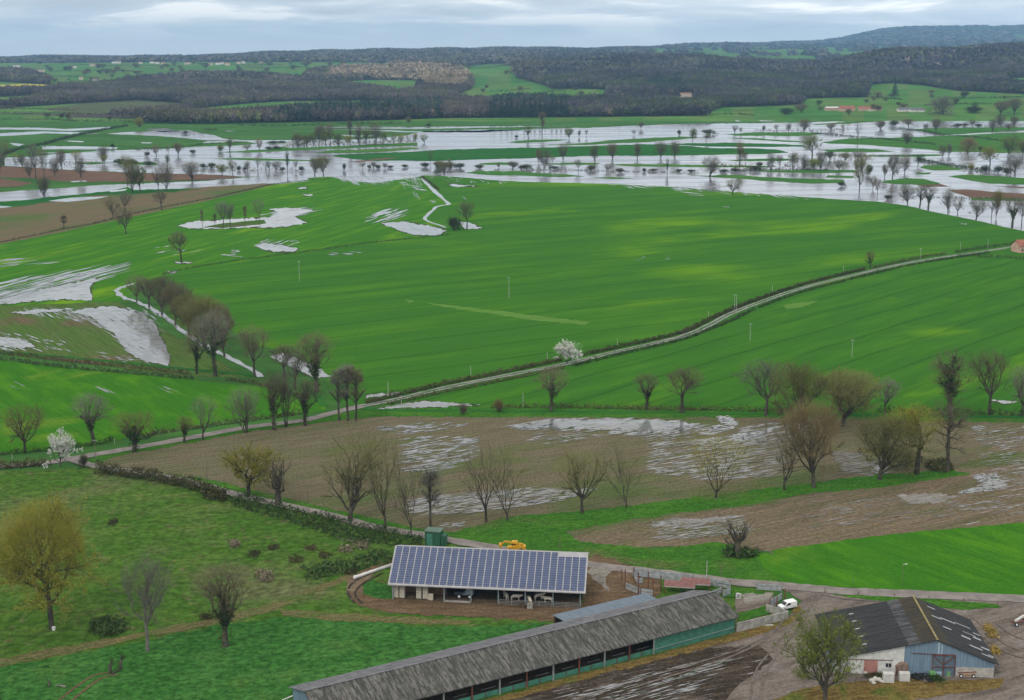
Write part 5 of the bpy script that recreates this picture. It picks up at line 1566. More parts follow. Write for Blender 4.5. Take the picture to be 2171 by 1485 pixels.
for i, (x, by, ty) in enumerate([(610, 255, 222), (634, 256, 232), (655, 256, 221), (672, 256, 215), (684, 256, 216), (692, 256, 222), (712, 256, 222), (728, 255, 220), (744, 255, 214), (775, 254, 214), (800, 253, 224), (812, 253, 228), (864, 252, 224), (900, 252, 226), (928, 251, 222), (1048, 250, 208), (1062, 250, 205), (1075, 250, 204), (1085, 250, 205), (1096, 250, 214), (1112, 250, 206), (1124, 250, 208), (1134, 250, 206), (1145, 250, 206), (1156, 249, 214), (1170, 249, 206), (1180, 249, 205), (1190, 249, 206), (1200, 249, 210), (304, 244, 234), (1040, 251, 215), (878, 252, 230)]):
    cons.append(('conifer', x, by, ty, 12 if x < 1000 else 14, conif_m))
cons.sort(key=lambda q: q[1])
for i, (k, x, by, ty, w, m) in enumerate(cons):
    tree(k, x, by, ty, w, f'dark pointed fir, {nth(i + 1)} from the left along the foot of the woods', m, 'firs along the foot of the woods', 'conifer', 'fir_tree')
for x, by, ty, w, lab in [(817, 201, 185, 8, 'left fir of the small clump in the middle meadow'), (822, 201, 183, 8, 'second fir of the small clump in the middle meadow'), (830, 201, 185, 9, 'third fir of the small clump in the middle meadow'), (838, 201, 185, 9, 'right fir of the small clump in the middle meadow'), (1897, 205, 174, 16, 'tall dark fir at the edge of the right wood'), (864, 203, 190, 8, 'lone fir right of the clump in the middle meadow')]:
    tree('conifer', x, by, ty, w, lab, conif_m, None, 'conifer', 'fir_tree', ymin=2300)
HT = [('round', 2000, 243, 206, 50, G_, 'big round grey tree right of the valley farms'), ('fuzzA', 2150, 244, 210, 34, B, 'brown tree at the right edge above the flood'), ('fuzzA', 2120, 246, 216, 34, B, 'brown hazy tree left of the right-edge one'), ('shrub', 2060, 240, 226, 40, H_, 'dark bush between the right hazy trees and the round tree'),
      ('shrub', 1480, 243, 222, 30, B, 'brown bush at the right wood corner'), ('fuzzA', 1700, 240, 222, 30, B, 'brown tree left of the white-roofed barn'), ('shrub', 1665, 243, 230, 34, H_, 'dark bush below the lane left of the farms'), ('fuzzA', 1800, 246, 232, 14, B, 'small bare tree in front of the valley farms'),
      ('fuzzB', 225, 158, 146, 26, B, 'dark tree clump in the left village meadow'), ('fuzzB', 290, 162, 150, 24, B, 'round dark tree in the left village meadow'), ('fuzzA', 180, 160, 150, 18, B, 'small dark tree by the first village'), ('fuzzA', 262, 156, 147, 10, B, 'little tree between the two dark village trees'),
      ('oakC', 555, 144, 132, 8, B, 'bare tree above the village hedge'), ('oakC', 615, 140, 128, 12, B, 'bare tree right of the village'), ('fuzzA', 650, 144, 129, 26, B, 'round tree clump right of the village'), ('fuzzA', 700, 142, 130, 14, B, 'small tree by the sunlit wood'), ('fuzzB', 1860, 208, 196, 18, B, 'bush-like tree at the right hillside meadow'), ('fuzzA', 1802, 206, 197, 14, B, 'small dark tree left in the right hillside meadow'), ('fuzzA', 1975, 200, 192, 16, B, 'small dark tree under the right hill wood')]
for k, x, by, ty, w, m, lab in HT:
    tree(k, x, by, ty, w, lab, m)

def sprinkle(polys, n, where, group, kinds=('fuzzA', 'fuzzB', 'shrub'), hpx=(6, 11)):
    items = []
    tries = 0
    while len(items) < n and tries < 4000:
        tries += 1
        q = polys[int(RNG.integers(0, len(polys)))]
        a = np.array(q, float)
        x, y = RNG.uniform(np.maximum(a.min(0), (4, 0)), np.minimum(a.max(0), (2166, 999)))
        if inside(x, y, q):
            h = RNG.uniform(*hpx)
            items.append((kinds[int(RNG.integers(0, len(kinds)))], round(x), round(y, 1), round(y - h, 1), h * RNG.uniform(1.0, 1.9), (B, B, H_, HB, O)[int(RNG.integers(0, 5))]))
    belt(items, where, group)


sprinkle([MEADOWS[0]], 46, 'on the village hillside', 'trees on the village hillside')
sprinkle([MEADOWS[6]], 8, 'in the bright meadow dip', 'trees in the bright meadow dip', hpx=(5, 9))
sprinkle([[(1700, 212), (1840, 207), (1960, 205), (2171, 206), (2171, 232), (1990, 240), (1700, 244)]], 18, 'around the right valley farms', 'trees around the right valley farms', hpx=(7, 13))
sprinkle([[(300, 244), (90, 242), (0, 236), (0, 262), (300, 262)]], 8, 'in the lowest left hillside meadows', 'trees in the lowest left meadows', hpx=(7, 11))

# ------------------------------------------------------------------ far houses and farms
wall_c = plain('render_cream', (.62, .52, .42), .85, var=.15, scale=.3)
wall_w = plain('render_white', (.72, .70, .66), .85, var=.12, scale=.3)
wall_p = plain('render_pink', (.55, .36, .28), .85, var=.15, scale=.3)
roof_r = plain('roof_red_tiles', (.30, .115, .08), .8, var=.3, scale=.6)
roof_b = plain('roof_brown_tiles', (.17, .10, .075), .8, var=.3, scale=.6)
roof_g = plain('roof_slate', (.13, .13, .14), .7, var=.3, scale=.6)
roof_w = plain('roof_pale_sheet', (.62, .62, .62), .6, var=.1, scale=.6)
glass_d = plain('dark_glass', (.03, .035, .04), .15, var=.1, spec=.5)


def house(px, py, wpx, hm, label, wall=wall_c, roof=roof_b, rz=0.0, depth=8.0, rh=2.4, name='house', cat='house', nwin=3, chim=True, group=None, ymin=0.0, open_front=False):
    p = at(px, py, ymin)
    w = wpx / ppm(p)
    t = thing(name, label, cat, (p.x, p.y, p.z - .3), rz, group)
    hw, d = w / 2, depth
    m = MB()
    m.prism([(0, 0), (d, 0), (d, hm + .3), (d / 2, hm + .3 + rh), (0, hm + .3)], -hw, hw, 'x')
    m.build('wall', wall, t)
    m = MB()
    o_ = .5
    for s in (0, 1):
        y0, y1 = (-o_, d / 2) if s == 0 else (d + o_, d / 2)
        z0, z1 = hm + .3 - o_ * rh / (d / 2) + .12, hm + .3 + rh + .12
        m.quad((-hw - o_, y0, z0), (hw + o_, y0, z0), (hw + o_, y1, z1), (-hw - o_, y1, z1))
        m.quad((-hw - o_, y0, z0 + .18), (hw + o_, y0, z0 + .18), (hw + o_, y1, z1 + .18), (-hw - o_, y1, z1 + .18))
    r = m.build('roof', roof, t)
    if chim:
        c = MB()
        c.box(hw * .5, hw * .5 + .7, d / 2 - .4, d / 2 + .4, hm + rh - .6, hm + rh + 1.3)
        c.build('chimney', roof_b, r)
    for i in range(nwin):
        x = -hw + (i + .5) * w / nwin
        q = MB()
        if i == nwin // 2 and nwin > 1:
            q.box(x - .55, x + .55, -.06, .1, .3, 2.4)
            q.build('door', roof_b, t)
        else:
            q.box(x - .5, x + .5, -.06, .1, 1.3, 2.6)
            q.build('window', glass_d, t)
    return t


VG = 'houses of the hillside villages'
VILL = [(35, 143, 15, wall_w, 0), (84, 153, 22, wall_c, 2), (155, 145, 15, wall_w, 2), (197, 141, 14, wall_c, 1), (244, 135, 16, wall_w, 0), (252, 135, 8, wall_w, 2), (204, 175, 18, wall_w, 0), (171, 170, 8, wall_c, 0), (297, 136, 8, wall_c, 0), (322, 135, 10, wall_w, 0), (333, 136, 9, wall_w, 0), (346, 137, 10, wall_c, 1),
        (371, 131, 7, wall_w, 0), (398, 137, 14, wall_c, 2), (445, 139, 12, wall_c, 2), (461, 138, 10, wall_w, 0), (470, 137, 9, wall_w, 0), (482, 139, 12, wall_c, 1), (506, 136, 9, wall_c, 0), (516, 135, 8, wall_w, 0), (554, 135, 8, wall_c, 1), (400, 160, 10, wall_c, 0), (418, 160, 10, wall_w, 0), (432, 161, 12, wall_w, 2), (462, 158, 9, wall_c, 0), (521, 156, 14, wall_c, 2), (48, 165, 8, wall_w, 0), (1130, 133, 6, wall_w, 0)]
names_ = ['white', 'cream']
for i, (x, y, w, wm_, r) in enumerate(VILL):
    house(x, y, w * .9, 8.0, f"{'white' if wm_ is wall_w else 'cream'} hillside house with {['brown', 'red', 'dull red'][r]} roof, {nth(sorted(v[0] for v in VILL).index(x) + 1)} village house from the left", wm_, (roof_b, roof_r, roof_b)[r], random.uniform(-.4, .4), 8, 2.2, group=VG, ymin=2300, nwin=3)
house(556, 165, 15, 5, 'cream house with bright red roof above the left wood, left of two', wall_c, roof_r, .15, ymin=2300)
house(574, 165, 16, 5, 'cream house with bright red roof above the left wood, right of two', wall_c, roof_r, -.15, ymin=2300)
house(1455, 206, 24, 7.5, 'tan house with flat red roof alone at the foot of the right wood', wall_c, roof_r, .25, 10, 1.6, ymin=2300)
house(1532, 174, 7, 5, 'small cream house high in the right wood', wall_c, roof_r, 0, ymin=2300)
house(1473, 167, 8, 5, 'small pale house just left of the one high in the right wood', wall_c, roof_b, .2, ymin=2300)
house(2130, 167, 10, 5, 'white house in the clearing at the far right', wall_w, roof_w, .2, ymin=2300)
house(2142, 161, 7, 7, 'tall narrow white house in the clearing at the far right', wall_w, roof_g, 0, ymin=2300)
house(1766, 235, 29, 5, 'valley barn with a pale flat-looking roof', wall_p, roof_w, .05, 12, 1.6, nwin=4, chim=False, name='barn', cat='barn')
house(1797, 236, 32, 5, 'valley farmhouse with a tall brown-red roof', wall_p, roof_r, .1, 11, 4.2, nwin=5)
house(1832, 235, 24, 4.5, 'pink valley farmhouse with small gable, right of the tall red roof', wall_p, roof_r, -.3, 9, 3, nwin=3)
house(1850, 236, 14, 4, 'low cream valley house between the two pink ones', wall_c, roof_r, .1, 8, 2, nwin=2)
house(1862, 235, 18, 4.5, 'pink valley house at the right end of the farm group', wall_p, roof_b, .2, 8, 2.6, nwin=3)
house(1918, 237, 26, 3.6, 'long grey-roofed valley shed, left of two', wall_w, roof_g, .04, 12, 3.2, nwin=4, chim=False, name='barn', cat='barn')
house(1946, 238, 30, 3.6, 'long grey-roofed valley shed, right of two', wall_w, roof_g, .04, 12, 3.6, nwin=5, chim=False, name='barn', cat='barn')
house(2180, 536, 44, 4.2, 'pink farmhouse cut by the right edge beside the upper road', wall_p, roof_r, .3, 8, 3.0, nwin=3)

# ------------------------------------------------------------------ farm buildings
def frame_of(p0, p1):
    """local frame with x from ground point p0 to p1"""
    d = p1 - p0
    return math.atan2(d.y, d.x), math.hypot(d.x, d.y)


def solve_pt(org, rz, lx, px, py):
    """depth y and height z in the plane x=lx of a local frame seen at (px, py)"""
    best = None
    c, s = math.cos(rz), math.sin(rz)
    for y in np.arange(0.5, 40, .1):
        X, Y = org.x + c * lx - s * y, org.y + s * lx + c * y
        a, b, k = ray(px, py)
        # height at that distance for the row, and the column error
        z = CAM_H + float(k) * Y / float(b)
        e = abs(project(X, Y, z)[0] - px)
        if best is None or e < best[0]:
            best = (e, y, z)
    return best


concrete = plain('concrete', (.34, .33, .30), .9, var=.3, scale=.8, wear=(.18, .17, .15))
steel_g = plain('steel_grey_green', (.22, .27, .28), .6, var=.2, scale=1)
steel_w = plain('galvanised', (.45, .47, .48), .45, .6, var=.2, scale=1)
wood_d = plain('boards_dark', (.085, .06, .042), .9, var=.4, scale=1, stretch=(6, 1, .5))
wood_b = plain('boards_brown', (.17, .11, .065), .9, var=.4, scale=1, stretch=(6, 1, .5))
trim_w = plain('roof_trim', (.36, .35, .36), .6, var=.12, scale=.6)
bale_m = plain('wrapped_straw', (.46, .42, .34), .8, var=.3, scale=2.5, wear=(.60, .57, .50))
hay_m = plain('straw_bale', (.36, .29, .16), .95, var=.35, scale=3, bump=.5)
rust = plain('rust_red', (.16, .055, .04), .75, var=.35, scale=2)
green_p = plain('green_panel', (.055, .19, .135), .6, var=.22, scale=.9, wear=(.10, .22, .17))
green_c = plain('green_cabin_paint', (.028, .10, .062), .55, var=.25, scale=1.2, wear=(.05, .13, .09))
blue_w = plain('blue_cladding', (.16, .235, .31), .6, var=.2, scale=.5, wear=(.22, .29, .35), stretch=(6, 1, .4))
white_w = plain('white_render', (.60, .60, .58), .8, var=.15, scale=.7, wear=(.42, .41, .38))
yellow_p = plain('yellow_paint', (.62, .33, .02), .45, var=.2, scale=2, wear=(.30, .17, .04))
black_r = plain('rubber', (.02, .02, .02), .8, var=.3, scale=3)
white_p = plain('white_paint', (.78, .79, .80), .3, var=.04, scale=1, spec=.5)
pink_d = plain('faded_red_door', (.42, .20, .17), .7, var=.2, scale=1, stretch=(5, 1, .5))
grey_d = plain('grey_door', (.33, .33, .32), .8, var=.25, scale=1)
cow_m = plain('cow_hide', (.66, .60, .50), .85, var=.2, scale=1.5)


def corr(name, a, b, c, per=.18, moss=(.55, .7), along='x', sheetm=1.1, scale=.35, stripe=.25):
    """corrugated sheets: ribs down the slope, sheet laps and weathering streaks"""
    m, nd, ln, bs, out = newmat(name)
    t = nd.new('ShaderNodeTexCoord').outputs['Object']
    mp = nd.new('ShaderNodeMapping')
    mp.inputs['Scale'].default_value = (1.7, .24, .24) if along == 'x' else (.24, 1.7, .24)
    mp.inputs['Rotation'].default_value = (0, 0, .12)
    ln.new(t, mp.inputs['Vector'])
    n1 = noise(nd, ln, mp.outputs['Vector'], 1.0, 7, .72, .3)
    n2 = noise(nd, ln, t, scale, 5, .65)
    n3 = noise(nd, ln, mp.outputs['Vector'], 2.6, 6, .75)
    col = mixc(nd, ln, step(nd, ln, n1, .44, .58), a, b)
    col = mixc(nd, ln, step(nd, ln, n3, moss[0], moss[1]), col, c)
    col = mixc(nd, ln, step(nd, ln, n2, .4, .7, 0, .5), col, a)
    ln.new(col, bs.inputs['Base Color'])
    w = nnode(nd, 'ShaderNodeTexWave', i_Scale=.314 / sheetm, wave_type='BANDS', bands_direction='X' if along == 'x' else 'Y')
    ln.new(t, w.inputs['Vector'])
    bp = nd.new('ShaderNodeBump')
    bp.inputs['Strength'].default_value = .8
    bp.inputs['Distance'].default_value = .12
    ln.new(w.outputs['Fac'], bp.inputs['Height'])
    ln.new(bp.outputs[0], bs.inputs['Normal'])
    bs.inputs['Roughness'].default_value = .85
    bs.inputs['Specular IOR Level'].default_value = .25
    return m


roof_long = corr('fibre_cement_long', (.060, .059, .054), (.165, .158, .145), (.032, .034, .024), moss=(.50, .58))
roof_back = corr('fibre_cement_back', (.14, .14, .15), (.19, .19, .20), (.11, .11, .10), moss=(.6, .75))
roof_blue = corr('steel_blue_grey', (.12, .155, .195), (.16, .195, .235), (.10, .12, .14), moss=(.62, .75))
roof_dark = corr('fibre_cement_dark', (.022, .023, .025), (.038, .038, .040), (.016, .015, .011), along='y', moss=(.5, .65))
roof_pale = corr('fibre_cement_streaky', (.030, .030, .032), (.105, .105, .11), (.024, .022, .018), along='y', moss=(.55, .65))
roof_moss = corr('fibre_cement_mossy', (.030, .027, .022), (.050, .040, .024), (.065, .052, .024), along='y', moss=(.5, .62))

# --- barn with the solar roof
pA, pB = at(833, 1271), at(1232, 1289)
rz, LEN = frame_of(pA, pB)
ch, sh = math.cos(rz), math.sin(rz)
EAVE = height_for(pA, 1236)
e_, RD_, RH = solve_pt(pA, rz, -.9, 838, 1157)
solar = thing('solar_barn', 'open-fronted cattle barn with a roof full of blue solar panels', 'barn', pA, rz)
nb = 7
bay = LEN / nb
x0, x1 = -.9, LEN + 1.0
yF = -1.0
sl = (RH - EAVE) / (RD_ - yF)


def zr(y):
    return EAVE + (y - yF) * sl


m = MB()
DB = RD_ + 5.0
m.box(x0 + .5, x1 - .5, DB - .12, DB, 0, zr(RD_) - 1.8)
m.build('back_wall', wood_b, solar)
m = MB()
for xx in (0.0, LEN):
    n = len(m.v)
    m.prism([(4.5, 0), (DB - .15, 0), (DB - .15, zr(RD_) - 1.9), (RD_, zr(RD_) - .35), (4.5, zr(4.5) - .35)], xx - .06, xx + .06, 'x')
m.build('end_wall', wood_d, solar)
m = MB()
m.quad((x0, yF, zr(yF)), (x1, yF, zr(yF)), (x1, RD_, zr(RD_)), (x0, RD_, zr(RD_)))
m.quad((x0, yF, zr(yF) - .22), (x0, RD_, zr(RD_) - .22), (x1, RD_, zr(RD_) - .22), (x1, yF, zr(yF) - .22))
m.quad((x0, yF, zr(yF) - .22), (x1, yF, zr(yF) - .22), (x1, yF, zr(yF)), (x0, yF, zr(yF)))
for xx in (x0, x1):
    m.quad((xx, yF, zr(yF) - .22), (xx, yF, zr(yF)), (xx, RD_, zr(RD_)), (xx, RD_, zr(RD_) - .22))
m.quad((x0, RD_, zr(RD_)), (x1, RD_, zr(RD_)), (x1, DB + .5, zr(RD_) - 1.9), (x0, DB + .5, zr(RD_) - 1.9))
roof = m.build('roof', trim_w, solar)
m = MB()
for i in range(nb + 1):
    pass
pm, nd, ln, bs, out = newmat('solar_glass')
tcn = nd.new('ShaderNodeTexCoord').outputs['Object']
sp = nd.new('ShaderNodeSeparateXYZ')
ln.new(tcn, sp.inputs[0])
oi = noise(nd, ln, tcn, .6, 3)
pr = nd.new('ShaderNodeObjectInfo').outputs['Random']
c1_ = mixc(nd, ln, pr, (.032, .048, .105), (.045, .065, .14))
cc = mixc(nd, ln, step(nd, ln, oi, .35, .65), c1_, (.050, .070, .145))
# thin pale frames: module joints every metre up the slope
fr = nnode(nd, 'ShaderNodeMath', operation='FRACT')
my = nnode(nd, 'ShaderNodeMath', operation='MULTIPLY')
my.inputs[1].default_value = 1.0 / ((RD_ - yF) / 17.0)
sb = nnode(nd, 'ShaderNodeMath', operation='SUBTRACT')
sb.inputs[1].default_value = yF
ln.new(sp.outputs['Y'], sb.inputs[0])
ln.new(sb.outputs[0], my.inputs[0])
ln.new(my.outputs[0], fr.inputs[0])
lt = nnode(nd, 'ShaderNodeMath', operation='LESS_THAN')
lt.inputs[1].default_value = .09
ln.new(fr.outputs[0], lt.inputs[0])
cc = mixc(nd, ln, lt.outputs[0], cc, (.30, .31, .34))
ln.new(cc, bs.inputs['Base Color'])
bs.inputs['Roughness'].default_value = .22
bs.inputs['IOR'].default_value = 1.45
NCOL = 27
pw = (x1 - x0 - .5) / NCOL
for i in range(NCOL):
    a = x0 + .25 + i * pw + .11
    b = a + pw - .22
    yt = RD_ - .15 if i < NCOL - 4 else RD_ - 1.1
    m = MB()
    n_ = .07
    y_0 = yF + .35
    m.quad((a, y_0, zr(y_0) + n_), (b, y_0, zr(y_0) + n_), (b, yt, zr(yt) + n_), (a, yt, zr(yt) + n_))
    m.quad((a, y_0, zr(y_0) + .004), (b, y_0, zr(y_0) + .004), (b, y_0, zr(y_0) + n_), (a, y_0, zr(y_0) + n_))
    m.quad((a, y_0, zr(y_0) + .004), (a, y_0, zr(y_0) + n_), (a, yt, zr(yt) + n_), (a, yt, zr(yt) + .004))
    m.quad((b, y_0, zr(y_0) + .004), (b, yt, zr(yt) + .004), (b, yt, zr(yt) + n_), (b, y_0, zr(y_0) + n_))
    m.build('solar_panel', pm, roof)
for fx in (0, .34, .655, 1.0):
    pass
for px_ in (833, 943, 1000, 1058, 1115, 1173, 1230):
    xx = (px_ - 833) / (1232 - 833) * LEN
    m = MB()
    m.box(xx - .13, xx + .13, -.13, .13, 0, zr(0) - .24)
    m.build('post', steel_g, solar)
    m = MB()
    m.box(xx - .12, xx + .12, RD_ - .12, RD_ + .12, 0, zr(RD_) - .24)
    m.build('post', steel_g, solar)
m = MB()
xl_, xr_ = (880 - 833) / 399 * LEN, (943 - 833) / 399 * LEN
m.box(xl_ + 1.5, xr_ + .0, 3.2, 3.4, 0, 3.2)
m.box(.1, xl_, 4.0, 4.2, 0, 3.0)
m.build('inner_partition', wood_b, solar)
m = MB()
m.box((943 - 833) / 399 * LEN, (1000 - 833) / 399 * LEN, -.5, -.2, 0, .5)
m.build('kerb_wall', concrete, solar)
dm = plain('dark_bedding', (.09, .065, .04), .95, var=.35, scale=1.5)
m = MB()
m.box(.2, LEN - .2, -.1, DB - .2, .02, .24)
m.build('bedding', dm, solar)


def loc(t0, rz_, x, y, z=0.0):
    c, s = math.cos(rz_), math.sin(rz_)
    return Vector((t0.x + c * x - s * y, t0.y + s * x + c * y, t0.z + z))


def wx(px_):
    return (px_ - 833) / 399.0 * LEN


k = 0
for s_i, px_ in enumerate((839, 852, 888, 902)):
    for lv in range(3):
        t = MB().box(-.6, .6, -.6, .6, .01, 1.28).build('straw_bale', bale_m, None, bevel=.12)
        t.location = loc(pA, rz, wx(px_), .9 + .1 * lv, .25 + lv * 1.29)
        t.rotation_euler = (0, 0, rz + random.uniform(-.05, .05))
        tag(t, f"pale wrapped bale, {['bottom', 'middle', 'top'][lv]} of the {['first', 'second', 'third', 'fourth'][s_i]} stack from the barn's left post", 'bale', 'wrapped bales stacked in the solar barn')
t = MB().box(-.6, .6, -.5, .5, 0, 1.3).build('crate', bale_m, None, bevel=.05)
t.location = loc(pA, rz, wx(914), .2, .25)
t.rotation_euler = (0, 0, rz)
tag(t, 'squat pale box right of the bale stacks in the solar barn', 'crate')


def rail_gate(a, b, h, label, mat=steel_w, bars=4, name='metal_gate', group=None, cat='gate', post=2.4, thick=.05):
    rz_, L = frame_of(a, b)
    t = thing(name, label, cat, a, rz_, group)
    m = MB()
    for i in range(bars):
        z = .25 + (h - .3) * i / max(1, bars - 1)
        m.box(0, L, -thick / 2, thick / 2, z - .04, z + .04)
    m.build('rails', mat, t)
    n = max(1, int(L / post))
    for i in range(n + 1):
        MB().box(L * i / n - .05, L * i / n + .05, -.06, .06, 0, h + .05).build('post', mat, t)
    return t


rail_gate(loc(pA, rz, wx(1060), -.4), loc(pA, rz, wx(1113), -.4), 1.3, 'left run of galvanised cattle rails at the solar barn front', group='cattle rails of the solar barn')
rail_gate(loc(pA, rz, wx(1117), -.4), loc(pA, rz, wx(1171), -.4), 1.3, 'middle run of galvanised cattle rails at the solar barn front', group='cattle rails of the solar barn')
rail_gate(loc(pA, rz, wx(1175), -.4), loc(pA, rz, wx(1226), -.4), 1.3, 'right run of galvanised cattle rails at the solar barn front', group='cattle rails of the solar barn')
for px_, lab, mt in ((1110, 'dark square feed box in front of the cattle rails', wood_d), (1126, 'pale square feed box in front of the cattle rails', concrete)):
    t = thing('feed_box', lab, 'feed box', loc(pA, rz, wx(px_), -1.6), rz)
    m = MB()
    m.box(-.6, .6, -.5, -.4, 0, 1.1).box(-.6, .6, .4, .5, 0, 1.1).box(-.6, -.5, -.398, .398, 0, 1.1).box(.5, .6, -.398, .398, 0, 1.1)
    m.build('box_sides', mt, t)
    MB().box(-.49, .49, -.39, .39, .1, .6).build('feed', hay_m, t)
tm = at(1030, 1166)


def cow(p, rz_, label, s=1.0, head_down=False):
    me = bpy.data.meshes.new('cow')
    hz = 1.05 if not head_down else .55
    P = [(0, 0, 1.15), (.55, 0, 1.2), (.95, 0, 1.25), (1.3, 0, 1.38 if not head_down else 1.0), (1.55, 0, hz + .35), (1.85, 0, hz + .15), (-.5, 0, 1.2), (-.85, 0, 1.2), (-1.0, 0, 1.05), (-1.05, 0, .6)]
    E = [(0, 1), (1, 2), (2, 3), (3, 4), (4, 5), (0, 6), (6, 7), (7, 8), (8, 9)]
    Rr = [.40, .40, .34, .22, .17, .10, .40, .34, .06, .03]
    for sx_ in (.8, -.75):
        for sy_ in (.22, -.22):
            n = len(P)
            bk = -.12 if sx_ < 0 else 0
            P += [(sx_, sy_, .85), (sx_ + bk, sy_, .45), (sx_, sy_, .02)]
            E += [(2 if sx_ > 0 else 7, n), (n, n + 1), (n + 1, n + 2)]
            Rr += [.15, .08, .07]
    for sy_ in (.12, -.12):
        n = len(P)
        P.append((1.5, sy_ * 2, hz + .48))
        E.append((4, n))
        Rr.append(.05)
    me.from_pydata(P, E, [])
    o = link('cow', me, [cow_m])
    md = o.modifiers.new('skin', 'SKIN')
    for i, v in enumerate(me.skin_vertices[0].data):
        v.radius = (Rr[i], Rr[i])
    me.skin_vertices[0].data[0].use_root = True
    sb_ = o.modifiers.new('sub', 'SUBSURF')
    sb_.levels = sb_.render_levels = 1
    o.location = p
    o.rotation_euler = (0, 0, rz_)
    o.scale = (s, s, s)
    return tag(o, label, 'cow', 'pale cattle in the solar barn')


cow(loc(pA, rz, wx(1072), 2.2, .24), rz + 2.0, 'cream cow standing behind the left cattle rails, leftmost')
cow(loc(pA, rz, wx(1092), 1.6, .24), rz + .1, 'cream cow facing right behind the left cattle rails')
cow(loc(pA, rz, wx(1122), 1.0, .24), rz - 1.2, 'cream cow with its head at the feed boxes', head_down=True)
cow(loc(pA, rz, wx(1140), 2.6, .24), rz + .5, 'cream cow behind the middle cattle rails')
cow(loc(pA, rz, wx(1163), 1.2, .24), rz + 3.0, 'cream cow facing left beside the fifth barn post')


def wheel(parent, x, y, r, w, hub=white_p, name='wheel', axis='y'):
    m = MB()
    a, b = ((x, y - w / 2, r), (x, y + w / 2, r))
    m.tube(a, b, r, r, 16)
    o = m.build(name, black_r, parent, smooth=False)
    h = MB()
    h.tube((x, y - w / 2 - .02, r), (x, y + w / 2 + .02, r), r * .55, r * .55, 12)
    h.build('rim', hub, o)
    return o


# machine parked in the barn
t = thing('feed_mixer', 'grey-blue farm machine parked in the third bay of the solar barn', 'farm machine', loc(pA, rz, wx(984), 2.4, .24), rz)
MB().prism([(-2.4, .9), (-.6, .9), (.2, 1.4), (.4, 2.6), (1.8, 2.9), (2.0, 1.0), (1.0, .8)], -.8, .8, 'y').build('body', plain('machine_blue', (.24, .31, .36), .5, var=.25, scale=2), t, bevel=.06)
MB().tube((.6, 0, 2.6), (2.6, 0, 3.1), .35, .5, 10).build('chute', plain('machine_pale', (.45, .48, .50), .5, var=.25, scale=2), t)
for xx, yy in ((-1.2, -.85), (-1.2, .85), (1.2, -.85), (1.2, .85)):
    wheel(t, xx, yy, .55, .3)
# green cabin, white trough, pipe and loader behind the barn
p = at(901, 1157)
rzc, _ = frame_of(p, at(934, 1160))
W_ = 33 / ppm(p)
Hc = height_for(p, 1127)
t = thing('transformer_cabin', 'dark green metal cabin beside the diagonal lane', 'cabin', p, rzc)
MB().box(0, W_, 0, 3.0, 0, Hc).build('wall', green_c, t)
MB().box(-.15, W_ + .15, -.15, 3.15, Hc + .003, Hc + .16).build('roof', plain('green_roof', (.10, .16, .12), .6, var=.2, scale=1), t)
MB().box(W_ + .01, W_ + 1.2, .4, 2.6, 0, Hc * .72).build('side_box', green_c, t)
d_ = MB().box(W_ * .15, W_ * .5, -.03, .02, .1, Hc * .85).build('door', green_p, t)
MB().box(W_ * .45, W_ * .47, -.07, -.03, Hc * .4, Hc * .5).build('handle', steel_w, d_)
p = at(1028, 1167)
t = thing('water_trough', 'pale oval trough on the lane verge behind the solar barn', 'trough', p, rz)
MB().prism([(-.9, 0), (.9, 0), (1.05, .5), (-1.05, .5)], -.5, .5, 'y').build('basin', white_w, t, bevel=.05)
MB().box(-.85, .85, -.38, .38, .44, .515).build('water', pond, t)
a, b = at(752, 1228), at(838, 1199)
rzp, Lp = frame_of(a, b)
t = thing('white_pipe', 'long pale pipe lying beside the curved wheel tracks left of the solar barn', 'pipe', a, rzp)
MB().tube((0, 0, .4), (Lp * .93, 0, .4), .40, .40, 12).build('tube', white_w, t, smooth=True)
MB().tube((-.12, 0, .4), (.15, 0, .4), .47, .47, 12).build('collar', white_p, t)

# yellow loader
p = at(1092, 1172)
t = thing('telescopic_loader', 'yellow farm loader with raised boom parked behind the solar barn', 'loader', p, rz + 3.3)
b_ = MB().prism([(-2.0, .7), (1.9, .7), (2.1, 1.1), (1.8, 1.7), (.9, 1.8), (-1.2, 2.2), (-2.2, 1.7)], -.75, .75, 'y').build('body', yellow_p, t, bevel=.06)
cb = MB().prism([(-.6, 1.6), (.9, 1.6), (.6, 2.75), (-.5, 2.75)], -.95, -.1, 'y').build('cab', glass_d, t)
MB().box(-.65, .75, -1.0, -.05, 2.755, 2.86).build('cab_roof', yellow_p, cb)
bm_ = MB().bar((-2.0, .35, 2.2), (2.6, .35, 3.1), .35, .45).build('boom', yellow_p, t)
MB().bar((2.55, .35, 3.1), (3.5, .35, 2.3), .30, .35).build('boom_head', yellow_p, bm_)
MB().prism([(3.2, 1.6), (4.0, 1.9), (3.9, 2.5), (3.4, 2.4)], -.7, 1.1, 'y').build('bucket', yellow_p, bm_)
MB().box(-2.6, -1.95, -.7, .7, .8, 1.9).build('engine_cover', yellow_p, t, bevel=.08)
for xx, yy in ((-1.4, -.95), (-1.4, .95), (1.3, -.95), (1.3, .95)):
    wheel(t, xx, yy, .68, .45, steel_w)

# --- long cattle shed
C0, C1 = at(1558, 1341), at(1014, 1484)
rzl, _ = frame_of(C1, C0)
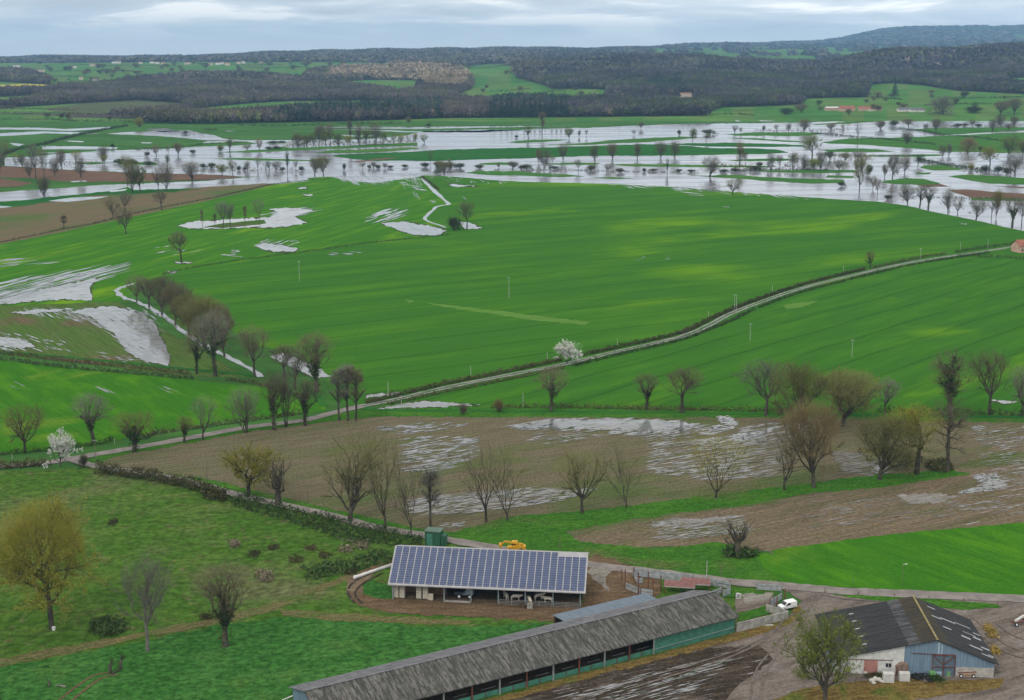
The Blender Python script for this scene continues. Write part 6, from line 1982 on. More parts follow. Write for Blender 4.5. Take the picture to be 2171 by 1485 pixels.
# local frame: origin at the right front corner, x runs to the left (negative)
EAV = height_for(C0, 1307)
HWD, RHL = 7.6, EAV + 2.75
LL = 0
c, s = math.cos(rzl), math.sin(rzl)
for L in np.arange(40, 160, .5):
    q = loc(C0, rzl, -L, HWD * 2, EAV)
    if project(q.x, q.y, q.z)[0] < 622:
        LL = L
        break
print('LONG', 'eave', EAV, 'half', HWD, 'ridge', RHL, 'len', LL, 'rz', rzl)
shed = thing('cattle_shed', 'very long low cattle shed with weathered grey roof and green front boards', 'shed', C0, rzl)
BW = HWD * 2
m = MB()
xa, xb = -LL - .6, .6
sl2 = (RHL - EAV) / (HWD + .7)


def zl(y):
    return EAV + (y + .7) * sl2


def zb(y):
    return zl(HWD) - (y - HWD) * sl2


def tile_roof(fz, ya, yb, xa, xb, nx, mat, name, parent, th=.10):
    """sheets in rows with slight irregularities along every lap"""
    m = MB()
    ny = 5
    dx = (xb - xa) / nx
    for i in range(nx):
        for j in range(ny):
            y0, y1 = ya + (yb - ya) * j / ny, ya + (yb - ya) * (j + 1) / ny
            zz = random.uniform(0, .05) + (ny - j) * 0
            a0, a1 = xa + i * dx, xa + (i + 1) * dx
            k = random.uniform(-.03, .03)
            m.quad((a0, y0, fz(y0) + zz + .03 + k), (a1, y0, fz(y0) + zz + .03 - k), (a1, y1, fz(y1) + zz), (a0, y1, fz(y1) + zz))
    m.quad((xa, ya, fz(ya) - th), (xa, yb, fz(yb) - th), (xb, yb, fz(yb) - th), (xb, ya, fz(ya) - th))
    m.quad((xa, ya, fz(ya) - th), (xb, ya, fz(ya) - th), (xb, ya, fz(ya)), (xa, ya, fz(ya)))
    for xx in (xa, xb):
        m.quad((xx, ya, fz(ya) - th), (xx, ya, fz(ya)), (xx, yb, fz(yb)), (xx, yb, fz(yb) - th))
    return m.build(name, mat, parent)


tile_roof(zl, -.7, HWD, xa, xb, int(LL), roof_long, 'roof', shed)
tile_roof(zb, HWD + .02, BW + .6, xa, xb, int(LL), roof_back, 'roof_back', shed)
m = MB()
for i in range(int(LL / 2)):
    a0 = xa + i * 2.0 * (xb - xa) / (int(LL / 2) * 2.0)
    m.bar((a0, HWD, zl(HWD) + .1 + random.uniform(-.03, .03)), (a0 + 2.0, HWD, zl(HWD) + .1 + random.uniform(-.03, .03)), .45, .10)
m.build('ridge_cap', roof_back, shed)
MB().box(-LL, 0, BW - .15, BW, 0, EAV - .15).build('back_wall', wood_d, shed)
for nm, xx in (('gable_wall', -LL), ('gable_wall', -.16)):
    m = MB()
    m.prism([(BW * .45 if xx < -1 else 0, 0), (BW - .16, 0), (BW - .16, zb(BW - .16) - .16), (HWD, zl(HWD) - .16), (BW * .45 if xx < -1 else 0, zl(BW * .45) - .16 if xx < -1 else zl(0) - .16)], xx, xx + .16, 'x')
    m.build(nm, blue_w if xx < -1 else wood_b, shed)
# front: solid green boards at the right, open bays behind a low green barrier
q = at(1390, 1390)
xs = -((q - C0).length)
zf = zl(0) - .14
m = MB()
m.box(xs, -.17, -.06, .06, 0.05, zf)
m.build('front_boards', green_p, shed)
MB().bar((xs, -.12, .95), (-.1, -.12, 1.25), .12).build('tie_rail', steel_g, shed)
nbay = int((LL + xs) / 6.0)
bw = (LL + xs) / nbay
for i in range(nbay + 1):
    xx = xs - i * bw
    m = MB()
    m.box(xx - .14, xx + .14, -.30, -.07, 0, zf)
    m.build('post', rust if i % 2 else steel_w, shed)
    if i < nbay:
        for k in range(2):
            m = MB()
            m.box(xx - .16 - (k + 1) * (bw - .3) / 2 + .08, xx - .16 - k * (bw - .3) / 2, -.06, .02, .12, 1.15)
            m.build('barrier_panel', green_p, shed)
        MB().box(xx - bw / 2 - .05, xx - bw / 2 + .05, -.2, -.07, 0, 1.2).build('stub_post', rust, shed)
m = MB()
m.box(-LL + .2, -.4, .2, BW - .3, .02, .22)
m.build('bedding', dm, shed)
for i in range(6):
    xx = -12 - i * 9
m = MB()
for i in range(nbay):
    m.bar((xs - i * bw - bw / 2, 1.5, 1.0), (xs - i * bw, 1.5, 1.0), .08)
m.build('inner_rail', steel_w, shed)
# blue-grey lean-to behind the right half of the shed
ax, bx_ = -(at(1390, 1300) - C0).length * 1.02, -4.0
t = thing('lean_to', 'blue-grey metal roofed lean-to behind the long cattle shed', 'shed', loc(C0, rzl, 0, BW + .56), rzl)
LY = 4.6
xL, xR = -LL * .5, -9.0
for L in np.arange(15, 90, .5):
    q = loc(C0, rzl, -L, BW + .65 + LY, zb(BW + .6) - .9)
    if project(q.x, q.y, q.z)[0] < 1172:
        xL = -L
        break
print('LEAN', xL)
zA = zb(BW + .6) + .02
m = MB()
m.quad((xL, 0, zA), (xR, 0, zA), (xR, LY, zA - .35), (xL, LY, zA - .35))
m.quad((xL, 0, zA - .1), (xL, LY, zA - .45), (xR, LY, zA - .45), (xR, 0, zA - .1))
m.quad((xL, 0, zA - .1), (xL, 0, zA), (xL, LY, zA - .35), (xL, LY, zA - .45))
m.build('roof', roof_blue, t)
MB().box(xL + .2, xR - .2, LY - .3, LY - .2, 0, zA - .5).build('back_wall', wood_d, t)
for i in range(5):
    MB().box(xL + .2 + i * (xR - xL - .6) / 4, xL + .4 + i * (xR - xL - .6) / 4, LY - .58, LY - .38, 0, zA - .5).build('post', rust, t)

# --- right-hand barn with dark roof
pL, pR = at(1767, 1428), at(2106, 1438)
rzb, WB = frame_of(pL, pR)
EL = height_for(pL, 1394)
xg = WB * .632
q = loc(pL, rzb, xg, 0)
RG = height_for(q, 1355)
print('BARN W', WB, 'eave', EL, 'ridge', RG, 'solar eave', EAVE, 'ridge', RH, RD_, 'len', LEN)
Dp = 0
for D in np.arange(5, 50, .2):
    v = loc(pL, rzb, xg, D, RG)
    if project(v.x, v.y, v.z)[1] < 1267:
        Dp = D
        break
print('depth', Dp, project(v.x, v.y, v.z))
barn = thing('farm_barn', 'wide barn with patchy dark roof, half white and half blue front wall', 'barn', pL, rzb)
xb_ = WB * .437
sL, sR = (RG - EL) / xg, (RG - EL * .98) / (WB - xg)


def zg(x):
    return EL + sL * x if x <= xg else RG - sR * (x - xg)


MB().prism([(0, 0), (xb_ - .003, 0), (xb_ - .003, zg(xb_) - .16), (0, zg(0) - .16)], 0, .25, 'y').build('white_wall', white_w, barn)
MB().prism([(xb_, 0), (WB, 0), (WB, zg(WB) - .16), (xg, zg(xg) - .16), (xb_, zg(xb_) - .16)], .02, .22, 'y').build('blue_wall', blue_w, barn)
MB().box(0, .25, .26, Dp, 0, EL - .2).box(WB - .25, WB, .26, Dp, 0, EL - .2).build('side_wall', blue_w, barn)
MB().prism([(.3, 0), (WB - .3, 0), (WB - .3, zg(WB) - .3), (xg, zg(xg) - .2), (.3, zg(.3) - .2)], Dp - .2, Dp, 'y').build('back_wall', wood_d, barn)


def slope_roof(xa_, xb2, mat, name, over=.0):
    m = MB()
    nx, ny = 6, max(6, int(Dp))
    for i in range(nx):
        for j in range(ny):
            u0, u1 = xa_ + (xb2 - xa_) * i / nx, xa_ + (xb2 - xa_) * (i + 1) / nx
            v0, v1 = -.5 + (Dp + 1.0) * j / ny, -.5 + (Dp + 1.0) * (j + 1) / ny
            k = random.uniform(0, .05)
            m.quad((u0, v0, zg(u0) + k), (u1, v0, zg(u1) + k), (u1, v1, zg(u1) + k), (u0, v1, zg(u0) + k))
    m.quad((xa_, -.5, zg(xa_) - .12), (xa_, Dp + .5, zg(xa_) - .12), (xb2, Dp + .5, zg(xb2) - .12), (xb2, -.5, zg(xb2) - .12))
    m.quad((xa_, -.5, zg(xa_) - .12), (xb2, -.5, zg(xb2) - .12), (xb2, -.5, zg(xb2) + .02), (xa_, -.5, zg(xa_) + .02))
    return m.build(name, mat, barn)


slope_roof(-.7, xb_ + .6, roof_dark, 'left_roof')
slope_roof(xb_ + .603, xb_ + .603 + (xg - xb_ - .6) * .42, roof_pale, 'middle_roof')
slope_roof(xb_ + .606 + (xg - xb_ - .6) * .42, xg, roof_moss, 'middle_roof')
rr = slope_roof(xg, xg + (WB - xg) * .22, roof_moss, 'right_roof')
rr = slope_roof(xg + (WB - xg) * .22 + .003, WB + .8, roof_dark, 'right_roof')
MB().bar((xg, -.55, RG + .08), (xg, Dp + .55, RG + .08), .35, .12).build('ridge_cap', plain('lichen_ridge', (.27, .23, .10), .9, var=.35, scale=2), barn)
skyl = plain('skylight_sheet', (.33, .33, .34), .5, var=.15, scale=1)


def skylight(xa_, xb2, y0, y1):
    MB().quad((xa_, y0, zg(xa_) + .085), (xb2, y0, zg(xb2) + .085), (xb2, y1, zg(xb2) + .085), (xa_, y1, zg(xa_) + .085)).build('skylight', skyl, barn)


WR = WB - xg
for fx, fy, ln_, wd in [(.20, .86, 1.6, .5), (.18, .62, 2.0, .6), (.35, .66, 3.2, .6), (.30, .42, 1.7, .6), (.62, .70, 3.4, .35), (.70, .52, 2.6, .35), (.60, .36, 1.9, .9), (.86, .46, 1.6, .9), (.66, .18, 2.6, .7), (.90, .26, 2.2, .7), (.92, .60, 1.4, .5), (.82, .08, 2.4, .5), (.95, .12, 1.2, .4)]:
    skylight(xg + fx * WR, min(xg + fx * WR + ln_, WB + .6), fy * Dp, fy * Dp + wd)
for fy in (.14, .32, .50, .68, .86):
    skylight(xg * .30, xg * .30 + .9, fy * Dp, fy * Dp + .5)


def bx(px_):
    return (px_ - 1767) / 339.0 * WB


for (a, b, z0, z1, mt, nm) in [(1831, 1860, .1, 3.1, pink_d, 'sliding_door'), (1777, 1800, .1, 3.0, grey_d, 'sliding_door')]:
    d_ = MB().box(bx(a), bx(b), -.10, -.02, z0, z1).build(nm, mt, barn)
    MB().box(bx(a) + .15, bx(a) + .22, -.15, -.10, 1.0, 1.5).build('handle', rust, d_)
MB().box(bx(1772), bx(1892), -.16, -.11, 3.14, 3.24).build('door_track', rust, barn)
w_ = MB().box(bx(1877), bx(1889), -.05, .0, 1.7, 2.5).build('window', glass_d, barn)
MB().box(bx(1882.6), bx(1883.4), -.09, -.05, 1.7, 2.5).build('glazing_bar', white_w, w_)
MB().box(bx(2026), bx(2106), -.05, .015, .05, 2.1).build('plinth_panel', plain('pale_panel', (.40, .38, .35), .8, var=.2, scale=1), barn)
MB().box(bx(1985), bx(1989), -.02, .015, 4.6, zg(bx(1987)) - .4).box(bx(1992), bx(1995), -.02, .015, 4.6, zg(bx(1993)) - .5).build('light_strip', plain('pale_blue_sheet', (.34, .44, .52), .5, var=.1), barn)
g_ = MB()
gx0, gx1, gz = bx(1975), bx(2023), 4.6
for a, b in (((gx0, -.15, 0), (gx0, -.15, gz)), ((gx1, -.15, 0), (gx1, -.15, gz)), ((gx0, -.15, gz), (gx1, -.15, gz)), ((gx0, -.15, 2.1), (gx1, -.15, 2.1)), (((gx0 + gx1) / 2, -.15, 0), ((gx0 + gx1) / 2, -.15, gz)), ((gx0 + .2, -.15, gz - .2), ((gx0 + gx1) / 2, -.15, 2.6)), ((gx1 - .2, -.15, gz - .2), ((gx0 + gx1) / 2, -.15, 2.6))):
    g_.bar(a, b, .12)
g_.bar((bx(1930), -.16, gz + .25), (gx1, -.16, gz + .1), .10)
g_.build('gate_frame', rust, barn)
MB().box(gx0 + .1, gx1 - .1, -.035, .015, .1, 4.4).build('doorway', plain('dim_blue_door', (.11, .15, .19), .7, var=.2, scale=1), barn)


def at_front(px_, py_):
    return at(px_, py_)


def crate(px_, py_, w, d, h, mat, label, name='concrete_block', cat='block', rz_=None, bev=.05):
    p = at(px_, py_)
    o = MB().box(-w / 2, w / 2, 0, d, 0.0, h).build(name, mat, None, bevel=bev)
    o.location = (p.x, p.y, .13)
    o.rotation_euler = (0, 0, rzb if rz_ is None else rz_)
    return tag(o, label, cat)


crate(1884, 1450, 2.1, 1.2, 1.9, concrete_w := plain('pale_concrete', (.55, .54, .52), .85, var=.15, scale=1), 'large pale concrete block before the white wall, left of two')
crate(1918, 1447, 2.0, 1.2, 1.7, concrete_w, 'large pale concrete block before the white wall, right of two')
crate(1977, 1439, 1.0, .9, 1.2, plain('light_green_paint', (.16, .36, .12), .6, var=.2), 'light green tank in front of the blue wall', 'tank', 'tank')
crate(1988, 1435, 1.6, .8, .9, plain('pale_blue_box', (.30, .42, .50), .6, var=.2), 'pale blue box beside the green tank', 'storage_box', 'box')
t = MB().tube((0, 0, 0), (0, 0, 1.1), .45, .45, 14).build('barrel', plain('green_barrel', (.17, .36, .13), .5, var=.2), None)
t.location = at(2010, 1434)
tag(t, 'light green barrel standing in the tall doorway frame', 'barrel')
# bags, tyres, junk
for i, (x, y, r) in enumerate([(1848, 1447, .5), (1856, 1445, .62), (1864, 1446, .55), (1870, 1449, .42), (1852, 1452, .45), (1835, 1430, .45), (1881, 1429, .5), (1885, 1426, .45)]):
    p = at(x, y)
    o = MB().ico((0, 0, r * .55), r, (1.2, 1, .8), .18).build('sack', plain('white_sack', (.62, .59, .55), .8, var=.2) if i == 0 else bpy.data.materials['white_sack'], None, smooth=True)
    o.location = (p.x, p.y, .13)
    tag(o, f"white plastic sack, {['left one', 'biggest one', 'third one', 'small right one', 'nearest one'][i] + ' of the heap beside the left concrete block' if i < 5 else ['alone under the grey door side', 'on top of the junk behind the left block', 'behind the left block at its right corner'][i - 5]}", 'sack', 'white sacks by the barn')
for i, (x, y) in enumerate([(1935, 1437), (1944, 1435), (1953, 1438), (1961, 1434), (1940, 1443), (1950, 1442), (1966, 1441), (1969, 1446)]):
    p = at(x, y)
    m = MB()
    R0, R1, K = .48, .19, 12
    for a in range(K):
        for b in range(6):
            pass
    n = len(m.v)
    for a in range(K):
        A = 2 * math.pi * a / K
        for b in range(6):
            Bt = 2 * math.pi * b / 6
            rr_ = R0 + R1 * math.cos(Bt)
            m.v.append((rr_ * math.cos(A), rr_ * math.sin(A), .2 + R1 * math.sin(Bt)))
    for a in range(K):
        for b in range(6):
            m.f.append((n + a * 6 + b, n + ((a + 1) % K) * 6 + b, n + ((a + 1) % K) * 6 + (b + 1) % 6, n + a * 6 + (b + 1) % 6))
    o = m.build('tyre', black_r, None, smooth=True)
    o.location = (p.x, p.y, .13 + (i % 3) * .12)
    o.rotation_euler = (random.uniform(.3, 1.1), random.uniform(-.3, .3), random.uniform(0, 3))
    tag(o, f'old dark tyre, {nth(i + 1)} from the left of those heaped before the blue wall' if i < 6 else f"old dark tyre {['under', 'in front of'][i - 6]} the light green tank", 'tyre', 'tyres before the blue wall')
p = at(1911, 1432)
t = thing('silage_bucket', 'brown tilted silage grab leaning where white and blue walls meet', 'machine part', p, rzb + .3)
MB().prism([(-1.1, .9), (.2, .5), (1.2, 1.5), (.9, 2.7), (-.3, 3.0), (-1.3, 2.1)], -.7, .7, 'y').build('bucket', plain('brown_steel', (.24, .17, .13), .7, var=.35, scale=2), t, bevel=.08)
MB().bar((-1.2, 0, 0), (-1.0, 0, 2.0), .25).bar((.6, 0, 0), (.4, 0, .9), .25).build('stand', rust, t)
p = at(2050, 1437)
t = thing('hay_rake', 'orange and rusty implement folded against the pale plinth', 'farm implement', (p.x, p.y, .13), rzb)
m = MB()
for i in range(9):
    m.bar((-1.5 + i * .38, 0, .1), (-1.2 + i * .36, .2, 1.7 + .3 * math.sin(i * 2)), .09)
m.build('tines', plain('orange_paint', (.50, .22, .04), .6, var=.3, scale=3), t)
MB().bar((-1.8, .1, .8), (1.8, .1, 1.1), .16).bar((-1.6, .1, .3), (1.6, .1, .4), .12).build('frame', rust, t)
wheel(t, -1.2, -.25, .35, .2)
wheel(t, 1.2, -.25, .35, .2)
p = at(2164, 1327)
t = thing('harrow', 'dark red implement cut by the right edge of the yard', 'farm implement', (p.x, p.y, .13), .4)
MB().bar((-1.8, 0, .7), (1.8, 0, .9), .25).bar((-1.8, 1, .6), (1.8, 1, .8), .25).bar((-1.5, 0, .7), (-1.5, 1, .7), .2).bar((1.5, 0, .8), (1.5, 1, .8), .2).build('frame', rust, t)
MB().bar((-1.2, .5, .9), (1.2, .5, 1.8), .4).build('hopper', white_w, t)
wheel(t, -1.5, -.3, .5, .25)
wheel(t, 1.5, -.3, .5, .25)

# --- silage clamp walls and yard pens
def wallrun(a, b, h0, h1, th, mat, label, name='concrete_wall', cat='wall'):
    A_, B_ = at(*a), at(*b)
    r_, L = frame_of(A_, B_)
    t = thing(name, label, cat, A_, r_)
    n = max(2, int(L / 2.5))
    m = MB()
    for i in range(n):
        z = h0 + (h1 - h0) * (i + .5) / n
        m.box(L * i / n + .012, L * (i + 1) / n - .012, 0, th, 0, z)
    m.build('panels', mat, t)
    return t


wallrun((1562, 1343), (1671, 1314), 2.3, 1.9, .22, concrete, 'long grey concrete clamp wall next to the green shed end')
wallrun((1671, 1312), (1625, 1297), 1.9, 1.7, .22, concrete, 'short concrete clamp wall running back beside the white van')


def fence(pts, h, label, mat=None, rust_post=False, bars=2):
    mat = mat or fence_m
    P = [at(*q) for q in pts]
    t = thing('pen_fence', label, 'fence', P[0], 0, 'metal fences of the cattle pens')
    m = MB()
    for a, b in zip(P[:-1], P[1:]):
        a, b = a - P[0], b - P[0]
        for k in range(bars):
            z0 = .25 + k * (h - .2) / bars
            z1 = z0 + (h - .2) / bars - .18
            d = (b - a).normalized()
            nrm_ = Vector((-d.y, d.x, 0)) * .04
            for zz in (0,):
                m.quad(a + Vector((0, 0, z0)) - nrm_, b + Vector((0, 0, z0)) - nrm_, b + Vector((0, 0, z1)) - nrm_, a + Vector((0, 0, z1)) - nrm_)
                m.quad(a + Vector((0, 0, z0)) + nrm_, a + Vector((0, 0, z1)) + nrm_, b + Vector((0, 0, z1)) + nrm_, b + Vector((0, 0, z0)) + nrm_)
                m.quad(a + Vector((0, 0, z1)) - nrm_, b + Vector((0, 0, z1)) - nrm_, b + Vector((0, 0, z1)) + nrm_, a + Vector((0, 0, z1)) + nrm_)
    m.build('rails', mat, t)
    for i, (a, b) in enumerate(zip(P[:-1], P[1:])):
        n = max(1, int((b - a).length / 3.0))
        for j in range(n):
            q = a + (b - a) * j / n - P[0]
            MB().box(q.x - .08, q.x + .08, q.y - .08, q.y + .08, 0, h + .15).build('post', rust if rust_post else steel_g, t)
    q = P[-1] - P[0]
    MB().box(q.x - .08, q.x + .08, q.y - .08, q.y + .08, 0, h + .15).build('post', rust if rust_post else steel_g, t)
    return t


fence_m = plain('fence_sheet', (.31, .34, .36), .6, var=.3, scale=1.2, wear=(.36, .38, .39))
fence([(1343, 1222), (1400, 1230), (1470, 1238)], 2.2, 'long rear fence of the pens, left part along the lane')
fence([(1490, 1240), (1547, 1250)], 1.9, 'rear fence of the pens, right part along the lane')
fence([(1547, 1250), (1548, 1262), (1533, 1268)], 1.9, 'corner fence at the right end of the pens')
fence([(1325, 1250), (1358, 1263), (1385, 1266)], 1.8, 'front fence of the pens with rusty uprights', rust_post=True)
fence([(1342, 1222), (1352, 1240), (1362, 1238)], 1.6, 'small cross fence in the left pen')
fence([(1500, 1272), (1530, 1260)], 1.8, 'short slanting fence behind the shed end', rust_post=True)
fence([(1604, 1252), (1657, 1256)], 1.7, 'fence beside the yard entrance')
fence([(1632, 1288), (1658, 1272)], 1.8, 'short fence behind the white van', rust_post=True)
PP = [(1318, 1232, 1208), (1325, 1250, 1207), (1344, 1226, 1203), (1353, 1262, 1214), (1374, 1247, 1212), (1384, 1256, 1228), (1401, 1252, 1221), (1664, 1274, 1248), (1647, 1286, 1265)]
for i, (x, y, ty) in enumerate(PP):
    p = at(x, y)
    o = MB().box(-.11, .11, -.11, .11, -.1, height_for(p, ty)).build('steel_post', rust, None)
    o.location = p
    tag(o, f'rust-red upright steel post, {nth(i + 1)} from the left at the pens' if i < 7 else ['rust-red post at the fence just behind the white van roof', 'rust-red post left of the white van bonnet'][i - 7], 'post', 'steel posts of the pens')
for (x, y, w, lab) in ((1440, 1262, 66, 'red sheet roof over the pens, left lower one'), (1474, 1256, 62, 'red sheet roof over the pens, right higher one')):
    p = at(x, y)
    W2 = w / ppm(p)
    t = thing('pen_roof', lab, 'shelter', p, rz - .05, 'red roofs of the pens')
    m = MB()
    m.quad((-W2 / 2, 0, 1.9), (W2 / 2, 0, 1.9), (W2 / 2, 3.0, 2.3), (-W2 / 2, 3.0, 2.3)).quad((-W2 / 2, 0, 1.82), (-W2 / 2, 3.0, 2.22), (W2 / 2, 3.0, 2.22), (W2 / 2, 0, 1.82)).quad((-W2 / 2, 0, 1.82), (W2 / 2, 0, 1.82), (W2 / 2, 0, 1.9), (-W2 / 2, 0, 1.9))
    m.build('roof', plain('red_sheet', (.19, .085, .075), .65, var=.25, scale=1) if x == 1440 else bpy.data.materials['red_sheet'], t)
    MB().box(-W2 / 2, W2 / 2, -.12, -.02, 1.80, 1.95).build('edge_strip', trim_w, t)
    for xx in (-W2 / 2 + .2, W2 / 2 - .2):
        for yy in (.2, 2.8):
            MB().box(xx - .06, xx + .06, yy - .06, yy + .06, 0, 1.9 + yy * .1).build('post', rust, t)
p = at(1566, 1271)
t = thing('animal_crate', 'small white square frame standing on the grass by the pens', 'crate', p, .2)
MB().box(-.6, .6, 0, .1, 0, .25).box(-.6, .6, 0, .1, 1.1, 1.35).box(-.6, -.4, 0, .1, .252, 1.098).box(.4, .6, 0, .1, .252, 1.098).build('frame', white_w, t)
MB().box(-.39, .39, .11, 1.0, .05, 1.2).build('box', grey_d, t)

# --- white van
p = at(1669, 1292)
van = thing('white_van', 'small white delivery van parked nose-in behind the concrete clamp wall', 'van', (p.x, p.y, .14), R(205))
prof = [(-2.05, .35), (2.0, .35), (2.08, .75), (1.95, 1.0), (1.15, 1.12), (.55, 1.72), (.35, 1.80), (-1.95, 1.82), (-2.08, 1.5)]
m = MB()
m.prism(prof, -.82, .82, 'y')
bd = m.build('body', white_p, van, bevel=.10)
MB().quad((1.17, -.70, 1.16), (1.17, .70, 1.16), (.60, .62, 1.71), (.60, -.62, 1.71)).build('windscreen', glass_d, van).location = (.03, 0, .03)
for sy in (-1, 1):
    MB().prism([(.95, 1.12), (.45, 1.62), (-.25, 1.62), (-.25, 1.12)], sy * .83 - .01, sy * .83 + .01, 'y').build('side_window', glass_d, van)
    MB().box(2.0, 2.10, sy * .62 - .16, sy * .62 + .16, .68, .88).build('headlight', plain('lamp_glass', (.5, .52, .55), .2) if sy < 0 else bpy.data.materials['lamp_glass'], van)
    for xx in (-1.3, 1.25):
        wheel(van, xx, sy * .76, .30, .18, steel_w)
    MB().box(.75, .92, sy * .90 - .08, sy * .90 + .08, 1.12, 1.28).build('wing_mirror', black_r, van)
MB().box(2.02, 2.14, -.78, .78, .36, .56).build('bumper', grey_d, van)
MB().box(2.085, 2.115, -.45, .45, .60, .74).build('grille', black_r, van)

hay_y = plain('yellow_straw', (.33, .24, .06), .95, var=.35, scale=2)
thicket([(2088, 1332), (2100, 1330), (2112, 1352), (2100, 1356)], 120, 1.0, hay_y, 'yellow straw heap beside the right roof edge, upper one', 'straw heap', 'straw_heap', .5)
thicket([(2100, 1378), (2116, 1378), (2114, 1386), (2102, 1387)], 110, .7, hay_y, 'yellow straw heap beside the right roof edge, lower one', 'straw heap', 'straw_heap', .5)
thicket([(1835, 1428), (1875, 1430), (1872, 1440), (1836, 1440)], 120, .7, hedge_m, 'low brown junk and weeds before the white wall', 'weeds', 'weed_heap', .4)
thicket([(1966, 1438), (1998, 1439), (1997, 1445), (1967, 1444)], 170, .6, hedge_g, 'dark weeds around the green tanks', 'weeds', 'weed_heap', .4)
for i, (x, y) in enumerate([(1716, 1392), (1724, 1390), (1731, 1388), (1738, 1391)]):
    p = at(x, y)
    o = MB().bar((0, 0, 0), (random.uniform(-.3, .3), .6, 3.4), .38, .12).build('white_plank', white_w, None)
    o.location = (p.x, p.y, .13)
    tag(o, f'pale upright plank behind the leafing tree, {nth(i + 1)} from the left', 'plank', 'pale planks behind the leafing tree')
# --- poles
pole_m = plain('pole_concrete', (.42, .42, .40), .85, var=.2, scale=1)
pole_w = plain('pole_wood', (.16, .13, .10), .85, var=.2, scale=1)
POLES = [(1079, 633, 588, 0, 'pole in the middle of the wheat with a white foot'), (998, 797, 776, 0, 'pale pole on the hedge of the straight road, left of the blossom tree'), (823, 835, 809, 0, 'pale pole near the puddle at the wheat corner'), (1160, 762, 746, 0, 'short pale pole just left of the blossom tree'), (1309, 731, 717, 0, 'short pale pole right of the blossom tree'),
         (1502, 672, 661, 0, 'short pale pole beside the white puddle at the road bend'), (1557, 657, 624, 1, 'twin-topped pole at the road bend'), (1637, 626, 604, 0, 'pale pole past the road bend'), (1788, 583, 564, 0, 'faint pole in the wheat left of the ivy tree'), (1951, 549, 527, 0, 'pale pole right of the ivy tree on the upper road'), (2036, 530, 512, 0, 'pale pole near the top of the upper road'), (2094, 527, 507, 0, 'pale pole nearest the pink farmhouse'),
         (1590, 724, 686, 0, 'thin pole in the right wheat, left of two'), (1806, 757, 720, 0, 'thin pole in the right wheat, right of two'), (1109, 862, 833, 0, 'pole on the green track hedge in the middle'), (851, 862, 838, 0, 'pole between the road and the crossroads pool'), (635, 597, 554, 0, 'faint pole in the wheat above the ditch trees'),
         (203, 975, 932, 2, 'wooden pole at the lane junction'), (439, 1018, 980, 2, 'wooden pole in the brown field left of the budding tree'), (653, 1066, 1030, 2, 'wooden pole beside the diagonal lane'), (1498, 1228, 1190, 0, 'pale pole behind the pens, left of two'), (1529, 1222, 1195, 2, 'dark thin pole behind the pens, right of two'), (1187, 1168, 1134, 2, 'dark thin pole in the grass behind the solar barn'), (1912, 1243, 1196, 3, 'slim lamp-topped pole beside the lane above the dark-roofed barn'), (243, 942, 930, 0, 'short white marker post by the lane hedge'), (26, 974, 962, 0, 'short white marker post at the far left')]
for x, y, ty, k, lab in POLES:
    p = at(x, y)
    h = height_for(p, ty)
    t = thing('utility_pole' if h > 3 else 'marker_post', lab, 'pole' if h > 3 else 'post', p, 0)
    r = (.07 if k == 3 else .11) if h > 3 else .10
    MB().tube((0, 0, -.2), (0, 0, h), r, r * .6, 8).build('shaft', pole_w if k >= 2 else pole_m, t)
    if h > 6:
        MB().box(-.6, .6, -.06, .06, h - .45, h - .33).build('cross_arm', steel_w, t)
        for q in (-.5, 0, .5):
            MB().tube((q, 0, h - .328), (q, 0, h - .15), .05, .05, 6).build('insulator', white_p, t)
    if k == 1:
        MB().tube((.9, 0, -.2), (.9, 0, h * .97), r, r * .6, 8).build('second_shaft', pole_m, t)
    if k == 3:
        MB().bar((0, 0, h - .1), (.6, -.3, h + .1), .08).ico((.7, -.35, h + .12), .16).build('lamp_head', white_p, t)
FP = [(1749, 1258, 12), (1820, 1262, 8), (1896, 1266, 8), (1970, 1270, 7), (2043, 1277, 9), (2115, 1285, 9), (1809, 1236, 6)]
for i, (x, y, hh) in enumerate(FP):
    p = at(x, y)
    o = MB().tube((0, 0, -.1), (0, 0, hh / ppm(p) * 1.05), .12, .10, 8).build('fence_post', pole_w, None)
    o.location = p
    tag(o, f'short dark wooden post, {nth(i + 1)} from the left on the yard grass strip' if i < 6 else 'short dark wooden post across the lane from the grass strip', 'post', 'posts of the yard strip')

# --- dead wood and odd things in the lower left pasture
for (x, y, ty, lab, a) in ((233, 1428, 1398, 'left one of two broken upright stumps by the wheel ruts', .2), (255, 1420, 1392, 'right one of two broken upright stumps by the wheel ruts', .6)):
    p = at(x, y)
    h = height_for(p, ty)
    t = thing('broken_stump', lab, 'stump', p, a)
    V, F = tubes([(np.array([0, 0, -.2]), np.array([.15, 0, h * .5]), .38, .28, 7), (np.array([.15, 0, h * .5]), np.array([.6, .1, h * .95]), .28, .10, 6), (np.array([.1, 0, h * .35]), np.array([-.6, .1, h * .7]), .16, .05, 5), (np.array([.3, 0, h * .6]), np.array([.9, -.2, h]), .14, .04, 5)])
    link('trunk', mesh_np('stump', V, F), [bark], t)
    iv, if_ = clumps(np.array([[.5, 0, h * .9], [.6, .1, h], [.3, .1, h * .8]]), np.array([.5, .4, .4]), 8)
    link('ivy', mesh_np('stump_ivy', iv, if_), [ivy_m], t)
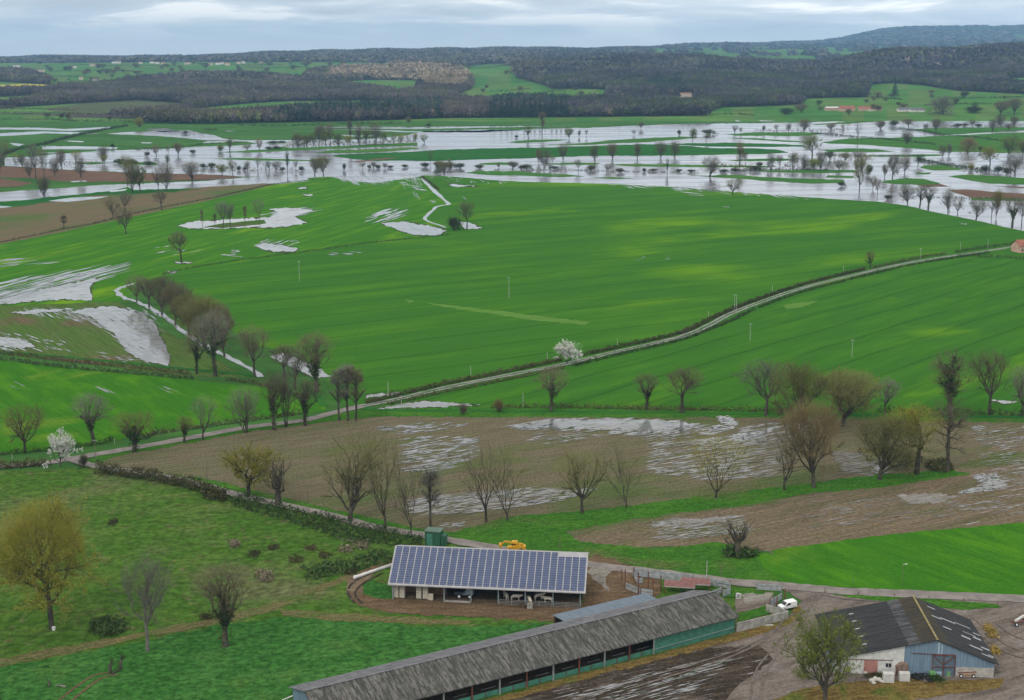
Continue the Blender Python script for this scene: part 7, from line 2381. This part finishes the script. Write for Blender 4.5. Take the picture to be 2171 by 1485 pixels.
for k, (x, y, s_, lab) in enumerate([(105, 1450, 1.6, 'fallen branch lying left of the wheel ruts'), (128, 1457, 1.0, 'broken grey bough end beside the fallen branch'), (250, 1426, 1.3, 'fallen branch at the foot of the stumps'), (735, 1148, 2.0, 'dead grey branch at the foot of the lane trees'), (1608, 1168, 1.6, 'dead branch lying right of the stubby pollarded tree'), (1630, 1172, 1.2, 'pale log on the ploughed edge right of the stubby tree')]):
    p = at(x, y)
    rng = np.random.default_rng(k)
    S_ = [(np.array([-s_, 0, .2]), np.array([0, .1, .35]), .16, .13, 6), (np.array([0, .1, .35]), np.array([s_, .4, .25]), .13, .05, 6)]
    for q in range(6):
        a = np.array([rng.uniform(-s_, s_ * .7), .1, .3])
        S_.append((a, a + np.array([rng.normal() * .6, rng.normal() * .6, rng.uniform(.2, .9)]) * s_ * .7, .07, .02, 4))
    V, F = tubes(S_)
    o = link('fallen_branch', mesh_np('fallen_branch', V, F), [bark_pale if k in (1, 3, 5) else bark], None, tuple(p))
    o.rotation_euler = (0, 0, rng.uniform(0, 3))
    tag(o, lab, 'branch')
p = at(114, 1337)
t = thing('salt_bucket', 'small white tub standing at the foot of the huge oak', 'tub', p)
MB().tube((0, 0, 0), (0, 0, .75), .30, .38, 12).build('tub', white_p, t)
MB().tube((0, 0, .752), (0, 0, .80), .40, .40, 12).build('lid', white_w, t)
p = at(613, 1484)
o = MB().bar((-1.2, -.6, .2), (.6, .6, .5), .25, .15).build('white_board', white_w, None)
o.location = p
tag(o, 'pale board lying at the gable of the long shed', 'board')
p = at(1631, 1329)
o = MB().bar((-.9, 0, .3), (.9, .2, .3), .3, .12).build('white_board', white_w, None)
o.location = p
tag(o, 'pale board lying on the straw by the clamp wall', 'board')

# ------------------------------------------------------------------ air between here and the hills
hz = MB().box(-9000, 9000, -950, 18500, -30, 350).build('haze', None, None)
hz.data.materials.clear()
hm = bpy.data.materials.new('haze')
hm.use_nodes = True
nt = hm.node_tree
nt.nodes.clear()
ho = nt.nodes.new('ShaderNodeOutputMaterial')
hv = nt.nodes.new('ShaderNodeVolumePrincipled')
hv.inputs['Color'].default_value = (.36, .66, 1.0, 1)
hv.inputs['Density'].default_value = 5.5e-5
hv.inputs['Anisotropy'].default_value = 0.0
nt.links.new(hv.outputs[0], ho.inputs['Volume'])
hz.data.materials.append(hm)
tag(hz, 'thin blue air haze over the valley', 'haze', None, 'stuff')
